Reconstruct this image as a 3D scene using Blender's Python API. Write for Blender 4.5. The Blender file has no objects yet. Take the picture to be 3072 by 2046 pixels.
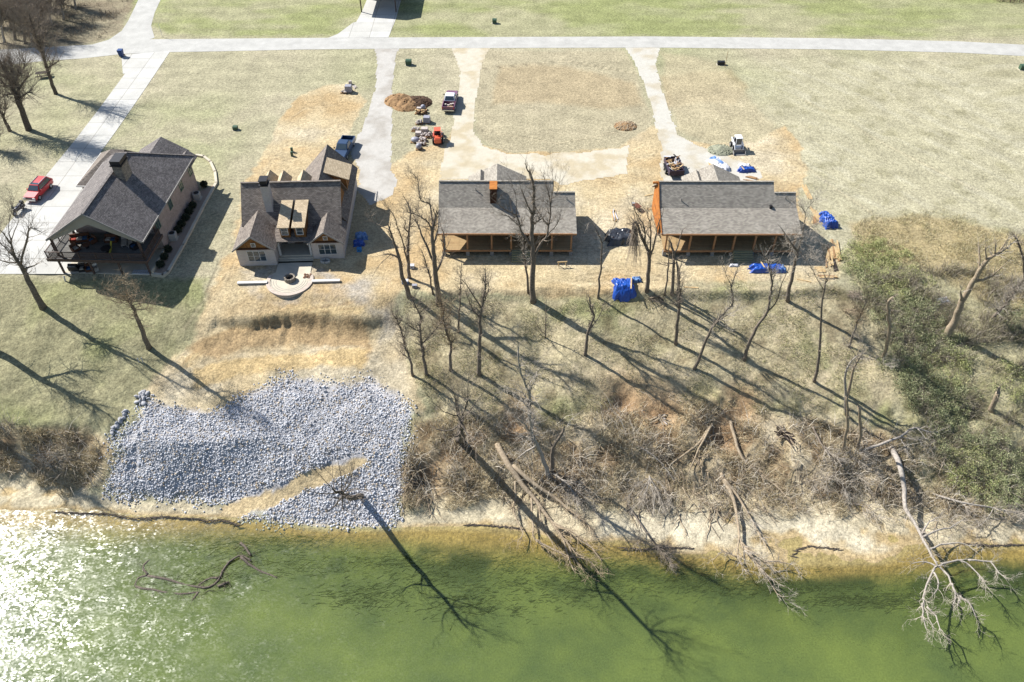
import bpy, math, random
import numpy as np
from mathutils import Vector, Matrix

# ------------------------------------------------------------------ camera, sky, sun, exposure
PITCH = math.radians(44.5); SP, CP = math.sin(PITCH), math.cos(PITCH)
FPX = 2389.0; CAMH = 62.0            # focal length in photo pixels (3072 wide); height over the house pads
SUN_AZ, SUN_EL = math.radians(31.0), math.radians(41.5)   # shadows run to +X and, by SUN_AZ, towards -Y
scene = bpy.context.scene
cam_data = bpy.data.cameras.new('camera'); cam = bpy.data.objects.new('camera', cam_data)
scene.collection.objects.link(cam); scene.camera = cam
cam.location = (0, 0, CAMH); cam.rotation_euler = (math.pi/2 - PITCH, 0, 0)
cam_data.sensor_width = 36.0; cam_data.lens = 36.0*FPX/3072.0
cam_data.clip_start = 0.5; cam_data.clip_end = 3000
SUNV = Vector((-math.cos(SUN_AZ)*math.cos(SUN_EL), math.sin(SUN_AZ)*math.cos(SUN_EL), math.sin(SUN_EL)))
world = bpy.data.worlds.new('World'); scene.world = world; world.use_nodes = True
wn = world.node_tree; wn.nodes.clear()
sky = wn.nodes.new('ShaderNodeTexSky'); sky.sky_type = 'NISHITA'; sky.sun_disc = False
sky.sun_elevation = SUN_EL; sky.sun_rotation = math.atan2(SUNV.x, SUNV.y)
sky.air_density = 1.0; sky.dust_density = 0.6; sky.ozone_density = 1.6
bg = wn.nodes.new('ShaderNodeBackground'); bg.inputs['Strength'].default_value = 0.075
wo = wn.nodes.new('ShaderNodeOutputWorld')
wn.links.new(sky.outputs[0], bg.inputs[0]); wn.links.new(bg.outputs[0], wo.inputs[0])
sl = bpy.data.lights.new('sun', 'SUN'); sl.energy = 5.0; sl.angle = math.radians(0.53); sl.color = (1.0, 0.965, 0.91)
sun = bpy.data.objects.new('sun', sl); scene.collection.objects.link(sun)
sun.rotation_euler = SUNV.to_track_quat('Z', 'Y').to_euler(); sun.location = SUNV*200
vs = scene.view_settings; vs.view_transform = 'Standard'; vs.look = 'None'; vs.gamma = 1.0
vs.exposure = 0.96; vs.use_curve_mapping = False
scene.cycles.max_bounces = 6; scene.cycles.transparent_max_bounces = 8
scene.cycles.caustics_reflective = False; scene.cycles.caustics_refractive = False

# ------------------------------------------------------------------ photo pixel -> place
# views of the photograph in which positions were read: (x0, y0, zoom)
VIEW = {'z1':(0,380,3.267),'z2':(650,420,3.016),'z3':(1250,470,3.563),'z4':(1850,400,3.075),'z5':(0,0,3.364),
        'z6':(950,120,3.564),'z7':(1900,120,3.564),'r2':(0,760,1.96),'r3':(600,760,1.867),'r4':(1150,850,2.412),
        'r5':(1750,850,2.412),'r6':(2400,600,2.412),'r7':(1400,1250,1.97),'r8':(2300,1200,1.8536),'s1':(900,0,2.944),
        's2':(2272,0,2.944),'s3':(0,1480,2.355),'s4':(0,200,3.734),'s5':(1050,520,3.92),'s6':(1730,560,4.357),
        's7':(2350,540,4.612),'t4':(1960,440,5.8875),'t1':(140,660,6.542),'f':(0,0,.7663),'p':(0,0,1.)}
def PX(t, x, y):
    a, b, s = VIEW[t]; return a + x/s, b + y/s
def at_z(t, x, y, z=0.0):                 # point of that pixel at height z
    px, py = PX(t, x, y); u = (px-1536)/FPX; v = (py-1023)/FPX
    d = (CAMH-z)/(SP+v*CP); return Vector((u*d, d*(CP-v*SP), z))
def at_Y(t, x, y, Y):                     # point of that pixel at distance Y
    px, py = PX(t, x, y); u = (px-1536)/FPX; v = (py-1023)/FPX
    d = Y/(CP-v*SP); return Vector((u*d, Y, CAMH-d*(SP+v*CP)))
def rowY(py, z):
    v = (py-1023)/FPX; return (CAMH-z)/(SP+v*CP)*(CP-v*SP)
def to_px(x, y, z):
    dz = z-CAMH; fw = y*CP - dz*SP; dn = -y*SP - dz*CP
    return 1536+FPX*x/fw, 1023+FPX*dn/fw

# ------------------------------------------------------------------ noise, polygons
def vnoise(x, y, seed=0):
    x = np.asarray(x, float); y = np.asarray(y, float)
    xi = np.floor(x).astype(np.int64); yi = np.floor(y).astype(np.int64); fx = x-xi; fy = y-yi
    def h(a, b):
        n = (a*374761393 + b*668265263 + seed*974711) & 0x7fffffff
        n = ((n ^ (n >> 13))*1274126177) & 0x7fffffff
        return ((n ^ (n >> 16)) & 0xffff)/65535.0
    fx = fx*fx*(3-2*fx); fy = fy*fy*(3-2*fy)
    return (h(xi,yi)*(1-fx)+h(xi+1,yi)*fx)*(1-fy) + (h(xi,yi+1)*(1-fx)+h(xi+1,yi+1)*fx)*fy
def fbm(x, y, s, oct=4, seed=0):
    t = 0; a = .5; n = 0
    for i in range(oct):
        t = t + a*vnoise(np.asarray(x)/s, np.asarray(y)/s, seed+i*17); n += a; a *= .55; s *= .48
    return t/n
def in_poly(px, py, poly):
    ins = np.zeros(np.shape(px), bool); n = len(poly)
    for i in range(n):
        x1, y1 = poly[i]; x2, y2 = poly[(i+1) % n]
        if y1 == y2: continue
        c = ((y1 > py) != (y2 > py)) & (px < (x2-x1)*(py-y1)/(y2-y1)+x1); ins ^= c
    return ins
def poly_dist(px, py, poly):              # signed: positive inside
    d = np.full(np.shape(px), 1e9); n = len(poly)
    for i in range(n):
        x1, y1 = poly[i]; x2, y2 = poly[(i+1) % n]; ex, ey = x2-x1, y2-y1
        t = np.clip(((px-x1)*ex+(py-y1)*ey)/(ex*ex+ey*ey+1e-9), 0, 1)
        d = np.minimum(d, np.hypot(px-x1-t*ex, py-y1-t*ey))
    return np.where(in_poly(px, py, poly), d, -d)
def pf(pts, t='f'): return [PX(t, x, y) for x, y in pts]
def srgb(r, g, b, k=.62):
    o = []
    for c in (r, g, b):
        c /= 255.; o.append((c/12.92 if c <= .04045 else ((c+.055)/1.055)**2.4)*k)
    return tuple(o)

# ------------------------------------------------------------------ objects
COL = scene.collection
def props(o, label=None, cat=None, group=None, kind=None):
    if label: o['label'] = label
    if cat: o['category'] = cat
    if group: o['group'] = group
    if kind: o['kind'] = kind
    return o
def thing(name, label, cat, loc=(0,0,0), rz=0.0, group=None):
    o = bpy.data.objects.new(name, None); COL.objects.link(o); o.empty_display_size = .3
    o.location = loc; o.rotation_euler = (0,0,rz); return props(o, label, cat, group)
def copy_tree(o, parent=None):
    c = o.copy(); COL.objects.link(c); c.parent = parent
    for ch in list(o.children): copy_tree(ch, c)
    return c
def auto_uv(me):
    uv = me.uv_layers.new(name='metric')
    nv = len(me.vertices); co = np.empty(nv*3); me.vertices.foreach_get('co', co); co = co.reshape(-1,3)
    nl = len(me.loops); vi = np.empty(nl, np.int32); me.loops.foreach_get('vertex_index', vi)
    npoly = len(me.polygons); nn = np.empty(npoly*3); me.polygons.foreach_get('normal', nn); nn = nn.reshape(-1,3)
    tot = np.empty(npoly, np.int32); me.polygons.foreach_get('loop_total', tot)
    n = np.repeat(nn, tot, axis=0)
    t = np.cross(np.array([0,0,1.]), n); l = np.linalg.norm(t, axis=1, keepdims=True)
    t = np.where(l > .05, t/np.maximum(l,1e-6), np.array([1.,0,0])); b = np.cross(n, t)
    p = co[vi]; u = np.stack([(p*t).sum(1), (p*b).sum(1)], 1)
    uv.data.foreach_set('uv', u.ravel().astype(np.float32))
class MB:
    def __init__(s): s.v = []; s.f = []
    def face(s, pts):
        k = len(s.v); s.v += [tuple(p) for p in pts]; s.f.append(tuple(range(k, k+len(pts)))); return s
    def hexa(s, p):                       # 8 corners: bottom 0-3 ccw, top 4-7
        k = len(s.v); s.v += [tuple(q) for q in p]
        s.f += [tuple(k+i for i in q) for q in ((3,2,1,0),(4,5,6,7),(0,1,5,4),(1,2,6,5),(2,3,7,6),(3,0,4,7))]; return s
    def box(s, x0, y0, z0, x1, y1, z1):
        return s.hexa([(x0,y0,z0),(x1,y0,z0),(x1,y1,z0),(x0,y1,z0),(x0,y0,z1),(x1,y0,z1),(x1,y1,z1),(x0,y1,z1)])
    def rbox(s, c, size, rz=0, rx=0, ry=0, bev=0):
        m = Matrix.Translation(c) @ Matrix.Rotation(rz,4,'Z') @ Matrix.Rotation(ry,4,'Y') @ Matrix.Rotation(rx,4,'X')
        a, b, h = size[0]/2, size[1]/2, size[2]/2
        q = [(-a,-b,-h),(a,-b,-h),(a,b,-h),(-a,b,-h),(-a+bev,-b+bev,h),(a-bev,-b+bev,h),(a-bev,b-bev,h),(-a+bev,b-bev,h)]
        return s.hexa([m @ Vector(p) for p in q])
    def beam(s, a, b, w, h):              # square bar from a to b
        a, b = Vector(a), Vector(b); d = (b-a).normalized()
        up = Vector((0,0,1)) if abs(d.z) < .95 else Vector((0,1,0))
        x = d.cross(up).normalized(); y = x.cross(d)
        q = lambda o,i,j: o + x*(i*w/2) + y*(j*h/2)
        return s.hexa([q(a,-1,-1),q(a,1,-1),q(b,1,-1),q(b,-1,-1),q(a,-1,1),q(a,1,1),q(b,1,1),q(b,-1,1)])
    def prism(s, poly, z0, z1):
        n = len(poly); k = len(s.v)
        s.v += [(x,y,z0) for x,y in poly] + [(x,y,z1) for x,y in poly]
        s.f.append(tuple(k+i for i in reversed(range(n)))); s.f.append(tuple(k+n+i for i in range(n)))
        for i in range(n): j = (i+1) % n; s.f.append((k+i,k+j,k+n+j,k+n+i))
        return s
    def slab(s, pts, t):                  # planar polygon (ccw from above) given thickness downwards
        n = len(pts); k = len(s.v)
        s.v += [tuple(p) for p in pts] + [(p[0],p[1],p[2]-t) for p in pts]
        s.f.append(tuple(range(k,k+n))); s.f.append(tuple(k+n+i for i in reversed(range(n))))
        for i in range(n): j = (i+1) % n; s.f.append((k+n+i,k+n+j,k+j,k+i))
        return s
    def wallpoly(s, pts, nrm):            # vertical polygon given thickness along nrm
        n = len(pts); k = len(s.v); nv = Vector(nrm)
        s.v += [tuple(p) for p in pts] + [tuple(Vector(p)+nv) for p in pts]
        s.f.append(tuple(range(k,k+n))); s.f.append(tuple(k+n+i for i in reversed(range(n))))
        for i in range(n): j = (i+1) % n; s.f.append((k+n+i,k+n+j,k+j,k+i))
        return s
    def tube(s, pts, rad, n=6, cap=True):
        pts = [Vector(p) for p in pts]; m = len(pts)
        if not hasattr(rad, '__len__'): rad = [rad]*m
        k = len(s.v); x = None
        for i, p in enumerate(pts):
            d = (pts[min(i+1,m-1)]-pts[max(i-1,0)])
            d = d.normalized() if d.length > 1e-9 else Vector((0,0,1))
            if x is None:
                x = d.cross(Vector((0,0,1)) if abs(d.z) < .9 else Vector((1,0,0))).normalized()
            else:
                x = (x - d*x.dot(d)); x = x.normalized() if x.length > 1e-6 else d.orthogonal().normalized()
            y = d.cross(x)
            for j in range(n):
                a = 2*math.pi*j/n; s.v.append(tuple(p + (x*math.cos(a)+y*math.sin(a))*rad[i]))
        for i in range(m-1):
            for j in range(n):
                a = k+i*n+j; b = k+i*n+(j+1) % n; s.f.append((a,b,b+n,a+n))
        if cap:
            s.f.append(tuple(k+j for j in reversed(range(n)))); s.f.append(tuple(k+(m-1)*n+j for j in range(n)))
        return s
    def cyl(s, x, y, z0, z1, r, n=16, r2=None): return s.tube([(x,y,z0),(x,y,z1)], [r, r if r2 is None else r2], n)
    def loft(s, rings, cap=True):
        k = len(s.v); n = len(rings[0])
        for r in rings: s.v += [tuple(p) for p in r]
        for i in range(len(rings)-1):
            for j in range(n):
                a = k+i*n+j; b = k+i*n+(j+1) % n; s.f.append((a,b,b+n,a+n))
        if cap:
            s.f.append(tuple(k+j for j in reversed(range(n)))); s.f.append(tuple(k+(len(rings)-1)*n+j for j in range(n)))
        return s
    def rock(s, c, r, rng, squash=.7):
        k = len(s.v); ph = (1+5**.5)/2
        base = [(-1,ph,0),(1,ph,0),(-1,-ph,0),(1,-ph,0),(0,-1,ph),(0,1,ph),(0,-1,-ph),(0,1,-ph),(ph,0,-1),(ph,0,1),(-ph,0,-1),(-ph,0,1)]
        M = Matrix.Rotation(rng.random()*6.3,3,'Z') @ Matrix.Rotation(rng.random()*6.3,3,'X')
        sx, sy, sz = rng.uniform(.8,1.25), rng.uniform(.7,1.1), squash*rng.uniform(.85,1.2)
        for b in base:
            v = M @ (Vector(b)/1.902*rng.uniform(.8,1.18)); s.v.append((c[0]+v.x*r*sx, c[1]+v.y*r*sy, c[2]+v.z*r*sz))
        for f in ((0,11,5),(0,5,1),(0,1,7),(0,7,10),(0,10,11),(1,5,9),(5,11,4),(11,10,2),(10,7,6),(7,1,8),(3,9,4),(3,4,2),(3,2,6),(3,6,8),(3,8,9),(4,9,5),(2,4,11),(6,2,10),(8,6,7),(9,8,1)):
            s.f.append(tuple(k+i for i in f))
        return s
    def build(s, name, mat, parent=None, smooth=False, off=None, kind=None):
        if off is not None: ox, oy, oz = off; s.v = [(x-ox,y-oy,z-oz) for x,y,z in s.v]
        me = bpy.data.meshes.new(name); me.from_pydata(s.v, [], s.f); me.update(); auto_uv(me)
        if smooth: me.polygons.foreach_set('use_smooth', [True]*len(me.polygons))
        me.materials.append(mat); o = bpy.data.objects.new(name, me); COL.objects.link(o); o.parent = parent
        if kind: o['kind'] = kind
        return o
def part(name, mat, parent, fn, **kw):
    m = MB(); fn(m); return m.build(name, mat, parent, **kw)
def np_mesh(name, verts, faces, mat, parent=None, smooth=False, col=None):
    verts = np.asarray(verts, np.float32); faces = np.asarray(faces, np.int32); k = faces.shape[1]
    me = bpy.data.meshes.new(name); me.vertices.add(len(verts)); me.vertices.foreach_set('co', verts.ravel())
    me.loops.add(faces.size); me.loops.foreach_set('vertex_index', faces.ravel())
    me.polygons.add(len(faces)); me.polygons.foreach_set('loop_start', np.arange(0, faces.size, k, dtype=np.int32))
    me.update(calc_edges=True)
    if smooth: me.polygons.foreach_set('use_smooth', np.ones(len(faces), bool))
    if col is not None:
        a = me.color_attributes.new('Col', 'FLOAT_COLOR', 'POINT'); c = np.ones((len(verts),4), np.float32); c[:,:3] = col
        a.data.foreach_set('color', c.ravel())
    me.materials.append(mat); o = bpy.data.objects.new(name, me); COL.objects.link(o); o.parent = parent
    return o

# ------------------------------------------------------------------ materials
def newmat(name):
    m = bpy.data.materials.new(name); m.use_nodes = True; nt = m.node_tree
    return m, nt, nt.nodes['Principled BSDF']
def nd(nt, typ, **kw):
    n = nt.nodes.new('ShaderNode'+typ)
    for k, v in kw.items():
        if k in n.inputs.keys() if isinstance(k, str) else False: n.inputs[k].default_value = v
        else: setattr(n, k, v)
    return n
def ramp(nt, fac, c1, c2, p1=.3, p2=.7):
    r = nt.nodes.new('ShaderNodeValToRGB'); r.color_ramp.elements[0].position = p1; r.color_ramp.elements[1].position = p2
    r.color_ramp.elements[0].color = (*c1,1); r.color_ramp.elements[1].color = (*c2,1); nt.links.new(fac, r.inputs[0]); return r.outputs[0]
def noise(nt, coord, scale, detail=4, rough=.6):
    n = nt.nodes.new('ShaderNodeTexNoise'); n.inputs['Scale'].default_value = scale; n.inputs['Detail'].default_value = detail
    n.inputs['Roughness'].default_value = rough; nt.links.new(coord, n.inputs['Vector']); return n.outputs['Fac']
def bump(nt, h, bsdf, strength=.3, dist=.05):
    b = nt.nodes.new('ShaderNodeBump'); b.inputs['Strength'].default_value = strength; b.inputs['Distance'].default_value = dist
    nt.links.new(h, b.inputs['Height']); nt.links.new(b.outputs[0], bsdf.inputs['Normal'])
def mixc(nt, fac, a, b, mode='MIX'):
    m = nt.nodes.new('ShaderNodeMix'); m.data_type = 'RGBA'; m.blend_type = mode
    for i, v in ((0,fac),(6,a),(7,b)):
        if hasattr(v, 'is_output'): nt.links.new(v, m.inputs[i])
        else: m.inputs[i].default_value = v if i == 0 else (*v,1)
    return m.outputs[2]
def mk(name, c1, c2=None, scale=3., rough=.85, bmp=.0, metal=0., spec=.3, coat=0., bscale=None, p=(.3,.7)):
    m, nt, b = newmat(name); c2 = c2 or tuple(x*.75 for x in c1)
    co = nt.nodes.new('ShaderNodeTexCoord').outputs['Object']
    f = noise(nt, co, scale, 5); nt.links.new(ramp(nt, f, c1, c2, *p), b.inputs['Base Color'])
    b.inputs['Roughness'].default_value = rough; b.inputs['Metallic'].default_value = metal
    b.inputs['Specular IOR Level'].default_value = spec; b.inputs['Coat Weight'].default_value = coat
    if bmp: bump(nt, noise(nt, co, bscale or scale*4, 4), b, bmp)
    return m
def brickmat(name, c1, c2, mortar, bw, bh, ms=.01, rough=.9, bmp=.3, vary=.35, vscale=1.3, bias=0., offset=.5):
    m, nt, b = newmat(name); tc = nt.nodes.new('ShaderNodeTexCoord')
    t = nt.nodes.new('ShaderNodeTexBrick'); nt.links.new(tc.outputs['UV'], t.inputs['Vector'])
    t.inputs['Scale'].default_value = 1; t.inputs['Brick Width'].default_value = bw; t.inputs['Row Height'].default_value = bh
    t.inputs['Mortar Size'].default_value = ms; t.inputs['Mortar Smooth'].default_value = .3; t.inputs['Bias'].default_value = bias; t.offset = offset
    t.inputs['Color1'].default_value = (*c1,1); t.inputs['Color2'].default_value = (*c2,1); t.inputs['Mortar'].default_value = (*mortar,1)
    f = noise(nt, tc.outputs['UV'], vscale, 5, .7); g = noise(nt, tc.outputs['UV'], 22, 3)
    v = ramp(nt, f, (1-vary,)*3, (1+vary*.4,)*3); v2 = ramp(nt, g, (.78,)*3, (1.18,)*3)
    c = mixc(nt, 1., mixc(nt, 1., t.outputs['Color'], v, 'MULTIPLY'), v2, 'MULTIPLY'); nt.links.new(c, b.inputs['Base Color'])
    b.inputs['Roughness'].default_value = rough; b.inputs['Specular IOR Level'].default_value = .25
    inv = nt.nodes.new('ShaderNodeMath'); inv.operation = 'SUBTRACT'; inv.inputs[0].default_value = 1; nt.links.new(t.outputs['Fac'], inv.inputs[1])
    bump(nt, inv.outputs[0], b, bmp, .02); return m
def attrmat(name, rough=.95, fine=9., amt=.35, bmp=.5, bscale=5., bdist=.08):
    m, nt, b = newmat(name); a = nt.nodes.new('ShaderNodeVertexColor'); a.layer_name = 'Col'
    co = nt.nodes.new('ShaderNodeTexCoord').outputs['Object']
    f = noise(nt, co, fine, 4, .7); g = noise(nt, co, fine*.13, 4, .6)
    c = mixc(nt, 1., a.outputs['Color'], ramp(nt, f, (1-amt,)*3, (1+amt*.55,)*3, .25, .75), 'MULTIPLY')
    c = mixc(nt, 1., c, ramp(nt, g, (1-amt*.4,)*3, (1+amt*.25,)*3), 'MULTIPLY')
    c = mixc(nt, 1., c, ramp(nt, noise(nt, co, fine*2.3, 3, .7), (1-amt*.7,)*3, (1+amt*.4,)*3, .3, .7), 'MULTIPLY')
    nt.links.new(c, b.inputs['Base Color']); b.inputs['Roughness'].default_value = rough; b.inputs['Specular IOR Level'].default_value = .12
    if bmp: bump(nt, noise(nt, co, bscale, 5, .65), b, bmp, bdist)
    return m
# ------------------------------------------------------------------ terrain
WATER_Z = -9.5
def _prof(rows, far=0.0):
    ys = [rowY(p, z) for p, z in rows]; zs = [z for p, z in rows]
    o = np.argsort(ys); return np.array(ys)[o], np.array(zs)[o]
PROFILES = [   # (X, [(photo row, height)...]) cross sections of the bank from the house pads into the river
 (-46, [(815,0),(835,-.15),(900,-.8),(1100,-3.1),(1270,-5.0),(1330,-6.4),(1430,-8.4),(1475,-9.05),(1530,-9.5),(1620,-10.2),(1750,-11.2),(2046,-12.5)]),
 (-38, [(870,0),(905,-.4),(950,-1.0),(1040,-2.6),(1140,-3.7),(1320,-5.2),(1490,-9.0),(1545,-9.5),(1620,-10.1),(1750,-11.2),(2046,-12.5)]),
 (-30, [(885,0),(905,-.3),(950,-.8),(988,-2.1),(1035,-2.75),(1110,-3.3),(1320,-5.2),(1490,-9.0),(1550,-9.5),(1620,-10.1),(1750,-11.2),(2046,-12.5)]),
 (-19, [(885,0),(905,-.35),(945,-.9),(985,-2.1),(1015,-2.7),(1110,-3.3),(1340,-5.6),(1560,-9.35),(1595,-9.6),(1660,-10.3),(1770,-11.2),(2046,-12.5)]),
 (-12, [(875,0),(905,-.5),(950,-1.2),(1020,-2.6),(1110,-3.5),(1330,-6.0),(1560,-9.3),(1595,-9.6),(1660,-10.3),(1770,-11.2),(2046,-12.5)]),
 (-6,  [(868,0),(900,-.8),(1000,-2.5),(1180,-4.9),(1300,-6.2),(1480,-8.7),(1530,-9.2),(1578,-9.5),(1680,-10.2),(1780,-11.1),(2046,-12.5)]),
 (8,   [(868,0),(900,-.8),(1000,-2.4),(1180,-4.7),(1300,-6.4),(1480,-8.8),(1540,-9.2),(1620,-9.5),(1720,-10.3),(1800,-11.1),(2046,-12.5)]),
 (17,  [(868,0),(900,-.9),(1000,-2.4),(1160,-4.5),(1290,-6.4),(1470,-8.8),(1560,-9.3),(1660,-9.5),(1740,-10.2),(1820,-11.1),(2046,-12.5)]),
 (26,  [(868,0),(900,-.9),(1000,-2.4),(1160,-4.5),(1290,-6.4),(1470,-8.8),(1560,-9.3),(1690,-9.5),(1760,-10.2),(1840,-11.1),(2046,-12.5)]),
 (35,  [(868,0),(900,-.9),(1000,-2.4),(1160,-4.5),(1330,-6.6),(1500,-8.8),(1580,-9.25),(1690,-9.5),(1760,-10.2),(1840,-11.1),(2046,-12.5)]),
 (46,  [(790,0),(860,-.5),(1000,-2.3),(1200,-4.8),(1400,-7.2),(1560,-9.0),(1640,-9.5),(1730,-10.2),(1820,-11.1),(2046,-12.5)]),
 (60,  [(760,0),(860,-.7),(1000,-2.3),(1200,-4.8),(1400,-7.2),(1560,-9.0),(1630,-9.5),(1730,-10.2),(1820,-11.1),(2046,-12.5)])]
_PX = np.array([p[0] for p in PROFILES], float); _PP = [_prof(p[1]) for p in PROFILES]
def _mask_px(px, py, poly, soft): return np.clip(poly_dist(px, py, poly)/soft, 0, 1)
HOLLOWS = [('r5',300,830,2.2,1.3),('r5',560,930,2.6,.9),('r5',1010,1080,2.0,1.5),('r5',1160,900,1.8,1.0),('r4',960,980,1.6,.9),('r4',300,1400,1.8,1.2)]
_HP = []
def base_z(x, y):
    x = np.asarray(x, float); y = np.asarray(y, float)
    yw = y + np.where(y < 86, (fbm(x, y, 9, 3, 13)-.5)*2.6*np.clip((y-47)/6, 0, 1), 0); zs = np.stack([np.interp(yw, ys, zz, left=-12.5, right=0.0) for ys, zz in _PP])
    xc = np.clip(x + 1.2*(fbm(x*0+7, y, 6, 2, 3)-.5), _PX[0], _PX[-1]-1e-6); i = np.clip(np.searchsorted(_PX, xc, 'right')-1, 0, len(_PX)-2)
    t = (xc-_PX[i])/(_PX[i+1]-_PX[i]); t = t*t*(3-2*t)
    ii = i.ravel(); idx = np.arange(ii.size); zf = zs.reshape(len(_PX), -1)
    return (zf[ii,idx]*(1-t.ravel()) + zf[ii+1,idx]*t.ravel()).reshape(x.shape)
for t_, a_, b_, r_, d_ in HOLLOWS:
    p_ = at_z(t_, a_, b_, -5.0)
    for _ in range(6): p_ = at_z(t_, a_, b_, float(base_z(p_.x, p_.y)))
    _HP.append((p_.x, p_.y, r_, d_))
def ground_z(x, y):
    x = np.asarray(x, float); y = np.asarray(y, float); z = base_z(x, y)
    s = np.clip(-z/1.5, 0, 1)*np.clip((z-WATER_Z+.1)/.8, 0, 1)          # roughness of the bank, none on the pads, none in the water
    z = z + s*((fbm(x, y, 7, 3, 5)-.5)*.8 + (fbm(x, y, 1.6, 3, 9)-.5)*.32)
    rough = s*np.clip((-z-4.2)/1.0, 0, 1)*np.where((x > -40) & (x < -11), 0, 1)
    z = z + rough*((fbm(x, y, 2.6, 3, 21)-.5)*1.5)
    sc_ = np.clip(1-np.abs(z+1.75)/1.3, 0, 1)*((x > -35) & (x < -13)); z = z - sc_*np.abs(fbm(x, y*.25, .9, 3, 25)-.5)*.9 + sc_*(fbm(x, y, 1.3, 3, 26)-.5)*.35; w = np.where(z < WATER_Z-.05, 1., 0.); z = z + w*(fbm(x, y, 6, 3, 31)-.5)*.5*np.clip((WATER_Z-z)/.8, 0, 1)
    for hx, hy, r, d in _HP:
        q = np.hypot(x-hx, y-hy)/r; z = z - d*np.exp(-q*q*1.3)*(.75+.5*fbm(x, y, 1.1, 3, 41))
    return z
_GS = .25; _GX = np.arange(-112, 112.01, _GS); _GY = np.arange(16, 182.01, _GS); _GZ = ground_z(*np.meshgrid(_GX, _GY))     # sampled once for quick look-ups
def gfast(x, y):
    fx = (np.clip(np.asarray(x, float), -111.9, 111.9)+112)/_GS; fy = (np.clip(np.asarray(y, float), 16.1, 181.9)-16)/_GS; i = fx.astype(int); j = fy.astype(int); a = fx-i; b = fy-j
    return (_GZ[j,i]*(1-a)+_GZ[j,i+1]*a)*(1-b) + (_GZ[j+1,i]*(1-a)+_GZ[j+1,i+1]*a)*b
def gz(x, y): return float(gfast(x, y))
def hit(t, x, y):                          # where the ray of that pixel meets the ground
    px, py = PX(t, x, y); u = (px-1536)/FPX; v = (py-1023)/FPX
    d = np.linspace(40, 320, 2400); X, Y, Z = u*d, d*(CP-v*SP), CAMH-d*(SP+v*CP)
    g = gfast(X, Y); k = int(np.argmax(Z < g))
    if k == 0: return at_z(t, x, y, 0)
    a, b = Z[k-1]-g[k-1], g[k]-Z[k]; w = a/(a+b+1e-9); d0 = d[k-1]+(d[k]-d[k-1])*w
    return Vector((u*d0, d0*(CP-v*SP), gz(u*d0, d0*(CP-v*SP))))

# ---- zones read from the photograph (outlines on the ground)
RIPRAP = pf([(340,900),(300,950),(257,1000),(241,1060),(235,1120),(234,1142),(300,1157),(420,1162),(512,1166),(545,1190),(565,1203),(650,1212),(780,1224),(870,1226),(925,1212),(935,1140),(945,1040),(951,940),(935,900),(900,880),(862,852),(800,862),(720,850),(640,850),(590,872),(540,905),(470,935),(400,925)])
RAMP = pf([(838,1043),(800,1050),(700,1088),(600,1130),(518,1166),(528,1192),(600,1176),(700,1128),(790,1088),(848,1062)])
Z_DIRT = [pf([(400,905),(350,885),(440,790),(475,700),(500,610),(535,560),(560,430),(610,350),(640,280),(690,220),(745,195),(800,190),(845,235),(800,300),(790,340),(830,400),(880,400),(930,380),(1000,400),(1010,560),(1010,650),(930,660),(905,700),(930,790),(945,860),(880,870),(640,850),(560,870),(480,920)]),
          pf([(880,390),(960,340),(1020,330),(1040,300),(1100,330),(1180,352),(1300,352),(1420,340),(1500,290),(1560,320),(1640,330),(1740,325),(1800,290),(1845,340),(1850,400),(1830,450),(1870,520),(1925,590),(1935,640),(1880,650),(1800,645),(1680,652),(1560,650),(1490,672),(1400,690),(1280,690),(1220,680),(1000,672),(880,650)])]
Z_DIRT.append(pf([(320,915),(350,865),(440,790),(560,800),(845,770),(955,850),(965,950),(900,930),(640,900),(520,960),(400,970),(330,985)]))
Z_FIELD = pf([(1100,118),(1440,118),(1470,180),(1500,280),(1480,330),(1400,345),(1260,352),(1160,348),(1110,320),(1092,290),(1100,200)])
Z_RED = [pf([(1150,150),(1300,150),(1460,190),(1480,240),(1400,250),(1250,235),(1130,240)]), pf([(1520,175),(1600,165),(1680,160),(1720,200),(1690,240),(1600,235),(1530,250)]), pf([(1740,380),(1800,340),(1840,360),(1835,430),(1800,440),(1760,420)])]
Z_YARD2 = pf([(1520,120),(1640,140),(1700,200),(1780,290),(1840,340),(1850,400),(1780,400),(1640,330),(1560,300)])
Z_SLOPE = pf([(945,690),(1220,690),(1480,680),(1560,655),(1930,655),(2000,700),(2060,900),(2050,1000),(1900,960),(1700,940),(1420,930),(1300,990),(1000,960),(960,860),(930,780)])
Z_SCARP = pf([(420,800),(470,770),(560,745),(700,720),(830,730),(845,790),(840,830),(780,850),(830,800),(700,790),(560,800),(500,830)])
Z_CLAY = pf([(440,845),(500,835),(620,815),(760,805),(835,800),(830,850),(700,845),(620,850),(520,870),(460,900)])
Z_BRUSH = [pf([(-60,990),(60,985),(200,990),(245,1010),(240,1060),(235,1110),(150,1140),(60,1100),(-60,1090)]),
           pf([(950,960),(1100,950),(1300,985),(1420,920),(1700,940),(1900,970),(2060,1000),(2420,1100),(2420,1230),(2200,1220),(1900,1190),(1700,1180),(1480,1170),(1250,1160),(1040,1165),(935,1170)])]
Z_RIGHT = pf([(1930,620),(1960,560),(2060,490),(2200,500),(2420,560),(2420,1180),(2100,1120),(2060,980),(2060,900),(2000,700)])
Z_TALL = pf([(1960,510),(2100,490),(2250,520),(2400,560),(2400,720),(2250,690),(2100,600),(1980,590)])
Z_WOOD = pf([(-300,-200),(330,-200),(305,20),(275,75),(235,95),(140,112),(-300,125)])
Z_SPIT = pf([(1370,1190),(1500,1180),(1700,1180),(1900,1190),(2000,1230),(2080,1260),(2060,1290),(1830,1290),(1700,1250),(1500,1240),(1380,1235)])
Z_LAWN1 = pf([(-200,640),(470,640),(480,720),(440,790),(340,890),(260,990),(-200,985)])
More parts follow.
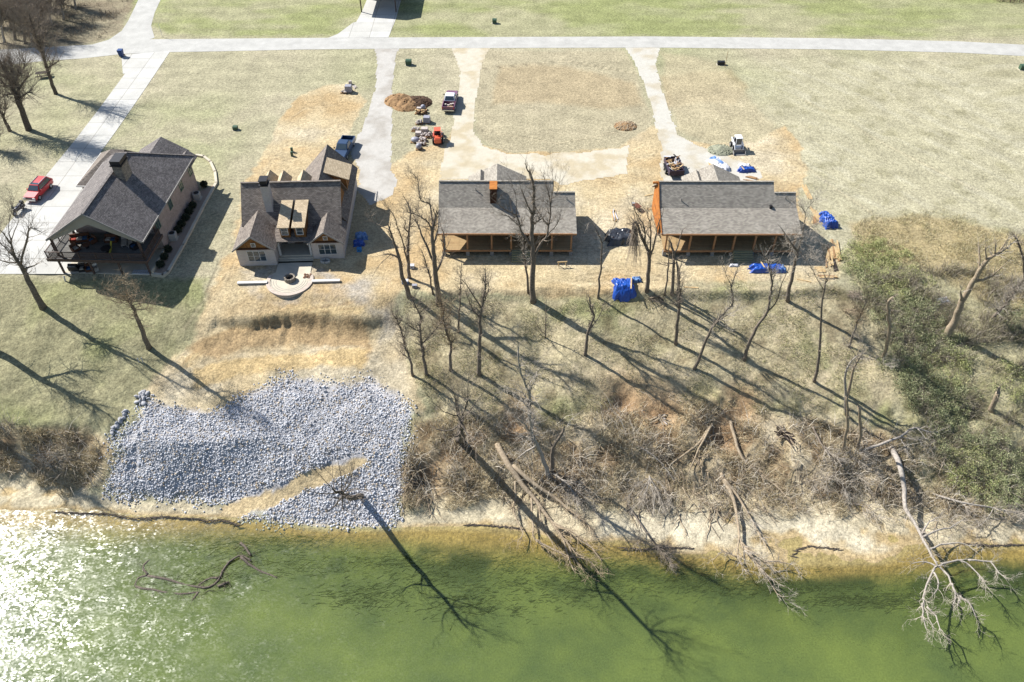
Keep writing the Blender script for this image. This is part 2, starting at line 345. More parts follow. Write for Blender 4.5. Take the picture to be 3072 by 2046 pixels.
Z_TRACK = pf([(410,830),(480,770),(600,725),(760,690),(840,690),(845,720),(700,725),(560,755),(470,800),(420,850)])
Z_GRAVBED = pf([(548,620),(720,610),(780,640),(780,660),(850,640),(900,640),(905,760),(870,800),(850,700),(700,700),(640,700),(545,665)])
Z_FARGREEN = pf([(-400,-300),(2800,-300),(2800,84),(400,84)])
def line_dist(px, py, L):
    d = np.full(np.shape(px), 1e9)
    for (x1, y1), (x2, y2) in zip(L[:-1], L[1:]):
        ex, ey = x2-x1, y2-y1; t = np.clip(((px-x1)*ex+(py-y1)*ey)/(ex*ex+ey*ey+1e-9), 0, 1); d = np.minimum(d, np.hypot(px-x1-t*ex, py-y1-t*ey))
    return d
CURVE = pf([(400,860),(440,815),(490,775),(560,745),(640,725),(740,705),(850,690)])
TRACKS = [(pf(p), w) for p, w in [([(475,690),(500,620),(530,560),(545,480)],13),([(500,720),(520,640),(545,600)],11),([(1290,395),(1380,405),(1480,440),(1500,500)],13),([(1330,390),(1420,385),(1510,350)],13),([(1330,640),(1420,625),(1520,640)],12),([(1260,640),(1330,655),(1400,650)],12),([(640,290),(700,250),(780,240)],11),([(600,400),(660,330),(760,300)],12),([(560,815),(680,812),(820,822)],12),([(580,832),(700,828),(815,838)],11),([(540,1172),(640,1135),(740,1090),(830,1055)],13),([(1750,300),(1900,420),(2050,520)],12),([(1850,230),(2050,340),(2250,440)],12),([(1095,160),(1300,140),(1470,170)],9),([(1110,300),(1280,330),(1440,300)],10),([(1860,420),(1800,360),(1700,340)],12),([(900,700),(880,760),(850,820)],11),([(420,760),(470,690),(490,640)],10)]]
def lerp(c, col, m): m = m[...,None]; return c*(1-m) + np.array(col)*m
def ground_colour(x, y, z):
    px, py = to_px(x, y, z)
    n1 = fbm(x, y, 9, 4, 1); n2 = fbm(x, y, 2.2, 4, 2); n3 = fbm(x, y, .8, 3, 4); nb = fbm(x, y, 26, 3, 6)
    sc = np.clip(py/1400, .25, 1.2); wx = px + ((fbm(x, y, 3.5, 4, 11)-.5)*70+(fbm(x, y, .9, 3, 14)-.5)*46)*sc; wy = py + ((fbm(x, y, 3.5, 4, 12)-.5)*46+(fbm(x, y, .9, 3, 15)-.5)*30)*sc
    S = lambda poly, soft: np.clip(poly_dist(wx, wy, poly)/(soft*sc)+.5, 0, 1)
    c = np.zeros(x.shape+(3,)) + np.array(srgb(202,195,162))
    c = lerp(c, srgb(186,188,142), np.clip((nb-.45)*4, 0, 1)*.6)
    c = lerp(c, srgb(216,204,176), np.clip((n1-.5)*5, 0, 1)*.45)
    c = lerp(c, srgb(168,176,112), S(Z_FARGREEN, 60)*(.3+.5*np.clip((fbm(x*.4, y, 5, 3, 77)-.4)*4, 0, 1)))
    mow = np.sin(y*1.7+fbm(x, y, 14, 2, 66)*6); c = c*(1+.05*mow*np.clip((y-96)/8, 0, 1))[...,None]
    rf = np.clip((wx-2150)/250, 0, 1)*np.clip((wy-160)/40, 0, 1); c = lerp(c, srgb(212,205,172), rf*.85)
    st = fbm((x*.8+y*.6), (x*-.6+y*.8)*.12, .9, 3, 55); c = lerp(c, srgb(226,220,192), rf*np.clip((st-.55)*6, 0, 1)*.5)
    c = lerp(c, srgb(176,170,134), rf*np.clip((n2-.56)*6, 0, 1)*.6)
    c = lerp(c, srgb(180,174,136), S(Z_LAWN1, 40)*.9); c = lerp(c, srgb(158,166,106), S(Z_LAWN1, 40)*np.clip((n1-.5)*5, 0, 1)*.55)
    c = lerp(c, srgb(208,196,164), S(Z_FIELD, 20)*.8)
    for p in Z_RED: c = lerp(c, srgb(204,180,140), S(p, 60)*.5)
    c = lerp(c, srgb(216,202,166), S(Z_YARD2, 60)*.65)
    for p in Z_DIRT:
        m = S(p, 20); c = lerp(c, srgb(234,212,170), m*(.75+.25*n2)); c = lerp(c, srgb(214,180,128), m*np.clip((n1-.52)*6, 0, 1)*.6)
        c = lerp(c, srgb(240,228,200), m*np.clip((.46-n1)*6, 0, 1)*.6)
    m = S(Z_SLOPE, 50); c = lerp(c, srgb(214,200,162), m*.95); c = lerp(c, srgb(168,172,118), m*np.clip((n1-.47)*5, 0, 1)*.75)
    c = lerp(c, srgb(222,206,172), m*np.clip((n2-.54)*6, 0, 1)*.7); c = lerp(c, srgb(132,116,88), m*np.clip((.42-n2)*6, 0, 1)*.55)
    for T, hw in TRACKS:
        dd = line_dist(px, py, T); q = np.exp(-((dd-hw*sc)/(2.6*sc))**2); c = c*(1-.42*q*np.clip(n2*2-.2, 0, 1))[...,None]; c = lerp(c, srgb(244,226,188), np.exp(-(dd/(hw*.55*sc))**2)*.3)
    m = S(Z_TRACK, 16); tr = np.sin(line_dist(px, py, CURVE)*2*math.pi/15+n2*1.5); c = lerp(c, srgb(242,216,164), m*.8); c = lerp(c, srgb(206,176,132), m*np.clip(tr-.1, 0, 1)*.9)
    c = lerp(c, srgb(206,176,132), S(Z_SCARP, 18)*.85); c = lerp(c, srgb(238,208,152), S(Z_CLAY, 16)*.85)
    c = lerp(c, srgb(206,200,190), S(Z_GRAVBED, 25)*np.clip((n2-.3)*2.2, 0, 1)*.85)
    m = np.clip((poly_dist(wx, wy, RIPRAP)-16)/22, 0, 1); c = lerp(c, srgb(226,224,226), m*.95)
    c = lerp(c, srgb(240,216,170), np.clip(poly_dist(wx, wy, RAMP)/8+.5, 0, 1))
    for p in Z_BRUSH:
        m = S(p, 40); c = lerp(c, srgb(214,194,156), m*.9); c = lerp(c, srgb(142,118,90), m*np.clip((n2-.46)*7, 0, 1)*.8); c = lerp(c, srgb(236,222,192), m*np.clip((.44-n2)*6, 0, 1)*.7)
    m = S(Z_RIGHT, 60); c = lerp(c, srgb(206,198,158), m*.9); c = lerp(c, srgb(164,160,116), m*np.clip((n2-.48)*6, 0, 1)*.7)
    m = S(Z_TALL, 40); c = lerp(c, srgb(204,182,136), m*.7)
    m = S(Z_WOOD, 30); c = lerp(c, srgb(186,174,146), m*.9); c = lerp(c, srgb(150,134,112), m*np.clip((n2-.46)*6, 0, 1)*.6)
    # clay scars in the eroded bank
    for hx, hy, r, d in _HP: c = lerp(c, srgb(214,176,134), np.exp(-(np.hypot(x-hx, y-hy-.6)/(r*1.15))**2)*.85)
    # beach, wet edge, river bed
    dz = z-WATER_Z
    m = np.clip((.72-dz)/.3 + (n2-.5)*1.8, 0, 1)*np.clip(1-S(RIPRAP, 8), 0, 1); c = lerp(c, srgb(234,220,186), m)
    c = lerp(c, srgb(244,232,202), np.clip(S(Z_SPIT, 40), 0, 1)*m*.9)
    wet = np.clip((.10-dz)/.06, 0, 1)*np.clip(1-S(RIPRAP, 8)*.7, 0, 1); c = lerp(c, srgb(216,192,146), wet)
    c = lerp(c, srgb(196,164,96), np.clip((-.02-dz)/.12, 0, 1)*(.8))
    weed = np.clip((fbm(x*.4, y, 1.5, 4, 91)*.6+fbm(x*.5, y, 6, 3, 92)*.4-.53)*16, 0, 1)*np.clip((-.3-dz)/.3, 0, 1)*np.clip((2.4+dz)/.8, 0, 1)
    c = lerp(c, srgb(138,152,78), np.clip((-.3-dz)/.6, 0, 1)*.9)
    c = lerp(c, srgb(38,48,30), weed*.92)
    return np.clip(c*(.88+.24*n3)[...,None], 0, 1)

def axis(lo, hi, step, outer, grow=1.35):
    mid = list(np.arange(lo, hi+1e-6, step)); s = step; a = []; p = lo
    while p > -outer: s *= grow; p -= s; a.append(p)
    s = step; b = []; p = hi
    while p < outer: s *= grow; p += s; b.append(p)
    return np.array(a[::-1]+mid+b)
def grid_mesh(name, xs, ys, fn_z, mat, colfn=None, smooth=True):
    X, Y = np.meshgrid(xs, ys); Z = fn_z(X, Y); n, m = X.shape
    i = np.arange(n*m).reshape(n, m); f = np.stack([i[:-1,:-1], i[:-1,1:], i[1:,1:], i[1:,:-1]], -1).reshape(-1,4)
    return np_mesh(name, np.stack([X,Y,Z],-1).reshape(-1,3), f, mat, smooth=smooth, col=None if colfn is None else colfn(X,Y,Z).reshape(-1,3))
M_ground = attrmat('soil_and_grass', fine=2.2, amt=.5, bmp=.9, bscale=3.2, bdist=.12)
gx = axis(-72, 72, .30, 900); gy1 = np.arange(24, 108, .28); gy2 = axis(108, 172, .5, 900)
gy = np.concatenate([np.array([-300,-100,-20,0,10,18]), gy1, gy2[gy2 >= 108]])
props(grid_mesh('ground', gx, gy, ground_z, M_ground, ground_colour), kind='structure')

# ------------------------------------------------------------------ river
def make_water():
    xs = axis(-70, 70, .8, 900); ys = np.concatenate([np.array([-400,-150,-60,-20,0,10,18,24]), np.arange(26, 53, .5)])
    m, nt, b = newmat('river_water'); a = nt.nodes.new('ShaderNodeVertexColor'); a.layer_name = 'Col'
    sep = nt.nodes.new('ShaderNodeSeparateColor'); nt.links.new(a.outputs['Color'], sep.inputs[0])
    co = nt.nodes.new('ShaderNodeTexCoord').outputs['Object']
    mp = nt.nodes.new('ShaderNodeMapping'); mp.inputs['Scale'].default_value = (1.0,1.35,1); mp.inputs['Rotation'].default_value = (0,0,.5); nt.links.new(co, mp.inputs[0])
    w1 = noise(nt, mp.outputs[0], 2.2, 3, .55); w2 = noise(nt, co, .30, 3); w3 = noise(nt, mp.outputs[0], 8.0, 2)
    ad = nt.nodes.new('ShaderNodeMath'); ad.operation = 'MULTIPLY_ADD'; nt.links.new(w3, ad.inputs[0]); ad.inputs[1].default_value = .22; nt.links.new(w1, ad.inputs[2])
    bp = nt.nodes.new('ShaderNodeBump'); bp.inputs['Strength'].default_value = 1.; nt.links.new(ad.outputs[0], bp.inputs['Height'])
    ds = nt.nodes.new('ShaderNodeMapRange'); nt.links.new(w2, ds.inputs[0]); ds.inputs[1].default_value = .35; ds.inputs[2].default_value = .68
    ds.inputs[3].default_value = .05; ds.inputs[4].default_value = .125; nt.links.new(ds.outputs[0], bp.inputs['Distance'])
    gl = nt.nodes.new('ShaderNodeBsdfGlossy'); gl.inputs['Roughness'].default_value = .23; gl.inputs['Color'].default_value = (1,1,1,1)
    vo = nt.nodes.new('ShaderNodeTexVoronoi'); vo.inputs['Scale'].default_value = 5.2; nt.links.new(mp.outputs[0], vo.inputs['Vector'])     # wavelets: each a small facet with its own tilt
    nz = nt.nodes.new('ShaderNodeTexNoise'); nz.inputs['Scale'].default_value = 1.1; nz.inputs['Detail'].default_value = 3; nt.links.new(mp.outputs[0], nz.inputs['Vector'])
    def vm(op, a, b=None, sc=None):
        q = nt.nodes.new('ShaderNodeVectorMath'); q.operation = op
        for i, u in enumerate((a, b)):
            if u is None: continue
            if hasattr(u, 'is_output'): nt.links.new(u, q.inputs[i])
            else: q.inputs[i].default_value = u
        if sc is not None:
            if hasattr(sc, 'is_output'): nt.links.new(sc, q.inputs['Scale'])
            else: q.inputs['Scale'].default_value = sc
        return q.outputs[0]
    t1 = vm('SCALE', vm('SUBTRACT', vo.outputs['Color'], (.5,.5,.5)), None, .20); t2 = vm('SCALE', vm('SUBTRACT', nz.outputs['Color'], (.5,.5,.5)), None, .30)
    am = nt.nodes.new('ShaderNodeMapRange'); nt.links.new(w2, am.inputs[0]); am.inputs[1].default_value = .36; am.inputs[2].default_value = .66; am.inputs[3].default_value = .3; am.inputs[4].default_value = .86
    tt = vm('MULTIPLY', vm('SCALE', vm('ADD', t1, t2), None, am.outputs[0]), (1,1,0)); nrm = vm('NORMALIZE', vm('ADD', tt, (0,0,1))); nt.links.new(nrm, gl.inputs['Normal'])
    tr = nt.nodes.new('ShaderNodeBsdfTransparent'); tr.inputs['Color'].default_value = (.93,.95,.84,1)
    df = nt.nodes.new('ShaderNodeBsdfDiffuse')
    nn = noise(nt, co, .16, 4); n4 = noise(nt, co, 6., 4, .7)
    dc = ramp(nt, nn, srgb(94,112,64), srgb(126,142,72)); dc = mixc(nt, 1., dc, ramp(nt, n4, (.78,)*3, (1.2,)*3), 'MULTIPLY'); nt.links.new(dc, df.inputs['Color'])
    mx = nt.nodes.new('ShaderNodeMixShader'); nt.links.new(sep.outputs[0], mx.inputs[0]); nt.links.new(tr.outputs[0], mx.inputs[1]); nt.links.new(df.outputs[0], mx.inputs[2])
    ge = nt.nodes.new('ShaderNodeNewGeometry'); dt = nt.nodes.new('ShaderNodeVectorMath'); dt.operation = 'DOT_PRODUCT'; nt.links.new(ge.outputs['Incoming'], dt.inputs[0]); dt.inputs[1].default_value = (0,0,1)
    def mth(op, a, b, c=None):
        q = nt.nodes.new('ShaderNodeMath'); q.operation = op
        for i, u in enumerate((a, b, c)):
            if u is None: continue
            if hasattr(u, 'is_output'): nt.links.new(u, q.inputs[i])
            else: q.inputs[i].default_value = u
        return q
    ab = mth('ABSOLUTE', dt.outputs['Value'], 0); fr = mth('MULTIPLY_ADD', mth('POWER', mth('SUBTRACT', 1., ab.outputs[0]).outputs[0], 5.).outputs[0], .96, .036)   # Schlick reflectance, same from above and below
    m2 = nt.nodes.new('ShaderNodeMixShader'); nt.links.new(fr.outputs[0], m2.inputs[0]); nt.links.new(mx.outputs[0], m2.inputs[1]); nt.links.new(gl.outputs[0], m2.inputs[2])
    nt.nodes.remove(b); nt.links.new(m2.outputs[0], nt.nodes['Material Output'].inputs['Surface'])
    def murk(X, Y, Z):                     # how much the water clouds over with its depth
        d = np.maximum(WATER_Z-ground_z(X, Y), 0); k = 1-np.exp(-np.maximum(d-.12, 0)/1.5); return np.stack([np.clip(k,0,.95)]*3, -1)
    props(grid_mesh('river', xs, ys, lambda X, Y: X*0+WATER_Z, m, murk), kind='structure')
make_water()

# ------------------------------------------------------------------ road, driveways
M_road = brickmat('pale_road_chip_seal', srgb(216,215,209), srgb(208,206,199), srgb(196,193,186), 60., 60., .01, bmp=.05, vary=.2, vscale=.45)
M_conc = brickmat('concrete', srgb(226,225,219), srgb(216,214,206), srgb(168,164,155), 3.7, 3.7, .05, rough=.85, bmp=.1, vary=.16, vscale=.35, offset=0.)
M_conc2 = mk('patio_concrete', srgb(236,226,204), srgb(212,202,182), .8, .85, .1, bscale=10)
M_grav = attrmat('gravel', fine=11, amt=.22, bmp=.4, bscale=16, bdist=.03)
def sheet(name, poly, mat, z=.02, t=.06):
    m = MB(); q = [at_z('p', *p) for p in poly]
    if sum(q[i].x*q[(i+1)%len(q)].y - q[(i+1)%len(q)].x*q[i].y for i in range(len(q))) < 0: q.reverse()
    m.slab([(p.x,p.y,z) for p in q], t); return props(m.build(name, mat), kind='structure')
sheet('road', pf([(280,91),(400,90),(760,87),(1200,85),(1500,84),(1900,88),(2200,95),(2354,103),(2700,124),(2700,158),(2354,129),(2200,121),(1900,113.5),(1500,109.5),(1000,111),(700,114),(510,118),(392,120),(290,124)]), M_road, .026)
sheet('side_road', pf([(1395,0),(1300,200),(1230,310),(1100,400),(930,450),(560,470),(280,486),(0,500),(-700,520),(-700,710),(0,665),(330,628),(480,612),(830,590),(1230,546),(1500,528),(1500,400),(1560,380),(1525,260),(1560,130),(1620,0),(1700,-220),(1480,-220)],'z5'), M_road, .018)
sheet('house_driveway', pf([(1225,555),(1240,745),(1262,745),(1000,1100),(760,1413),(600,1610),(450,1790),(270,2030),(60,2290),(0,2370),(-330,2766),(700,2766),(980,2740),(1000,1900),(940,1640),(1160,1340),(1450,920),(1720,516)],'z5'), M_conc, .034)
sheet('far_driveway', pf([(250,335),(335,300),(470,200),(497,195),(545,108),(590,0),(640,-110),(900,-110),(890,10),(850,160),(782,331)],'s1'), M_conc, .034)
def drape(name, poly, mat, col, col2, step=.25, wob=16, dz=.012):
    w = [at_z('p', *p) for p in poly]; xs = np.arange(min(p.x for p in w)-1, max(p.x for p in w)+1, step); ys = np.arange(min(p.y for p in w)-1, max(p.y for p in w)+1, step)
    X, Y = np.meshgrid(xs, ys); px, py = to_px(X, Y, X*0); sc = np.clip(py/700, .2, 1.1)
    d = poly_dist(px, py, poly) + (fbm(X, Y, 1.6, 4, 61)-.5)*wob*sc*1.6
    n, m = X.shape; k = (d > 0); cell = (k[:-1,:-1].astype(int)+k[:-1,1:]+k[1:,1:]+k[1:,:-1]) >= 3
    i = np.arange(n*m).reshape(n, m); f = np.stack([i[:-1,:-1], i[:-1,1:], i[1:,1:], i[1:,:-1]], -1)[cell]
    c = lerp(np.zeros(X.shape+(3,))+np.array(col), col2, np.clip((fbm(X, Y, 2.2, 4, 71)-.42)*4, 0, 1))
    used = np.unique(f); mp = np.full(n*m, -1); mp[used] = np.arange(used.size)
    v = np.stack([X, Y, ground_z(X, Y)+dz], -1).reshape(-1,3)[used]
    return props(np_mesh(name, v, mp[f], mat, smooth=True, col=c.reshape(-1,3)[used]), kind='structure')
drape('gravel_driveway', pf([(860,108),(866,140),(862,200),(850,250),(828,300),(812,330),(800,352),(826,380),(822,440),(850,466),(905,448),(915,420),(898,380),(903,300),(903,200),(908,150),(918,108)]), M_grav, srgb(218,214,206), srgb(198,192,182))
drape('gravel_driveway', pf([(1036,108),(1128,108),(1108,150),(1100,200),(1092,250),(1090,300),(1108,332),(1160,350),(1250,355),(1330,350),(1400,342),(1450,332),(1440,400),(1290,425),(1280,412),(1010,412),(1018,360),(1038,300),(1042,250),(1055,200),(1056,160)]), M_grav, srgb(230,222,202), srgb(216,202,172))
drape('gravel_driveway', pf([(1434,106),(1520,106),(1508,150),(1522,200),(1542,260),(1560,308),(1590,328),(1640,348),(1700,368),(1755,402),(1740,420),(1530,420),(1515,400),(1520,340),(1508,300),(1498,250),(1478,190),(1456,140)]), M_grav, srgb(226,222,210), srgb(214,204,182))
# ------------------------------------------------------------------ house materials
def shingle(name, a, b, mort, **k): return brickmat(name, srgb(*a), srgb(*b), srgb(*mort), .30, .145, .012, bmp=.45, **k)
M_sh_char = shingle('charcoal_shingle', (166,158,154), (122,116,114), (78,76,76), vary=.30, vscale=.5)
M_sh_brown = shingle('brown_shingle', (178,166,154), (132,122,114), (84,78,74), vary=.2, vscale=.8)
M_sh_grey = shingle('grey_shingle', (214,206,190), (168,160,148), (118,112,106), vary=.18, vscale=.7)
M_brick_tan = brickmat('tan_brick', srgb(206,186,176), srgb(176,156,150), srgb(196,186,178), .22, .075, .012, vary=.2)
M_brick_white = brickmat('painted_brick', srgb(238,228,220), srgb(222,210,202), srgb(226,216,208), .22, .075, .01, vary=.1, bmp=.2)
M_shake = brickmat('cedar_shake', srgb(190,140,84), srgb(150,104,62), srgb(84,56,36), .18, .2, .012, vary=.3)
M_cedar = brickmat('orange_cedar_board', srgb(222,146,72), srgb(196,118,54), srgb(130,76,40), 3.2, .2, .010, vary=.25)
M_logdark = brickmat('dark_log_siding', srgb(104,70,50), srgb(84,56,42), srgb(36,26,22), 4.0, .22, .02, vary=.25)
M_post = mk('stained_post', srgb(204,156,112), srgb(166,122,86), 4, .7)
M_deckw = brickmat('deck_board', srgb(212,182,134), srgb(192,160,116), srgb(92,74,56), 4.0, .14, .012, vary=.2)
M_deckg = brickmat('grey_deck_board', srgb(150,148,142), srgb(128,126,122), srgb(70,68,66), 4.0, .14, .012, vary=.2)
M_tread = brickmat('treated_tread', srgb(178,176,142), srgb(160,158,126), srgb(90,88,70), 3.0, .14, .008, vary=.15)
M_trim = mk('white_trim', srgb(244,242,238), srgb(230,228,222), 2, .6)
M_fascia = mk('grey_fascia', srgb(176,172,166), srgb(160,156,152), 1.5, .7)
M_gable1 = mk('grey_panel', srgb(196,190,178), srgb(182,176,164), .6, .8)
M_glass = mk('window_glass', (.05,.07,.09), (.03,.05,.06), 1, .08, spec=.8)
M_green = mk('green_trim', srgb(112,140,112), srgb(96,122,98), 2, .6)
M_blackm = mk('black_metal', (.02,.02,.022), (.03,.03,.034), 4, .45, metal=.3)
M_rail = mk('brown_rail', srgb(112,92,84), srgb(92,76,70), 3, .7)
M_stone = brickmat('chimney_stone', srgb(196,184,166), srgb(156,146,134), srgb(140,132,122), .3, .16, .02, vary=.4, vscale=2.5)
M_cmu = mk('grey_block', srgb(172,170,166), srgb(150,148,146), 5, .9, .2)
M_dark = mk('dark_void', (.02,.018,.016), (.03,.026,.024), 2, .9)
M_retw = brickmat('retaining_block', srgb(238,222,206), srgb(220,204,190), srgb(190,176,164), .4, .2, .012, vary=.12)
def window(parent, face, u, v, z, w, h, nx, nz, frame=None, fw=.07):
    """window on a wall: face '-y' at plane y=v, centre x=u; face '+x' at plane x=v, centre y=u; z = sill height"""
    frame = frame or M_trim
    P = (lambda a, d, zz: (a, v-d, zz)) if face == '-y' else (lambda a, d, zz: (v+d, a, zz))
    m = MB()
    def bar(a0, a1, z0, z1, d0=-.03, d1=.05):
        q = [P(a0,d0,z0),P(a1,d0,z0),P(a1,d1,z0),P(a0,d1,z0),P(a0,d0,z1),P(a1,d0,z1),P(a1,d1,z1),P(a0,d1,z1)]; m.hexa(q)
    x0, x1 = u-w/2, u+w/2
    bar(x0-fw, x1+fw, z-fw, z, d1=.075); bar(x0-fw, x1+fw, z+h, z+h+fw); bar(x0-fw, x0, z+.001, z+h-.001, d1=.047); bar(x1, x1+fw, z+.001, z+h-.001, d1=.047)
    cw = w/nx; ch = h/nz
    for i in range(1, nx): bar(x0+i*cw-fw*.5, x0+i*cw+fw*.5, z+.001, z+h-.001, d1=.043)
    for j in range(1, nz): bar(x0+.001, x1-.001, z+j*ch-fw*.3, z+j*ch+fw*.3, d1=.036)
    o = m.build('window', frame, parent)
    for i in range(nx):
        for j in range(nz):
            q = MB(); e = .012
            a0, a1, z0, z1 = x0+i*cw+e, x0+(i+1)*cw-e, z+j*ch+e, z+(j+1)*ch-e
            q.hexa([P(a0,-.02,z0),P(a1,-.02,z0),P(a1,.02,z0),P(a0,.02,z0),P(a0,-.02,z1),P(a1,-.02,z1),P(a1,.02,z1),P(a0,.02,z1)]); q.build('pane', M_glass, o)
    return o
def gable_roof_y(m, xl, xr, xc, ze, zr, y0, y1, t=.14):      # ridge along y
    m.slab([(xr,y0,ze),(xr,y1,ze),(xc,y1,zr),(xc,y0,zr)], t); m.slab([(xc,y0,zr),(xc,y1,zr),(xl,y1,ze),(xl,y0,ze)], t)
def railing(parent, path, z, h=.95, mat=None, gap=.14, post=1.9):
    mat = mat or M_rail; rail = MB(); bal = MB()
    for a, b in zip(path[:-1], path[1:]):
        a, b = Vector((*a,0)), Vector((*b,0)); L = (b-a).length
        rail.beam(a+Vector((0,0,z+h)), b+Vector((0,0,z+h)), .12, .05); rail.beam(a+Vector((0,0,z+.12)), b+Vector((0,0,z+.12)), .05, .07)
        n = max(1, round(L/post))
        for i in range(n+1):
            p = a.lerp(b, i/n); o = MB(); o.box(p.x-.05,p.y-.05,z,p.x+.05,p.y+.05,z+h+.08); o.build('rail_post', mat, parent)
        for i in range(1, int(L/gap)):
            p = a.lerp(b, i*gap/L); bal.box(p.x-.017,p.y-.017,z+.13,p.x+.017,p.y+.017,z+h)
    rail.build('handrail', mat, parent); bal.build('balusters', mat, parent, kind='stuff')
def at_X(t, x, y, X):
    px, py = PX(t, x, y); u = (px-1536)/FPX; v = (py-1023)/FPX; d = X/u; return Vector((X, d*(CP-v*SP), CAMH-d*(SP+v*CP)))

# ------------------------------------------------------------------ 1: brick house with the raised deck
def house1():
    h = thing('brick_house', 'tan brick house with charcoal hipped roof, stone chimney and raised gabled deck', 'house', (-43.8,75.0,0), math.radians(-2))
    w = MB(); w.box(-.3,4.6,0,0,18.1,4.84); w.box(-10.4,17.8,0,-.31,18.1,4.84); w.box(-10.4,4.6,0,-10.1,17.79,4.84)
    w.wallpoly([(-10.09,4.6,0),(-.31,4.6,0),(-.31,4.6,4.6),(-5.2,4.6,8.2),(-10.09,4.6,4.6)], (0,.28,0)); w.build('wall', M_brick_tan, h)
    r = MB(); e, rz, xl, xr, xc = 4.9, 8.7, -10.95, .5, -5.2
    r.slab([(xr,-.3,e),(xr,18.6,e),(xc,12.9,rz),(xc,-.3,rz)], .16); r.slab([(xc,-.3,rz),(xc,12.9,rz),(xl,18.6,e),(xl,-.3,e)], .16); r.slab([(xr,18.6,e),(xl,18.6,e),(xc,12.9,rz)], .16)
    ro = r.build('roof', M_sh_char, h)
    c = MB(); c.beam((xc,-.32,rz+.03),(xc,12.9,rz+.03),.3,.08); c.beam((xc,12.9,rz+.03),(xr,18.6,e+.03),.26,.07); c.beam((xc,12.9,rz+.03),(xl,18.6,e+.03),.26,.07); c.build('ridge_cap', M_sh_char, ro)
    f = MB(); f.beam((xr+.04,-.3,e-.1),(xr+.04,18.6,e-.1),.08,.2); f.beam((xl-.04,-.3,e-.1),(xl-.04,18.6,e-.1),.08,.2); f.beam((xr,-.36,e-.06),(xc,-.36,rz-.06),.09,.24); f.beam((xl,-.36,e-.06),(xc,-.36,rz-.06),.09,.24); f.build('fascia', M_fascia, ro)
    g = MB(); P = [(xl+.1,-.2,e-.1),(xl+.75,-.2,e-.12),(xc,-.2,7.15),(xc,-.2,rz-.12)]; g.wallpoly(P, (0,.1,0)); P = [(xr-.1,-.2,e-.1),(xc,-.2,rz-.12),(xc,-.2,7.15),(xr-.75,-.2,e-.12)]; g.wallpoly(P, (0,.1,0)); g.build('gable_panel', M_gable1, h)
    ce = MB(); ce.slab([(xr-.4,-.08,e-.02),(xr-.4,4.5,e-.02),(xc,4.5,rz-.42),(xc,-.08,rz-.42)], .03); ce.slab([(xc,-.08,rz-.42),(xc,4.5,rz-.42),(xl+.4,4.5,e-.02),(xl+.4,-.08,e-.02)], .03); ce.build('porch_ceiling', M_gable1, h)
    # deck
    d = MB(); d.box(-11.7,-.75,2.2,.35,4.58,2.4); do = d.build('deck', M_deckg, h)
    fb = MB(); fb.box(-11.74,-.81,2.02,.39,-.755,2.42); fb.box(.355,-.75,2.02,.41,4.57,2.42); fb.box(-11.76,-.75,2.02,-11.705,4.57,2.42); fb.build('rim_board', M_rail, do)
    railing(h, [(-11.6,4.3),(-11.6,-.65),(.25,-.65),(.25,4.3)], 2.41)
    for x in (-10.5,-.15):
        for y in (-.1,4.2): p = MB(); p.box(x-.11,y-.11,2.42,x+.11,y+.11,4.95); p.build('porch_post', M_rail, h)
    for x in (-10.6,-6.9,-3.4,.05): p = MB(); p.box(x-.1,-.6,0,x+.1,-.4,2.19); p.build('deck_post', M_rail, h)
    dr = MB(); dr.box(-6.6,4.5,2.45,-3.8,4.58,4.6); dr.build('glass_door', M_glass, h)
    # chimney
    c = MB(); c.box(-4.75,8.0,6.2,-3.6,9.9,9.75); co = c.build('chimney', M_stone, h)
    k = MB(); k.box(-4.9,7.85,9.76,-3.45,10.05,9.9); k.box(-4.8,7.95,9.91,-3.55,9.95,10.45); k.build('chimney_cap', M_blackm, co)
    # windows on the right wall
    for (a, b, zz) in ((1548,975,3.1),(1663,800,3.1),(1762,632,3.1),(1848,505,3.1)):
        p = at_X('z1', a, b, -43.72); L = h.matrix_world; y = (p.y-75.0)
        window(h, '+x', y, 0.0, 2.9, .95, 1.35, 2, 2, M_green, .08)
    # garage wing, hipped, at the left back
    w = MB(); w.box(-13.9,14.4,0,-10.42,21.8,2.8); w.build('wall', M_brick_tan, h)
    a, b, yf, yb, ze = -14.3, -8.4, 14.0, 22.2, 2.85; yc = (yf+yb)/2; zr = ze+3.1; xh = a+4.1
    r = MB(); r.slab([(a,yf,ze),(b,yf,ze),(b,yc,zr),(xh,yc,zr)], .14); r.slab([(a,yb,ze),(a,yf,ze),(xh,yc,zr)], .14); r.slab([(b,yb,ze),(a,yb,ze),(xh,yc,zr),(b,yc,zr)], .14); r.build('garage_roof', M_sh_brown, h)
    f = MB(); f.beam((a,yf-.05,ze-.08),(xl-.1,yf-.05,ze-.08),.08,.18); f.beam((a-.05,yf,ze-.08),(a-.05,yb,ze-.08),.08,.18); f.build('gutter', M_trim, h)
    gd = MB(); gd.box(-13.2,14.36,.05,-10.9,14.41,2.3); gd.build('garage_door', M_trim, h)
    # rear gables
    w = MB(); w.box(-7.2,18.12,0,-1.3,20.2,4.3); w.build('wall', M_brick_tan, h)
    r = MB(); gable_roof_y(r, -7.6, -.9, -4.2, 4.5, 6.5, 14.0, 20.6); r.build('rear_roof', M_sh_char, h)
    r = MB(); gable_roof_y(r, -1.9, .45, -.7, 4.3, 5.15, 16.6, 19.6); r.build('rear_roof', M_sh_char, h)
    return h
H1 = house1()
bpy.context.view_layer.update()
def L1(x, y, z=0): return H1.matrix_world @ Vector((x, y, z))
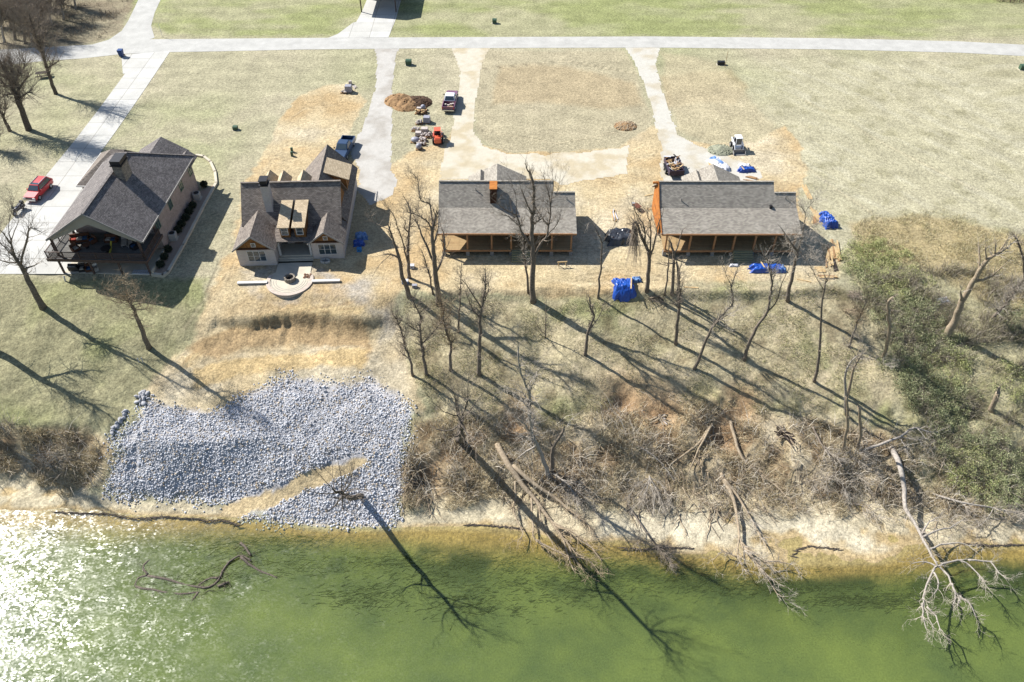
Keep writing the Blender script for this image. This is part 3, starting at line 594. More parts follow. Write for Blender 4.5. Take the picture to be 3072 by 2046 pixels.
# patio under the deck, planting bed, kerb
def patio1():
    m = MB(); q = [L1(-10.6,-.45),L1(.15,-.45),L1(.15,4.5),L1(-10.6,4.5)]; m.slab([(p.x,p.y,.05) for p in q], .3); props(m.build('patio', M_conc2), kind='structure')
    kerb = [at_z('z1', *p) for p in ((1497,1452),(1600,1464),(1650,1432),(1800,1170),(2010,762),(2122,560),(2110,450),(2065,352),(2000,300),(1930,287))]
    m = MB(); q = [Vector((p.x,p.y)) for p in kerb[:6]] + [Vector(L1(.2,17)[:2]), Vector(L1(.2,4.7)[:2]), Vector(L1(.35,-.3)[:2])]
    m.slab([(p.x,p.y,.10) for p in q], .3); props(m.build('planting_bed', mk('bed_gravel', srgb(206,180,158), srgb(180,158,140), 9, .95, .4, bscale=30)), kind='structure')
    m = MB()
    for a, b in zip(kerb[:-1], kerb[1:]):
        d = (b-a).normalized()*.1; m.beam((a.x-d.x,a.y-d.y,.02),(b.x+d.x,b.y+d.y,.02),.34,.5)
    a, b = kerb[0], L1(.3,4.4); m.beam((a.x,a.y,.25),(b.x,b.y,.25),.22,.75)
    t = thing('retaining_wall', 'pale concrete retaining kerb curving round the brick house planting bed', 'wall', (kerb[0].x,kerb[0].y,0)); m.build('kerb', M_conc2, t, off=(kerb[0].x,kerb[0].y,0))
patio1()
def leaf_blob(name, mats, parent, c, r, n, rng, leaf=.16, squash=1., stem=True):
    v = []; f = []; rr = np.random.default_rng(rng)
    d = rr.normal(size=(n,3)); d /= np.linalg.norm(d,axis=1,keepdims=True); rad = rr.random(n)**.45
    p = d*rad[:,None]*np.array([r,r,r*squash])*(.75+.45*rr.random((n,1))) + np.array(c); p[:,2] = np.maximum(p[:,2], c[2]-r*squash*.95)
    a = rr.normal(size=(n,3)); a /= np.linalg.norm(a,axis=1,keepdims=True); b = np.cross(a, rr.normal(size=(n,3))); b /= np.linalg.norm(b,axis=1,keepdims=True)
    s = leaf*(.6+.8*rr.random((n,1))); V = np.stack([p-a*s, p+b*s*.45, p+a*s, p-b*s*.45], 1).reshape(-1,3); F = np.arange(n*4).reshape(-1,4)
    return np_mesh(name, V, F, mats, parent)
M_boxwood = mk('boxwood_leaf', srgb(64,74,54), srgb(44,54,40), 6, .8)
ORD = ['first','second','third','fourth','fifth','sixth','seventh','eighth','ninth','tenth']
for i, (a, b) in enumerate([(1580,1372),(1618,1297),(1655,1222),(1755,1032),(1790,972),(1828,912),(1860,852),(1895,792),(2005,586)]):
    p = at_z('z1', a, b, .1); t = thing('shrub', 'dark round evergreen shrub, %s from the river end of the planting bed' % ORD[i], 'shrub', (p.x,p.y,.1), 0, 'clipped shrubs beside the brick house')
    leaf_blob('foliage', M_boxwood, t, (0,0,.42), .52, 900, i+3, .11, .85); s = MB(); s.tube([(0,0,-.05),(0,0,.5)], [.05,.02], 5); s.build('stem', M_logdark, t)
def ac(t, x, y, label):
    p = at_z(t, x, y, .1); o = thing('air_conditioner', label, 'air conditioner', (p.x,p.y,.1), .1, 'outdoor cooling units')
    m = MB(); m.box(-.42,-.42,.06,.42,.42,.95); m.build('housing', mk('ac_grey', srgb(206,204,198), srgb(190,188,184), 3, .6), o)
    m = MB(); m.cyl(0,0,.951,.99,.34,20); m.build('fan_grille', M_blackm, o); m = MB(); m.box(-.5,-.5,-.02,.5,.5,.06); m.build('pad', M_conc2, o)
    s = MB()
    for k in range(7): s.box(-.43,-.36,.18+k*.1,.43,.36,.21+k*.1)
    s.build('louvres', M_cmu, o)
ac('z1', 1940, 705, 'grey outdoor air conditioner near the middle of the brick wall'); ac('z1', 1705, 1100, 'grey outdoor air conditioner near the deck end of the brick wall')

# ------------------------------------------------------------------ 2: white brick house with two front gables
def house2():
    h = thing('gabled_house', 'white brick house with brown roof, two front gables, dormers and tall white chimney', 'house', (-26.7,77.0,0), math.radians(2.2))
    sl = 1.03; pl = lambda y: 3.3 + sl*(y-3.2)      # front plane of the main roof
    w = MB()
    w.box(-6.7,-.5,-.3,-2.15,3.3,2.7); w.wallpoly([(-6.7,-.5,2.7),(-2.15,-.5,2.7),(-4.42,-.5,4.4)], (0,.2,0))
    w.box(2.15,.55,-.3,5.95,3.4,2.7)
    w.wallpoly([(2.15,.55,2.7),(5.95,.55,2.7),(4.05,.55,4.1)], (0,.2,0))
    w.box(-6.2,3.31,-.3,5.2,10.5,3.1); w.box(-.3,10.52,-.3,5.98,16.3,2.75); w.box(5.21,3.41,-.3,5.97,10.51,2.74)
    w.build('wall', M_brick_white, h)
    # main roof with flatter porch eave
    r = MB(); y0, yr, zr = 3.2, 6.9, pl(6.9)
    r.slab([(-6.5,y0,pl(y0)),(5.75,y0,pl(y0)),(5.75,yr,zr),(-6.5,yr,zr)], .14); r.slab([(5.75,yr,zr),(5.75,yr+3.9,zr-4.0),(-6.5,yr+3.9,zr-4.0),(-6.5,yr,zr)], .14)
    r.slab([(-2.3,.6,2.72),(2.3,.6,2.72),(2.3,3.195,pl(3.195)),(-2.3,3.195,pl(3.195))], .13); ro = r.build('roof', M_sh_brown, h)
    c = MB(); c.beam((-6.5,yr,zr+.03),(5.75,yr,zr+.03),.28,.07); c.build('ridge_cap', M_sh_brown, ro)
    r = MB(); gable_roof_y(r, -7.0, -1.82, -4.42, 2.62, 4.72, -.95, 4.8); lo = r.build('wing_roof', M_sh_brown, h)
    f = MB(); f.beam((-7.0,-.99,2.56),(-4.42,-.99,4.66),.08,.18); f.beam((-1.82,-.99,2.56),(-4.42,-.99,4.66),.08,.18); f.build('fascia', M_fascia, lo)
    r = MB(); gable_roof_y(r, 1.85, 6.25, 4.05, 2.62, 4.36, .1, 4.5); lo = r.build('wing_roof', M_sh_brown, h)
    f = MB(); f.beam((1.85,.06,2.56),(4.05,.06,4.3),.08,.18); f.beam((6.25,.06,2.56),(4.05,.06,4.3),.08,.18); f.build('fascia', M_fascia, lo)
    for (xa, xb, y, zt) in ((-6.35,-2.5,-.53,4.22),(2.5,5.6,.52,3.95)):
        g = MB(); xm = (xa+xb)/2; g.wallpoly([(xa,y,2.72),(xb,y,2.72),(xm,y,zt)], (0,.03,0)); g.build('gable_shake', M_shake, h)
        b = MB(); b.box(xa-.3,y-.09,2.5,xb+.3,y-.01,2.72); b.build('gable_shade_band', M_logdark, h)  # dark strip standing in for the shadow band under the gable overhang
        window(h, '-y', xm, y-.005, 2.98, .42, .42, 1, 1)
    window(h, '-y', -4.35, -.5, .75, 2.1, 1.45, 3, 2); window(h, '-y', 4.05, .55, .75, 2.1, 1.45, 3, 2)
    window(h, '-y', 0.0, 3.31, .9, 2.6, 1.5, 3, 1); window(h, '-y', -1.75, 3.31, .3, .75, 2.1, 1, 1)
    # front dormers
    for xa, xb in ((-1.55,-.12),(.18,1.78)):
        m = MB(); m.box(xa+.15,1.2,2.9,xb-.15,4.6,4.55); d = m.build('dormer', M_shake, h)
        m = MB(); m.slab([(xa,.82,4.62),(xb,.82,4.62),(xb,5.4,5.52),(xa,5.4,5.52)], .12); m.build('dormer_roof', M_sh_tan, d)
        window(d, '-y', (xa+xb)/2, 1.2, 3.35, .72, .95, 1, 2)
    # back dormers seen over the ridge
    for x, z in ((-3.6,6.4),(-1.9,6.3),(.6,6.3)):
        m = MB(); gable_roof_y(m, x-.9, x+.9, x, z-.7, z+.35, 7.6, 10.4, .1); m.build('rear_dormer_roof', M_sh_tan, h)
        m = MB(); m.box(x-.7,7.7,4.2,x+.7,10.0,z-.7); m.build('rear_dormer', M_shake, h)
    # right gable end and back wing
    g = MB(); g.wallpoly([(5.42,3.9,3.45),(5.42,9.8,3.45),(5.42,6.9,zr-.28)], (-.2,0,0)); g.build('gable_shake', M_shake, h)
    r = MB(); r.slab([(6.3,4.4,2.72),(6.3,8.0,2.72),(5.43,8.0,3.7),(5.43,4.4,3.7)], .12); gable_roof_y(r, -.7, 6.3, 2.8, 2.76, 6.5, 8.01, 16.7); r.build('back_wing_roof', M_sh_brown, h)
    m = MB(); m.slab([(6.15,10.3,5.05),(6.15,13.9,5.05),(3.0,13.9,6.25),(3.0,10.3,6.25)], .12); do = m.build('shed_dormer_roof', M_sh_tan, h)
    m = MB(); m.wallpoly([(3.1,10.55,5.9),(3.4,10.55,5.0),(5.7,10.55,3.2),(5.7,10.55,5.0)], (0,3.1,0)); m.build('shed_dormer', M_shake, h)
    # chimney
    c = MB(); c.box(-3.45,4.35,4.0,-2.55,5.5,8.2); co = c.build('chimney', M_brick_white, h)
    k = MB(); k.box(-3.55,4.25,8.21,-2.45,5.6,8.34); k.box(-3.4,4.4,8.35,-2.6,5.45,8.85); k.box(-3.5,4.3,8.86,-2.5,5.55,8.95); k.build('chimney_cap', M_blackm, co)
    # porch, steps
    m = MB(); m.box(-2.14,.85,-.2,2.14,3.3,.42); m.build('porch_floor', M_conc2, h)
    for i in range(3): m = MB(); m.box(-2.13,.85-.34*(i+1),-.2,2.13,.85-.34*i-.003,.28-.14*i); m.build('step', M_conc2, h)
    for x in (-1.9,1.9): m = MB(); m.box(x-.12,.8,.42,x+.12,1.04,2.7); m.build('porch_post', M_trim, h)
    m = MB(); m.box(-.55,3.24,.42,.55,3.3,2.55); d = m.build('door', M_logdark, h); m = MB(); m.box(.38,3.19,1.4,.44,3.235,1.5); m.build('handle', M_blackm, d)
    return h
M_sh_tan = brickmat('tan_shingle', srgb(244,222,186), srgb(212,190,156), srgb(160,144,122), .34, .2, .016, vary=.15)
H2 = house2(); bpy.context.view_layer.update()
def L2(x, y, z=0): return H2.matrix_world @ Vector((x, y, z))
def patio2():
    c = L2(-.15,-3.6); R = 2.65; n = 40
    # half-round terrace joined to a straight walk
    poly = [L2(-2.1,-.2),L2(-2.1,-2.0)] ; poly = [(p.x,p.y) for p in poly]
    for k in range(n+1):
        a = math.radians(150 + 240*k/n); poly.append((c.x+R*math.cos(a), c.y+R*math.sin(a)))
    poly += [(p.x,p.y) for p in (L2(2.1,-2.0),L2(2.1,-.2))]
    t = thing('terrace', 'round pale concrete terrace with a curved wall in front of the white house', 'terrace', (c.x,c.y,-.9)); off = (c.x,c.y,-.9)
    m = MB(); m.prism(poly, -1.3, .08); m.build('terrace_slab', M_conc2, t, off=off)
    m = MB(); ro, ri = R+.16, R-.30
    for k in range(n):
        a, b = math.radians(158+224*k/n), math.radians(158+224*(k+1)/n)
        q = [(c.x+r*math.cos(x), c.y+r*math.sin(x)) for r, x in ((ri,a),(ro,a),(ro,b),(ri,b))]; m.hexa([(*p,-1.5) for p in q]+[(*p,.14) for p in q])
    m.build('curved_wall', M_retw, t, off=off)
    for k in range(3):                        # scored rings
        m = MB(); r = R-.45-.28*k
        for j in range(24):
            a, b = math.radians(180+180*j/24), math.radians(180+180*(j+1)/24)
            m.beam((c.x+r*math.cos(a),c.y+r*math.sin(a),.082),(c.x+r*math.cos(b),c.y+r*math.sin(b),.082),.05,.012)
        m.build('joint_ring', M_cmu, t, off=off)
    for (x0, x1, lab) in ((-6.3,-2.75,'low white garden wall left of the round terrace'),(2.55,5.9,'low white garden wall right of the round terrace')):
        a, b = L2(x0,-3.95), L2(x1,-3.95); o = thing('garden_wall', lab, 'wall', (a.x,a.y,-.6), 0, 'garden walls beside the terrace')
        m = MB(); m.beam((a.x,a.y,-.25),(b.x,b.y,-.25),.3,.9); m.build('wall_body', M_retw, o, off=(a.x,a.y,-.6))
        m = MB(); m.beam((a.x,a.y,.24),(b.x,b.y,.24),.4,.08); m.build('coping', M_trim, o, off=(a.x,a.y,-.6))
    p = at_z('z2', 662, 1255, .3); o = thing('fire_pit', 'round pale stone fire pit on the terrace', 'fire pit', (p.x,p.y,.085)); rng = random.Random(4)
    for ring in range(3):
        for k in range(11):
            a = 2*math.pi*(k+.5*ring)/11; m = MB(); m.rbox((.56*math.cos(a),.56*math.sin(a),.09+.17*ring),(.2,.31,.165),a,0,0,.012); m.build('block', M_stone, o)
    m = MB(); m.cyl(0,0,.02,.2,.44,20); m.build('ash_bed', M_dark, o)
    p = at_z('z2', 820, 1232, .1); o = thing('paver_stack', 'loose brown pavers laid out on the round terrace', 'pavers', (p.x,p.y,.085))
    for i in range(9): m = MB(); m.rbox(((i%3)*.3-.3+rng.uniform(-.05,.05),(i//3)*.28-.25,.05),(.2,.12 if i%2 else .26,.1),rng.uniform(-.3,.3)); m.build('paver', mk('paver_brown', srgb(150,112,88)) if i == 0 else bpy.data.materials['paver_brown'], o)
    p = at_z('z2', 985, 1103, 0); o = thing('window_well', 'pale round ring on the ground below the right front gable', 'ring', (p.x,p.y,gz(p.x,p.y)-.02))
    m = MB(); rin = MB()
    for j in range(24):
        a, b = 2*math.pi*j/24, 2*math.pi*(j+1)/24; q = [(r*1.25*math.cos(x), r*.8*math.sin(x)) for r, x in ((.36,a),(.5,a),(.5,b),(.36,b))]; m.hexa([(*s,0) for s in q]+[(*s,.3) for s in q])
    m.build('ring_wall', M_conc, o); rin.prism([(.44*math.cos(2*math.pi*j/16), .28*math.sin(2*math.pi*j/16)) for j in range(16)], .01, .06); rin.build('gravel_fill', M_cmu, o)
patio2()

# ------------------------------------------------------------------ 3, 4: lodge-style houses
def lodge(name, label, O, gable_x, chimney, cedar_left, seed):
    rng = random.Random(seed); h = thing(name, label, 'house', (*O,0), 0)
    xl, xr, xm = -8.5, 8.5, 5.75; ze, zb, zr = 3.3, 4.6, 6.75; yb, yr = 3.6, 6.2; s = (zr-zb)/(yr-yb); zlow = 5.85; ylow = yb+(zlow-zb)/s
    w = MB(); w.box(xl+.35,yb+.05,.3,xm-.35,9.9,4.4); w.box(xm-.349,yb+.05,.3,xr-.5,7.3,3.9); w.build('wall', M_logdark, h)
    g = MB(); m_side = M_cedar if cedar_left else M_logdark
    g.wallpoly([(xl+.3,yb+.2,.3),(xl+.3,9.8,.3),(xl+.3,9.8,3.5),(xl+.3,yr,zr-.25),(xl+.3,yb,zb-.2)], (.04,0,0)); g.build('gable_boards', m_side, h)
    g = MB(); g.wallpoly([(xm-.3,yb+.2,4.3),(xm-.3,yr,zr-.25),(xm-.3,9.0,4.3)], (-.04,0,0)); g.build('gable_boards', M_logdark, h)
    r = MB(); r.slab([(xl,0,ze),(xr,0,ze),(xr,yb,zb),(xl,yb,zb)], .16); ro = r.build('porch_roof', M_sh_grey, h)
    f = MB(); f.beam((xl,-.04,ze-.1),(xr,-.04,ze-.1),.06,.2); f.build('fascia', M_post, ro)
    r = MB(); r.slab([(xl,yb+.004,zb),(xr-.06,yb+.004,zb),(xr-.06,ylow,zlow),(xm,ylow,zlow),(xm,yr,zr),(xl,yr,zr)], .15)
    r.slab([(xm,yr,zr),(xm,10.4,3.3),(xl,10.4,3.3),(xl,yr,zr)], .15); r.slab([(xr-.06,ylow,zlow),(xr-.06,9.5,zlow-(9.5-ylow)*.8),(xm+.02,9.5,zlow-(9.5-ylow)*.8),(xm+.02,ylow,zlow)], .15)
    ro = r.build('roof', M_sh_grey, h)
    c = MB(); c.beam((xl,yr,zr+.03),(xm,yr,zr+.03),.26,.06); c.beam((xm,ylow,zlow+.03),(xr-.06,ylow,zlow+.03),.24,.06); c.build('ridge_cap', M_sh_grey, ro)
    if cedar_left:
        b = MB(); b.beam((xl-.06,0,ze-.02),(xl-.06,yb,zb-.02),.1,.26); b.beam((xl-.06,yb,zb-.02),(xl-.06,yr,zr-.02),.1,.26); b.beam((xl-.75,yr,zr-.16),(xl-.02,yr,zr-.16),.2,.24); b.build('barge_board', M_cedar, h)
    # back wing with cross gable
    zg = 4.55; w2 = MB(); w2.box(gable_x-3.4,9.95,.2,gable_x+3.4,13.2,2.5); w2.build('wall', M_logdark, h)
    r = MB(); gable_roof_y(r, gable_x-3.9, gable_x+3.9, gable_x, 2.55, zg, 7.4, 13.8); r.build('rear_roof', M_sh_grey, h)
    r = MB(); gable_roof_y(r, gable_x-2.9, gable_x-1.5, gable_x-2.2, 3.45, 4.05, 10.4, 13.2, .08); r.build('rear_dormer_roof', M_sh_grey, h)
    # deck
    zd = .92; d = MB(); d.box(-8.0,-.12,zd-.06,8.05,yb,zd); do = d.build('deck', M_deckw, h)
    b = MB(); b.box(-8.04,-.18,zd-.26,.5,-.125,zd+.01); b.box(3.05,-.18,zd-.26,8.09,-.125,zd+.01); b.build('rim_board', M_post, do)
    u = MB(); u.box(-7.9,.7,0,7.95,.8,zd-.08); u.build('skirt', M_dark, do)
    for x in (-7.85,-4.9,-1.9,.5,3.05,5.5,7.9):
        p = MB(); p.box(x-.1,-.05,zd,x+.1,.15,ze-.12+.04); p.build('porch_post', M_post, h)
        q = MB(); q.box(x-.22,-.1,-.1,x+.22,.34,zd-.27); q.build('pier', M_cmu, h)
    bm = MB(); bm.box(-8.0,-.02,ze-.2,8.0,.12,ze-.03+.05); bm.build('beam', M_post, h)
    for i in range(5): t = MB(); t.box(.56,-.14-.27*(i+1),-.05,2.98,-.14-.27*i-.012,zd-.02-.165*i); t.build('tread', M_tread, h)
    for x in (-6.2,-3.3,4.4,6.6): window(h, '-y', x, yb+.05, 1.75, 1.1, 1.5, 2, 2, M_post, .08)
    dd = MB(); dd.box(1.3,yb-.02,.95,2.3,yb+.04,3.1); dd = dd.build('door', M_logdark, h); k = MB(); k.box(2.12,yb-.07,1.95,2.18,yb-.025,2.1); k.build('handle', M_blackm, dd)
    for x, y in ((-3.9,5.3),(7.4,4.4)) if chimney else ((-5.8,4.3),(7.1,4.5)):
        zz = zb+s*(y-yb); v = MB(); v.cyl(x,y,zz-.1,zz+.45,.06,8); v.build('vent_pipe', M_cmu, h)
    if chimney:
        x0, y0 = -2.12, 4.0; c = MB(); c.box(x0,y0,4.5,x0+.85,y0+1.7,7.0); co = c.build('chimney', M_logdark, h)
        k = MB(); k.box(x0-.05,y0-.05,7.01,x0+.9,y0+1.75,7.08); k.build('plywood_cap', M_cedar, co)
    else:
        v = MB(); v.box(5.1,3.5,4.5,5.4,3.85,4.95); v.build('roof_vent', M_blackm, h)
    return h
H3 = lodge('lodge_house', 'lodge house with grey roof, dark log walls and a boxed plywood-topped chimney', (-.6,78.4), -1.35, True, False, 3)
H4 = lodge('lodge_house', 'lodge house with grey roof and orange cedar gable, rightmost of the four houses', (26.8,78.3), -.1, False, True, 4)

# ------------------------------------------------------------------ 5: carport of the house across the road
def carport():
    o = thing('carport_house', 'pale house with brown carport posts across the road at the top edge', 'house', (-25.5,153,0))
    for x in (-3.3,3.3): m = MB(); m.box(x-.1,-.1,0,x+.1,.1,3.5); m.build('carport_post', M_rail, o)
    m = MB(); m.box(-4.0,7.0,0,4.5,13,3.4); m.build('wall', M_trim, o)
    m = MB(); m.box(-3.2,6.93,.05,1.0,6.99,2.4); m.build('garage_door', M_conc2, o)
    m = MB(); gable_roof_y(m, -4.3, 4.9, .3, 3.5, 5.6, -.6, 13.4); m.build('roof', M_sh_brown, o)
    p = thing('planter_pot', 'dark round pot beside the carport door across the road', 'pot', (-22.0,159.3,.04)); m = MB(); m.loft([[(r*math.cos(a*.3927),r*math.sin(a*.3927),z) for a in range(16)] for r, z in ((.28,0),(.4,.5),(.42,.6))]); m.build('pot', M_blackm, p)
    m = MB(); m.loft([[(r*math.cos(a*.3927),r*math.sin(a*.3927),z) for a in range(16)] for r, z in ((.43,.6),(.46,.64),(.4,.66))]); m.build('rim', M_blackm, p)
carport()
# ------------------------------------------------------------------ bare trees
def bark(name, c1, c2): return mk(name, srgb(*c1), srgb(*c2), 5, .95, .35, bscale=18)
M_bark = bark('grey_brown_bark', (164,150,134), (108,98,88))
M_barkd = bark('dark_bark', (134,122,110), (88,80,72))
M_dead = bark('bleached_wood', (206,198,186), (160,150,140))
M_drift = bark('weathered_wood', (206,188,160), (150,132,110))
M_twig = mk('twig', srgb(186,172,154), srgb(140,126,112), 3, .95)
M_twigp = mk('pale_twig', srgb(214,204,188), srgb(176,164,150), 3, .95)
M_twigt = mk('tan_twig', srgb(208,188,156), srgb(166,146,120), 3, .95)
def rdir(rng): return Vector((rng.gauss(0,1), rng.gauss(0,1), rng.gauss(0,1))).normalized()
def twig(m, p, d, L, r, lvl, rng, up=.25, n=3, spread=.9):
    pts = [p]; rad = [r]; seg = 4 if L > .8 else 3
    for i in range(seg):
        d = (d + rdir(rng)*.22 + Vector((0,0,up*.25))).normalized(); pts.append(pts[-1]+d*(L/seg)); rad.append(max(r*(1-(i+1)/(seg+.6)), .006))
    m.tube(pts, rad, n, cap=False)
    if lvl > 0:
        for k in range(rng.randint(2,4)):
            i = rng.randint(1, seg); q = pts[i]; e = (d + rdir(rng)*spread + Vector((0,0,up))).normalized()
            twig(m, q, e, L*rng.uniform(.45,.7), max(rad[i]*.75,.008), lvl-1, rng, up, n, spread)
def smooth_path(pts, rng, sub=3, jit=.03):
    out = []; n = len(pts)
    for i in range(n-1):
        p0, p1, p2, p3 = pts[max(i-1,0)], pts[i], pts[i+1], pts[min(i+2,n-1)]
        for k in range(sub):
            t = k/sub; q = .5*((2*p1)+(p2-p0)*t+(2*p0-5*p1+4*p2-p3)*t*t+(3*p1-p0-3*p2+p3)*t**3)
            L = (p2-p1).length; out.append(q + rdir(rng)*L*jit*(0 if i == 0 and k == 0 else 1))
    return out+[pts[-1]]
_tn = [0]
def tree(label, view, trunk, limbs=(), r=.2, lean=0., twigs=26, tl=1.3, lvl=2, mat=None, tmat=None, name='bare_tree', group=None, up=.25, top_r=.25, base=None, sink=.25, seed=None, limb_r=.5, spread=.9):
    """trunk / limbs: polylines read in a view, first trunk point at the foot; lean = metres the top leans away (+) or towards the river (-)"""
    _tn[0] += 1; rng = random.Random(1000+_tn[0] if seed is None else seed); mat = mat or M_bark; tmat = tmat or M_twig
    foot = hit(view, *trunk[0]) if base is None else Vector((base[0], base[1], gz(base[0], base[1])))
    Y0 = foot.y; n = len(trunk); acc = [0.]
    for a, b in zip(trunk[:-1], trunk[1:]): acc.append(acc[-1]+math.hypot(b[0]-a[0], b[1]-a[1]))
    P = [foot]+[at_Y(view, x, y, Y0+lean*(acc[i+1]/acc[-1])) for i, (x, y) in enumerate(trunk[1:])]
    r *= 1.3; twigs = int(twigs*2.3); P[0] = foot - Vector((0,0,sink)); path = smooth_path(P, rng); m = len(path); radp = [r*(1.25 if i == 0 else 1)*(1-(1-top_r)*i/(m-1)) for i in range(m)]
    t = thing(name, label, 'tree', tuple(foot), 0, group); off = tuple(foot)
    b = MB(); b.tube(path, radp, 8); b.build('trunk', mat, t, smooth=True, off=off)
    tw = MB(); lim = []
    def near(v):                       # depth of the trunk where a limb starts
        px, py = PX(view, *v); best = None
        for q, rr in zip(path, radp):
            a, c = to_px(q.x, q.y, q.z); d = math.hypot(a-px, c-py)
            if best is None or d < best[0]: best = (d, q, rr)
        return best
    paths = [(path, radp)]
    for L in limbs:
        best = None
        for pp, rr_ in paths:
            px, py = PX(view, *L[0])
            for q, rr in zip(pp, rr_):
                a, c = to_px(q.x, q.y, q.z); d = math.hypot(a-px, c-py)
                if best is None or d < best[0]: best = (d, q, rr)
        _, q0, r0 = best; k = rng.uniform(-.45,.45); Q = [q0]; dist = 0
        for v0, v1 in zip(L[:-1], L[1:]):
            pt = at_Y(view, *v1, Q[-1].y); dist = (pt-Q[-1]).length; pt = at_Y(view, *v1, Q[-1].y + k*dist); Q.append(pt)
        lp = smooth_path(Q, rng); mm = len(lp); lr = [max(r0*limb_r*2*.62*(1-.82*i/(mm-1)), .012) for i in range(mm)]
        paths.append((lp, lr)); lb = MB(); lb.tube(lp, lr, 6); lb.build('limb', mat, t, smooth=True, off=off)
    tot = sum(len(p) for p, _ in paths)
    for pp, rr in paths:
        mm = len(pp); cnt = max(2, int(twigs*mm/tot))
        for k in range(cnt):
            f = rng.uniform(.38 if pp is path else .2, 1.0); i = min(int(f*(mm-1)), mm-2); d = (pp[i+1]-pp[i]).normalized()
            e = (d*.7 + rdir(rng)*spread + Vector((0,0,up))).normalized(); twig(tw, pp[i], e, tl*rng.uniform(.5,1.25), max(min(rr[i]*.5,.05),.016), lvl, rng, up, 3, spread)
        twig(tw, pp[-1], (pp[-1]-pp[-2]).normalized(), tl, max(rr[-1],.014), lvl, rng, up, 3, spread)
    if tw.v: tw.build('crown', tmat, t, off=off)
    return t
G_BANK = 'bare trees on the river bank'
# lawn of the brick house
tree('tall bare tree on the left lawn leaning over the concrete apron', 'z1', [(425,1775),(310,1568),(230,1400),(150,1290),(112,1160)], [[(112,1160),(0,1010),(-80,900)],[(112,1160),(85,980),(120,790),(140,700)],[(118,1150),(170,960),(180,900)],[(215,1360),(270,1080),(300,990),(400,1030)],[(150,1290),(60,1200),(-40,1080)],[(248,1420),(370,1345)],[(180,1330),(60,1330),(-60,1270)]], r=.30, twigs=60, tl=1.9, lvl=2, mat=M_bark)
tree('topped bare tree with a tan spiky crown on the left lawn', 'r2', [(875,552),(840,460),(800,360),(765,285),(752,250)], [[(765,285),(690,240),(612,190)],[(765,280),(640,250)],[(760,275),(735,200),(725,150)],[(765,285),(820,215),(815,200)],[(775,300),(850,290),(922,305)],[(785,325),(840,330),(890,325)],[(760,280),(690,290),(640,270)]], r=.24, twigs=90, tl=1.25, lvl=2, tmat=M_twigt, limb_r=.3, lean=-1.5, spread=1.3)
tree('bare tree at the left edge casting a forked shadow down the lawn', 'r2', [(-55,560),(-120,420),(-190,260),(-240,100)], [[(-150,340),(-90,200),(-60,60)],[(-190,260),(-290,160)]], r=.34, twigs=45, tl=2.2)
tree('bare tree at the left edge shading the brushy bank', 'r2', [(-330,900),(-380,760),(-430,600),(-460,480)], [[(-380,760),(-310,600)],[(-430,600),(-520,500)]], r=.34, twigs=60, tl=2.0)
# corner by the side road
tree('biggest bare tree by the concrete driveway at the upper left', 's4', [(325,708),(300,640),(240,480),(185,340),(140,220),(60,60),(0,-60)], [[(240,480),(215,330),(190,200),(200,60),(230,-80)],[(140,220),(90,120),(40,110),(-40,90)],[(150,240),(150,120),(120,0),(110,-110)],[(185,340),(240,210),(300,120),(330,60)],[(140,220),(60,210),(0,120)],[(160,260),(190,150),(260,20),(280,-70)],[(100,140),(60,20),(30,-120)],[(200,370),(290,300),(370,290)],[(170,300),(90,310),(20,330)]], r=.40, twigs=170, tl=3.0, lvl=2, mat=M_barkd, top_r=.35)
tree('twin-stemmed bare tree behind the biggest one by the driveway', 'z5', [(562,948),(530,860),(490,740),(450,600),(405,470),(340,300),(290,140)], [[(545,900),(500,770),(465,640),(420,520),(400,330),(390,120)],[(450,600),(500,480),(560,380)],[(430,540),(360,440),(300,420)],[(405,470),(450,330),(480,200)],[(480,700),(560,640),(600,600)],[(420,500),(330,350),(220,250)]], r=.26, twigs=110, tl=2.4, mat=M_barkd)
tree('slim bare tree at the left edge above the driveway', 'z5', [(102,1322),(60,1240),(25,1170),(-20,1080),(-60,980)], [[(40,1200),(60,1090),(40,980)],[(0,1120),(-60,1100)]], r=.22, twigs=60, tl=2.2, mat=M_barkd)
tree('bare tree cut by the left edge opposite the red car', 'z5', [(-60,1500),(-90,1400),(-140,1250)], [[(-80,1430),(-30,1330)],[(-100,1380),(-180,1320)]], r=.24, twigs=70, tl=2.2, mat=M_barkd)
# wood in the corner
_wr = random.Random(77)
for k, (a, b) in enumerate([(40,430),(150,400),(250,440),(330,455),(120,300),(230,280),(340,330),(440,360),(60,180),(180,150),(300,190),(420,220),(520,260),(30,30),(150,20),(270,40),(390,80),(520,120),(640,200),(-60,250),(-80,420),(760,90),(620,40)]):
    h_ = _wr.uniform(230,400)*(0.75+.25*b/450); j = _wr.uniform(-60,-10); tr_ = [(a,b),(a+j*.3,b-h_*.35),(a+j*.7,b-h_*.7),(a+j,b-h_)]
    lm = [[(a+j*.4,b-h_*.42),(a+j*.4+_wr.uniform(20,70),b-h_*.75),(a+j*.4+_wr.uniform(30,90),b-h_*1.0)],[(a+j*.5,b-h_*.5),(a+j*.5-_wr.uniform(20,70),b-h_*.8)]]
    tree('bare grey tree in the wood at the top left corner', 'z5', tr_, lm, r=_wr.uniform(.14,.24), twigs=60, tl=2.4, lvl=2, tmat=M_twig, mat=M_bark if k % 3 else M_dead, group='bare trees of the corner wood')
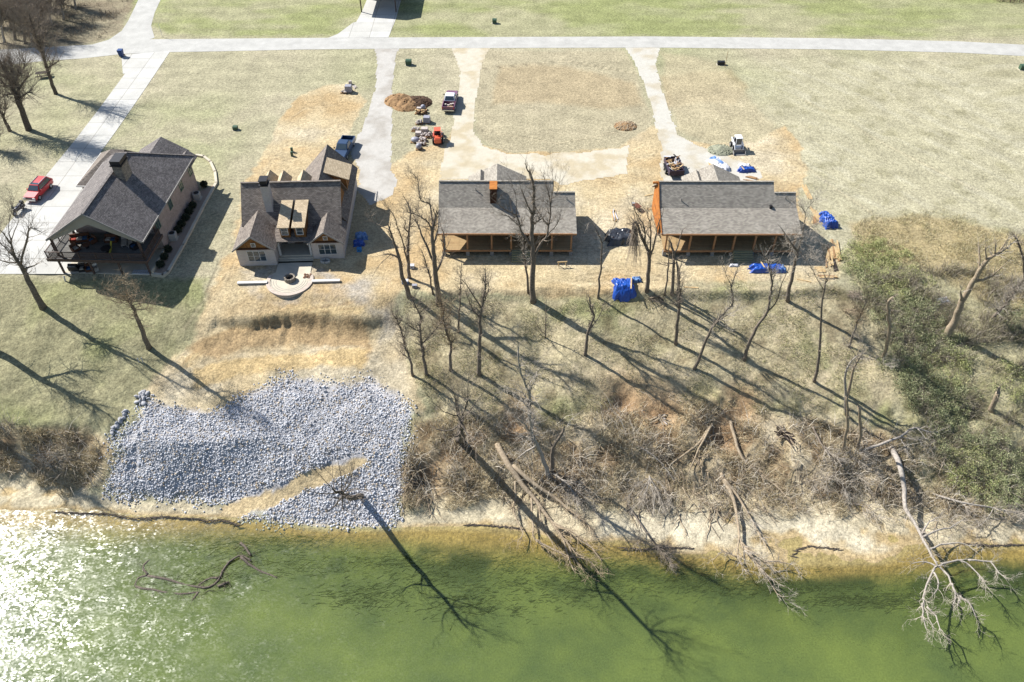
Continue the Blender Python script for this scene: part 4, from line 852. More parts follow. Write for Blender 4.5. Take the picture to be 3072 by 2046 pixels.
# between the white house and the first lodge
tree('thick bare trunk with pale broken limbs right of the white house', 's5', [(705,1450),(650,1310),(605,1180),(580,1000),(540,880),(500,770),(455,620)], [[(455,690),(340,605),(270,570),(200,530),(185,500)],[(275,575),(240,460),(185,350)],[(585,1020),(480,950),(360,965)],[(470,960),(340,1080),(250,1250)]], r=.24, twigs=30, tl=1.0, lvl=1, group=G_BANK)
tree('bare tree with two long upright stems beside the lodge with the chimney', 's5', [(690,1230),(685,1060),(680,900),(690,700),(712,480),(668,330)], [[(680,1040),(650,960),(630,830),(560,620),(490,460),(400,370)],[(690,700),(640,640),(650,560),(580,500)],[(700,600),(790,620)],[(712,480),(780,460),(800,420)]], r=.17, twigs=45, tl=1.2, group=G_BANK)
tree('large many-limbed bare tree at the left corner of the chimney lodge', 's5', [(1045,1545),(1010,1270),(990,1050),(980,850),(970,680),(1000,560),(1006,500)], [[(970,660),(930,590),(860,530),(740,470),(660,455)],[(970,620),(950,400),(920,350),(840,320),(805,180),(795,70),(730,0)],[(985,830),(1030,690),(1045,570)],[(995,1020),(870,780),(800,610),(750,500)],[(1020,1160),(1090,1000),(1110,760),(1070,620)],[(840,320),(800,200)]], r=.26, twigs=70, tl=1.3, group=G_BANK)
tree('thin crooked bare sapling left of the many-limbed tree', 's5', [(975,1420),(945,1250),(890,1040),(835,900)], [[(905,1130),(800,1140)]], r=.10, twigs=22, tl=.9, lvl=1, group=G_BANK)
tree('twiggy bare tree above the riprap edge', 'r4', [(215,668),(190,540),(150,440),(110,300),(60,200)], [[(150,440),(165,300)],[(190,540),(100,480)]], r=.12, twigs=45, tl=1.3, group=G_BANK)
tree('grey bare tree bending left at the head of the slope', 'r4', [(315,662),(300,580),(285,500),(270,350),(262,220),(200,110)], [[(270,350),(200,320),(120,250)],[(280,450),(350,360),(440,250)],[(262,220),(300,180)]], r=.16, twigs=60, tl=1.4, group=G_BANK)
tree('bare tree with grey fuzzy crown on the upper slope', 'r4', [(485,626),(483,520),(492,450),(445,330),(432,200),(410,120)], [[(490,450),(520,380)],[(445,330),(360,330)],[(440,270),(500,200)]], r=.15, twigs=80, tl=1.3, group=G_BANK, tmat=M_twigt)
tree('straight bare tree with rusty foot in the middle of the slope', 'r4', [(693,662),(690,520),(700,380),(700,250),(722,150),(735,20),(740,-60)], [[(715,170),(620,40),(560,-40)],[(700,250),(640,180),(590,40)],[(722,150),(765,30),(740,-20)]], r=.19, twigs=50, tl=1.2, group=G_BANK)
tree('thin straight pole of a tree on the upper slope', 'r4', [(540,355),(545,240),(555,130),(562,0),(565,-140)], [], r=.10, twigs=18, tl=.9, lvl=1, group=G_BANK)
tree('spreading two-trunked bare tree in front of the chimney lodge', 'z3', [(1245,1545),(1240,1350),(1245,1100),(1235,900),(1230,660),(1255,560),(1240,260),(1190,150)], [[(1255,1120),(1330,920),(1400,830),(1430,540),(1415,420),(1370,250)],[(1238,960),(1120,800),(1070,640),(930,560),(830,470)],[(1070,640),(1050,400),(990,220)],[(1240,620),(1160,450),(1120,360)],[(1380,760),(1335,640),(1265,530),(1210,360)],[(1430,530),(1460,350),(1450,150)],[(1400,835),(1500,720),(1545,580)],[(1430,470),(1500,400),(1530,250)],[(1095,720),(980,640),(910,620)],[(1235,760),(1310,680),(1340,660)]], r=.27, twigs=90, tl=1.5, group=G_BANK)
tree('slender bare tree just left of the two-trunked tree', 'z3', [(1195,1448),(1180,1270),(1150,1100),(1140,900),(1120,800)], [[(1145,1000),(1080,900),(1060,830)]], r=.12, twigs=30, tl=.9, group=G_BANK, tmat=M_twigp)
tree('slim bare tree with a pale drooping top between the two lodges', 's6', [(282,1455),(295,1200),(325,1000),(330,740),(270,600),(225,510)], [[(335,725),(430,600),(500,490),(545,420)],[(225,510),(170,470),(130,540)],[(240,530),(280,460)]], r=.11, twigs=26, tl=.8, lvl=1, group=G_BANK, tmat=M_twigp)
tree('short forked bare tree on the mid slope', 'r4', [(1462,517),(1470,430),(1480,350),(1525,240),(1500,180),(1490,100)], [[(1485,340),(1560,240),(1600,130)],[(1500,180),(1470,110)]], r=.16, twigs=34, tl=1.0, lvl=1, group=G_BANK)
tree('tiny bare sapling beside an orange flag on the slope', 'r4', [(1172,392),(1174,250),(1182,130)], [[(1172,380),(1130,330),(1085,250)]], r=.06, twigs=18, tl=.7, lvl=1, group=G_BANK)
t22 = tree('bare tree with a broken hanging crown left of the cedar-gabled lodge', 's6', [(918,1355),(935,1150),(950,960),(910,780),(835,630),(795,490),(760,462),(735,520)], [[(918,790),(885,540),(800,380),(720,220)],[(940,880),(970,600),(955,450),(905,320)],[(955,990),(1020,720),(1060,530),(1135,310)],[(880,600),(790,400),(760,300)]], r=.20, twigs=50, tl=1.3, group=G_BANK)
def hanging():
    rng = random.Random(8); m = MB(); Y = t22.location.y
    for k in range(90):
        a = at_Y('s6', rng.uniform(725,790), rng.uniform(465,600), Y-.4+rng.uniform(-.3,.3)); b = at_Y('s6', rng.uniform(600,860), rng.uniform(700,1120), Y-.6+rng.uniform(-.8,.6)); b.z = max(b.z, gz(b.x,b.y)+.02)
        c = a.lerp(b,.5)+rdir(rng)*.25; m.tube([a,c,b], [.02,.016,.007], 3, False)
    m.build('hanging_branches', M_twig, t22, off=tuple(t22.location))
hanging()
tree('stubby lopped trunk before the left end of the cedar-gabled lodge', 'z4', [(508,1480),(522,1300),(530,1150),(500,1010)], [[(535,1130),(575,1000),(605,900),(620,880)],[(522,1200),(420,1195)],[(528,1160),(630,1175)]], r=.17, twigs=12, tl=.8, lvl=1, group=G_BANK, top_r=.5)
tree('thin dark pole of a tree left of the lopped trunk', 'z4', [(445,1490),(468,1280),(475,1130),(480,960)], [[(470,1230),(380,1200)]], r=.09, twigs=14, tl=.8, lvl=1, group=G_BANK)
tree('short broken stump right of the lopped trunk', 'z4', [(560,1480),(570,1360),(552,1190)], [[(572,1350),(600,1270)]], r=.13, twigs=6, tl=.5, lvl=1, group=G_BANK, top_r=.7)
tree('tall bare tree on the slope below the lopped trunk', 'r5', [(670,437),(680,300),(692,180),(700,60),(690,-40),(705,-130)], [[(690,190),(640,130)],[(698,80),(730,-20)]], r=.16, twigs=30, tl=1.0, group=G_BANK)
tree('crooked leaning bare tree with a pale snapped limb on the slope', 'r5', [(802,617),(850,520),(895,400),(930,320),(965,275),(1040,190),(1082,140),(1070,30),(1110,-90)], [[(975,265),(1060,220),(1125,192)],[(1070,30),(1030,-80),(1005,-130)],[(930,330),(1000,260),(1050,330)]], r=.15, twigs=50, tl=1.0, group=G_BANK, tmat=M_twigp)
tree('leaning forked bare tree in front of the blue tarped pile', 'r5', [(1162,552),(1200,440),(1250,320),(1330,200),(1350,100),(1365,0),(1345,-130),(1300,-220)], [[(1330,205),(1400,130),(1440,0),(1490,-130)],[(1360,-30),(1420,-170)],[(1355,-60),(1350,-200)],[(1365,0),(1395,-110)]], r=.17, twigs=40, tl=.9, group=G_BANK, tmat=M_twigp)
tree('bare tree with white curly crown at the right corner of the cedar-gabled lodge', 'z4', [(1582,1545),(1610,1350),(1648,1170),(1672,1100),(1600,1010),(1530,890)], [[(1672,1100),(1700,1000),(1730,850),(1742,730),(1680,670),(1600,610)],[(1745,740),(1785,660),(1860,590)],[(1700,1000),(1640,960),(1700,930)],[(1690,1080),(1760,1180),(1830,1290),(1900,1400)],[(1720,930),(1800,960),(1880,1010),(1910,1100)],[(1700,1010),(1780,1060),(1800,1160),(1900,1190)],[(1730,860),(1800,860),(1880,880)]], r=.19, twigs=120, tl=1.15, lvl=2, group=G_BANK, tmat=M_twigp, limb_r=.42, spread=1.2)
tree('tall slender bare tree with forked top at the right of the slope', 'r6', [(105,1312),(130,1180),(152,1040),(155,860),(178,650),(185,560)], [[(180,640),(110,540),(70,470)],[(183,600),(215,540),(205,480)],[(110,545),(60,560)]], r=.15, twigs=24, tl=.9, lvl=1, group=G_BANK)
tree('pale dead tree with forked crown at the right of the slope', 'r6', [(345,1412),(375,1270),(410,1180),(440,1130)], [[(425,1150),(370,1080),(295,1040)],[(412,1120),(440,1010),(410,990)],[(430,1130),(520,1150),(600,1180),(640,1200)]], r=.15, twigs=45, tl=.9, mat=M_drift, tmat=M_twigp, group=G_BANK)
tree('pale leaning dead trunk beside the forked dead tree', 'r6', [(345,1560),(325,1300),(350,1200),(410,1130)], [], r=.13, twigs=8, tl=.6, lvl=1, mat=M_dead, group=G_BANK)
tree('small twiggy tree at the left edge of the thicket', 'r6', [(355,1060),(400,930),(440,830),(475,740)], [[(440,830),(400,760)]], r=.10, twigs=30, tl=.9, tmat=M_twigt, group=G_BANK)
tree('pale snapped trunk standing in the green thicket', 'r6', [(600,1150),(625,1070),(648,950),(640,800),(640,735),(668,708)], [[(650,790),(690,800)],[(648,880),(665,910)]], r=.17, twigs=8, tl=.7, lvl=1, mat=M_drift, group=G_BANK, top_r=.6)
tree('big pale snag with broken limbs in the thicket at the right', 'r6', [(1050,990),(1085,930),(1130,850),(1170,740),(1250,600),(1320,480),(1365,425),(1430,385),(1505,340)], [[(1172,740),(1165,640)],[(1305,500),(1298,390),(1290,320)],[(1345,440),(1342,320)],[(1440,380),(1490,300),(1525,255)],[(1262,610),(1370,560),(1430,510),(1505,445)],[(1400,400),(1410,290)]], r=.36, twigs=26, tl=1.2, lvl=1, mat=M_drift, tmat=M_twigp, group=G_BANK, top_r=.2)
tree('grey hazy bare tree at the right edge', 'r6', [(1370,890),(1430,810),(1500,740),(1560,660),(1630,560)], [[(1500,740),(1520,640)],[(1430,810),(1400,760)]], r=.16, twigs=60, tl=1.3, group=G_BANK, tmat=M_twigp)
tree('bare tree cut by the right edge of the picture', 'r6', [(1650,700),(1630,560),(1620,440),(1580,310),(1548,255)], [[(1620,440),(1650,300)]], r=.16, twigs=20, tl=1.0, group=G_BANK)
tree('short cut stump at the far right of the thicket', 'r6', [(1385,1520),(1405,1460),(1432,1395)], [], r=.22, twigs=0, group=G_BANK, top_r=.85, mat=M_drift, name='tree_stump')
tree('pale pole of a dead tree above the white fallen tree', 'r8', [(432,285),(448,150),(450,60),(445,-20)], [], r=.14, twigs=8, tl=.6, lvl=1, mat=M_drift, group=G_BANK, top_r=.6)
tree('short dead stub next to the pale pole', 'r8', [(515,275),(520,150),(510,35)], [], r=.15, twigs=2, tl=.4, lvl=1, mat=M_drift, group=G_BANK, top_r=.7)
tree('bleached dead tree standing over the fallen trunks', 'r4', [(1205,1405),(1160,1290),(1112,1170),(1075,1080),(1062,900),(1050,780),(1000,660),(975,480)], [[(1075,1080),(1000,1000),(940,960)],[(1062,900),(990,840),(920,780)],[(1055,960),(960,880)],[(1100,1140),(1030,1110),(960,1080)],[(1050,780),(1100,700),(1110,620)],[(1112,1170),(1000,1240),(970,1270)],[(1062,900),(1010,790),(860,740)]], r=.19, twigs=70, tl=1.5, mat=M_dead, tmat=M_twigp, group=G_BANK, up=.0)
tree('Y-shaped dark snag beside the bleached dead tree', 'r4', [(1215,1360),(1222,1270),(1228,1190),(1265,1130),(1305,1055)], [[(1225,1195),(1208,1150),(1205,1110)]], r=.2, twigs=5, tl=.6, lvl=1, mat=M_bark, group=G_BANK, top_r=.5)
# two trees leaning out over the river (their long shadows lie on the water)
def leaning(label, view, foot, pts, r, limbs, tw, tl, mat, tmat):
    f = hit(view, *foot); rng = random.Random(int(foot[0])); t = thing('leaning_tree', label, 'tree', tuple(f), 0, 'trees leaning over the river'); off = tuple(f)
    path = smooth_path([f-Vector((0,0,.3))]+[Vector(p) for p in pts], rng); n = len(path); rad = [r*(1-.78*i/(n-1)) for i in range(n)]
    m = MB(); m.tube(path, rad, 8); m.build('trunk', mat, t, smooth=True, off=off); m2 = MB()
    for k in range(limbs):
        i = int(n*rng.uniform(.5,.97)); d = ((path[min(i+1,n-1)]-path[i-1]).normalized()*.6+rdir(rng)).normalized(); L = rng.uniform(1.5,3.6)
        q = smooth_path([path[i], path[i]+d*L*.5+rdir(rng)*.2, path[i]+(d+Vector((0,0,.3)))*L], rng); lr = [rad[i]*.55*(1-.8*j/(len(q)-1)) for j in range(len(q))]
        lb = MB(); lb.tube(q, lr, 6); lb.build('limb', mat, t, smooth=True, off=off)
        for j in range(tw): twig(m2, q[rng.randint(1,len(q)-1)], (d+rdir(rng)*.9+Vector((0,0,.3))).normalized(), tl*rng.uniform(.5,1.2), .018, 2, rng)
    m2.build('crown', tmat, t, off=off)
leaning('dark tree leaning out over the river right of the riprap', 'r4', (540,1102), [(-5.2,51.5,-3),(-4.9,48.5,2),(-4.6,45.5,7),(-4.6,43.6,10.5)], .44, 14, 8, 1.9, M_barkd, M_twig)
leaning('leaning tree on the riprap with its crown towards the camera', 'r3', (905,1352), [(-16.0,46.2,-5.6),(-15.9,44.2,-2.2),(-15.8,42.4,.8),(-15.9,41.4,2.6)], .34, 12, 7, 1.3, M_barkd, M_twig)

# ------------------------------------------------------------------ fallen trees
def fallen(label, view, trunks, r, limbs=(), twigs=40, tl=1.1, mat=None, tmat=None, lift=.25, seed=1, up=.05, lvl=2, name='fallen_tree', rise=0.):
    """trunks, limbs: polylines in a view, lying on the bank (lift above the ground or water)"""
    mat = mat or M_drift; tmat = tmat or M_twigp; rng = random.Random(seed)
    def lay(p, h):
        q = hit(view, *p)
        if q.z < WATER_Z: q = at_z(*(view, *p), WATER_Z+.05)
        if h: a = at_Y(view, p[0], p[1], q.y-h*.9); return a if a.z > q.z else q
        return q
    f = lay(trunks[0][0], 0); r *= 1.25; t = thing(name, label, 'fallen tree', tuple(f), 0, 'fallen trees along the bank'); off = tuple(f); m2 = MB(); paths = []
    for ti, T in enumerate(trunks):
        P = [lay(p, lift*(0 if i == 0 and ti == 0 else 1)+rise*i/(len(T)-1)) for i, p in enumerate(T)]; path = smooth_path(P, rng, 3, .02); n = len(path); rr = r*(1 if ti == 0 else .7)
        rad = [rr*(1-.7*i/(n-1)) for i in range(n)]; m = MB(); m.tube(path, rad, 8); m.build('trunk', mat, t, smooth=True, off=off); paths.append((path, rad))
    for L in limbs:
        P = [lay(p, lift+rise*.8) for p in L]; path = smooth_path(P, rng, 3, .04); n = len(path); rad = [max(r*.36*(1-.75*i/(n-1)),.015) for i in range(n)]
        m = MB(); m.tube(path, rad, 6); m.build('limb', mat, t, smooth=True, off=off); paths.append((path, rad))
    tot = sum(len(p) for p, _ in paths)
    for k, (path, rad) in enumerate(paths):
        for j in range(int(twigs*len(path)/tot)):
            i = int(len(path)*rng.uniform(.45 if k < len(trunks) else .2, .99)); i = min(max(i,1), len(path)-1); d = (path[i]-path[i-1]).normalized()
            twig(m2, path[i], (d*.9+rdir(rng)*.8+Vector((0,0,up))).normalized(), tl*rng.uniform(.5,1.2), max(min(rad[i]*.5,.035),.014), lvl, rng, up)
    m2.build('branches', tmat, t, off=off, kind='stuff'); return t
fallen('long weathered fallen trunk sliding from the bank into the shallows', 'r7', [[(180,165),(250,290),(330,400),(420,510),(500,620),(570,720)],[(270,290),(400,400),(520,480),(620,560),(720,640)]], .30, [[(285,380),(290,480),(275,560),(330,680),(300,740)],[(380,480),(385,600),(410,730),(500,800)],[(420,510),(450,640),(520,760)],[(470,580),(560,700),(640,800),(700,830)],[(500,620),(620,690),(740,780),(800,860)],[(520,640),(600,760),(660,880)],[(410,730),(540,800),(720,850),(740,880)],[(520,640),(660,700),(760,790)],[(560,700),(600,820),(640,920)],[(620,560),(700,620),(770,720)]], 230, 1.25, M_drift, M_twigt, .4, 11)
fallen('pale logs crossing over the brush in the eroded hollow', 'r7', [[(1450,40),(1380,150),(1290,220),(1195,285)],[(1450,45),(1370,190),(1310,340)]], .17, [[(1450,40),(1460,150),(1460,260)],[(1440,110),(1540,95),(1590,90)]], 30, .8, M_drift, M_twigt, .3, 12, lvl=1)
fallen('slim pale fallen tree running right of the eroded hollow', 'r7', [[(1560,25),(1600,180),(1650,270),(1740,340),(1850,430),(1930,520)]], .16, [[(1650,270),(1720,260)],[(1740,340),(1760,420)]], 70, .9, M_drift, M_twigt, .3, 13)
fallen('fallen tree reaching over the sand spit into the water', 'r7', [[(1500,335),(1560,450),(1595,560),(1610,700),(1640,790)],[(1520,370),(1600,470),(1680,600),(1720,680)]], .20, [[(1640,770),(1740,900),(1830,1040),(1920,1100)],[(1610,700),(1600,820),(1640,900)],[(1640,760),(1760,850),(1860,940)],[(1640,780),(1800,960),(1900,1010)],[(1720,680),(1780,800)],[(1620,740),(1700,840),(1760,960)],[(1600,830),(1520,800),(1450,850)],[(1760,860),(1880,860),(1950,890)]], 170, 1.1, M_drift, M_twigp, .45, 14)
fallen('thin pale branch lying up the bank in the middle', 'r7', [[(1010,170),(1110,235),(1170,300),(1230,380)]], .09, [[(1110,235),(1080,190)],[(1140,260),(1190,230)]], 30, .8, M_dead, M_twigp, .2, 15, lvl=1, name='fallen_branch')
fallen('leafy grey sapling bowed over the sand below the bank', 'r7', [[(950,520),(1030,640),(1120,760),(1200,860)]], .09, [[(1030,640),(1010,740)],[(1120,760),(1180,760)]], 140, .9, M_bark, M_twig, .5, 16, name='bowed_sapling')
fallen('bleached white fallen tree reaching over the river at the right', 'r8', [[(695,265),(742,370),(765,500),(772,600),(830,700),(900,830),(950,920)]], .25, [[(950,920),(900,990),(868,1100),(890,1180),(930,1280)],[(868,1130),(870,1200),(890,1280)],[(890,1150),(940,1200),(970,1290)],[(950,920),(1010,980),(1060,1080),(1130,1130),(1162,1205)],[(1030,1020),(1050,1090),(1035,1140)],[(955,925),(1060,890),(1130,920),(1200,1000),(1220,1030)],[(1120,890),(1240,900),(1290,960),(1340,1000)],[(870,760),(960,725),(1040,700),(1100,660)],[(860,750),(900,680),(960,650)],[(900,830),(1000,800),(1100,800),(1160,840)],[(950,930),(880,900),(810,910)],[(1080,1090),(1060,1150)],[(930,960),(960,1020),(920,1090)]], 190, 1.15, M_dead, M_twigp, .9, 17, rise=.9)
fallen('pale fallen limb arching above the white fallen tree', 'r8', [[(520,285),(620,250),(740,205),(820,155),(920,180),(990,160)]], .14, [[(740,205),(790,215),(845,220)],[(745,215),(775,270),(800,330)],[(840,160),(900,230)]], 60, .9, M_dead, M_twigp, .6, 18, name='fallen_branch')
fallen('long pale branch leaning out of the thicket over the beach', 'r8', [[(925,522),(1080,570),(1260,600),(1400,632)]], .11, [[(1080,570),(1150,640)],[(1260,600),(1200,690),(1130,720)]], 80, 1.1, M_dead, M_twigp, .6, 19, name='fallen_branch')
fallen('grey tangled dead crown lying on the bank left of the white fallen tree', 'r8', [[(255,145),(300,240),(340,290),(400,330)],[(440,290),(400,390),(330,450)]], .10, [[(390,310),(340,400),(280,470)],[(400,330),(480,330),(560,360)],[(380,300),(450,290),(540,300)],[(420,390),(500,420),(560,470)],[(380,380),(420,450),(440,520)],[(480,570),(560,600),(640,650)],[(430,570),(520,590),(600,640)]], 230, 1.2, M_bark, M_twigp, .5, 20)
fallen('bleached branches hanging off the bank by the fallen trunks', 'r7', [[(500,330),(600,400),(640,470),(660,540)]], .09, [[(560,370),(700,430),(760,520)],[(600,400),(600,500)],[(640,430),(720,500),(770,590)],[(560,370),(620,430),(650,560)]], 110, .9, M_dead, M_twigp, .5, 21, name='fallen_branch')
fallen('weeping grey dead bush spilling over the bank', 'r7', [[(1080,350),(1075,400),(1050,470)]], .08, [[(1080,360),(1010,400),(950,480)],[(1080,360),(1150,400),(1190,480)],[(1080,360),(1100,450),(1110,530)],[(1080,360),(1030,450),(990,530)],[(1080,360),(1130,440),(1160,530)]], 200, 1.0, M_dead, M_twigp, .7, 22, up=-.3, name='dead_bush')
fallen('snarl of brown roots hanging from the undercut bank', 'r3', [[(1200,1180),(1230,1260),(1260,1340)]], .12, [[(1210,1200),(1170,1290),(1140,1350)],[(1230,1210),(1290,1280)],[(1200,1190),(1150,1230)],[(1240,1290),(1220,1380)]], 120, .9, M_drift, M_twigt, .4, 23, up=-.2, name='root_snarl')
# drowned tree in the left shallows
def drowned():
    rng = random.Random(31); f = at_z('s3', 1700, 440, WATER_Z); t = thing('sunken_tree', 'drowned dead tree lying in the green shallows below the riprap', 'fallen tree', (f.x,f.y,gz(f.x,f.y))); off = (f.x,f.y,gz(f.x,f.y)); tw = MB()
    for P in ([(1045,585,-.5),(1250,630,-.45),(1440,668,-.15),(1540,620,.02),(1590,520,.06),(1640,470,.12),(1710,440,.2),(1775,480,.1)],[(1700,350,-.1),(1740,390,.1),(1770,440,.12)],[(1700,450,.15),(1790,520,-.05),(1890,570,-.3),(1960,600,-.5)],[(1040,580,-.5),(980,600,-.55),(950,660,-.6)],[(960,660,-.6),(1150,695,-.6),(1320,710,-.55),(1480,690,-.4)],[(1045,575,-.5),(1010,520,-.6),(1060,470,-.6)],[(1540,660,.06),(1580,640,.1),(1615,625,.12)],[(1400,700,-.5),(1360,760,-.6)],[(1540,600,0),(1490,600,-.3),(1400,650,-.4)]):
        q = [at_z('s3', x, y, WATER_Z+z*(.12 if z < 0 else 1.)) for x, y, z in P]; pth = smooth_path(q, rng, 3, .03); m = MB(); m.tube(pth, [.15*(1-.5*i/len(pth)) for i in range(len(pth))], 7); m.build('trunk', M_barkd, t, smooth=True, off=off)
        for k in range(22): i = rng.randint(1,len(pth)-1); twig(tw, pth[i], (rdir(rng)*Vector((1,1,.3))).normalized(), rng.uniform(.4,1.2), .022, 1, rng, 0)
    tw.build('branches', M_barkd, t, off=off, kind='stuff')
drowned()
# ------------------------------------------------------------------ riprap
def inst_mesh(name, protoV, protoF, pos, scale, rot, col, mat, parent=None, smooth=False):
    """many copies of small meshes in one: pos (n,3), scale (n,3), rot (n,3,3)"""
    n = len(pos); k = len(protoV); V = np.einsum('nij,nkj->nki', rot, protoV[None]*scale[:,None,:]) + pos[:,None,:]
    F = (protoF[None] + (np.arange(n)*k)[:,None,None]).reshape(-1, protoF.shape[1])
    C = np.repeat(col, k, axis=0); return V.reshape(-1,3), F, C
def rand_rot(n, rr):
    q = rr.normal(size=(n,4)); q /= np.linalg.norm(q,axis=1,keepdims=True); w,x,y,z = q.T
    return np.stack([np.stack([1-2*(y*y+z*z),2*(x*y-z*w),2*(x*z+y*w)],-1),np.stack([2*(x*y+z*w),1-2*(x*x+z*z),2*(y*z-x*w)],-1),np.stack([2*(x*z-y*w),2*(y*z+x*w),1-2*(x*x+y*y)],-1)],1)
def rock_proto(seed):
    m = MB(); m.rock((0,0,0), 1.0, random.Random(seed), .8); return np.array(m.v), np.array(m.f)
ROCKS = [rock_proto(s) for s in range(6)]
M_rock = attrmat('limestone_rock', fine=5, amt=.25, bmp=.4, bscale=9, bdist=.03)
def riprap():
    rr = np.random.default_rng(5)
    xs = np.arange(-45, -9, .14); ys = np.arange(43, 68, .14); X, Y = np.meshgrid(xs, ys); X = (X+rr.uniform(-.1,.1,X.shape)).ravel(); Y = (Y+rr.uniform(-.1,.1,Y.shape)).ravel()
    Z = gfast(X, Y); px, py = to_px(X, Y, Z)
    d = poly_dist(px, py, RIPRAP) + (fbm(X, Y, 2.0, 3, 51)-.5)*60 + rr.normal(0,7,X.shape); dr = poly_dist(px, py, RAMP) + (fbm(X, Y, 1.2, 3, 52)-.5)*20
    dens = np.clip(d/26, 0, 1)*np.clip(.55+ (py-1130)/130 + (fbm(X, Y, 3.5, 3, 53)-.5)*3.0, .10, 1)
    keep = (d > 0) & (dr < -2) & (rr.random(X.shape) < dens); X, Y, Z, py = X[keep], Y[keep], Z[keep], py[keep]; n = len(X)
    s = .05+.085*rr.random(n)**1.5*(1+.25*np.clip((py-1300)/150,0,1)); big = rr.random(n) < .03; s[big] *= 1.6
    sc = np.stack([s*rr.uniform(.85,1.3,n), s*rr.uniform(.8,1.2,n), s*rr.uniform(.6,.95,n)], 1)
    pos = np.stack([X, Y, Z+s*rr.uniform(-.15,.55,n)], 1); rot = rand_rot(n, rr)
    v = rr.uniform(.68,1.1,n)[:,None]; col = np.where(rr.random((n,1)) < .12, np.array([srgb(226,208,182)]), np.array([srgb(238,240,246)]))*v
    col = np.clip(col*1.12, 0, .82); which = rr.integers(0, 6, n)
    c = Vector((float(X.mean()), 52., -5.6)); bank = thing('riprap_bank', 'wide bank of loose grey riprap stones running down to the river', 'riprap', tuple(c)); off = np.array(c)
    order = np.argsort(-s); big_i = order[:262]; rest = order[262:]
    AV, AF, AC = [], [], []; k0 = 0
    for w in range(6):
        idx = rest[which[rest] == w]; V, F, C = inst_mesh('x', ROCKS[w][0], ROCKS[w][1], pos[idx]-off, sc[idx], rot[idx], col[idx], None); AV.append(V); AF.append(F+k0); AC.append(C); k0 += len(V)
    props(np_mesh('stone_bed', np.concatenate(AV), np.concatenate(AF), M_rock, bank, col=np.concatenate(AC)), kind='stuff')
    mk_mesh = []
    for w in range(6):
        o = np_mesh('stone', ROCKS[w][0], ROCKS[w][1], M_rock, bank, col=np.tile(np.array(srgb(206,206,210)), (12,1))); mk_mesh.append(o.data); bpy.data.objects.remove(o)
    def stone(p, s_, R):
        o = bpy.data.objects.new('stone', mk_mesh[rr.integers(0,6)]); COL.objects.link(o); o.parent = bank
        M = Matrix(R.tolist()).to_4x4() @ Matrix.Diagonal((*[float(q) for q in s_],1)); M.translation = Vector([float(q) for q in p]); o.matrix_local = M
    for i in big_i: stone(pos[i]-off, sc[i], rot[i])
    for a, b in [(845+ (i*37) % 45 - (i*13) % 60, 815 + i*7 % 80) for i in range(18)] + [(660+ (i*23) % 90, 1060-(i*23) % 90*1.25 - (i*11) % 30) for i in range(20)]:
        p = hit('r2', a, b); q = rr.uniform(.2,.38); stone(np.array(p)+[0,0,.08]-off, np.array([q*1.2,q,q*.7]), rand_rot(1,rr)[0])
riprap()

# ------------------------------------------------------------------ undergrowth, weeds, thicket
def blades(name, polys, n, hgt, wid, cols, mat, seed, lean=.5, label=None, cat=None, dens=None, clump=0., zmin=-9.3):
    """thin bent stems scattered in outlined areas"""
    rr = np.random.default_rng(seed); P = []
    for poly, share in polys:
        x0 = min(p[0] for p in poly); x1 = max(p[0] for p in poly); y0 = min(p[1] for p in poly); y1 = max(p[1] for p in poly); w = [at_z('p', a, b, -4) for a, b in poly]
        k = int(n*share); X = np.empty(0); Y = np.empty(0)
        while len(X) < k:
            x = rr.uniform(min(p.x for p in w)-2, max(p.x for p in w)+2, k*3); y = rr.uniform(min(p.y for p in w)-3, max(p.y for p in w)+3, k*3); z = gfast(x, y); px, py = to_px(x, y, z)
            ok = (poly_dist(px, py, poly) + (fbm(x, y, 3, 3, seed)-.5)*80 > 0) & (z > zmin)
            for hx, hy, hr, hd in _HP: ok &= (np.hypot(x-hx, y-hy-.4) > hr*.75) | (rr.random(len(x)) < .15)
            if clump: ok &= rr.random(len(x)) < np.clip((fbm(x, y, 2.0, 3, seed+3)-.5)*clump+.35, .02, 1)
            X = np.concatenate([X, x[ok]]); Y = np.concatenate([Y, y[ok]])
        P.append(np.stack([X[:k], Y[:k]], 1))
    P = np.concatenate(P); n = len(P); Z = gfast(P[:,0], P[:,1]); b = np.column_stack([P, Z-.03])
    h = hgt*rr.uniform(.35,1.25,n)*(.5+fbm(P[:,0], P[:,1], 2.5, 3, seed+9)); a = rr.uniform(0,6.283,n); l = lean*h*rr.uniform(.2,1.6,n); dx = np.stack([np.cos(a)*l, np.sin(a)*l, h*0], 1)
    s = rr.uniform(0,6.283,n); sd = np.stack([np.cos(s), np.sin(s), 0*s], 1)*(wid*rr.uniform(.6,1.4,n))[:,None]
    mid = b+dx*.4+np.stack([0*h,0*h,h*.65],1); tip = b+dx+np.stack([0*h,0*h,h*rr.uniform(.6,1.05,n)],1)
    V = np.stack([b-sd, b+sd, mid+sd*.7, mid-sd*.7, tip+sd*.15, tip-sd*.15], 1).reshape(-1,3)
    k = np.arange(n)*6; F = np.concatenate([np.stack([k,k+1,k+2,k+3],1), np.stack([k+3,k+2,k+4,k+5],1)])
    ci = rr.integers(0, len(cols), n); C = np.repeat(np.array([srgb(*c) for c in cols])[ci]*rr.uniform(.7,1.2,(n,1)), 6, axis=0)
    o = np_mesh(name, V, F, mat, col=C); return props(o, label, cat, kind='stuff')
M_blade = attrmat('dry_stem', fine=3, amt=.15, bmp=0)
blades('undergrowth', [(Z_BRUSH[0],.17),(Z_BRUSH[1],.83)], 38000, .62, .016, [(244,226,184),(228,208,166),(250,238,206),(208,188,150)], M_blade, 3, .8, 'tangled brown undergrowth covering the eroded river bank', 'undergrowth', clump=4.)
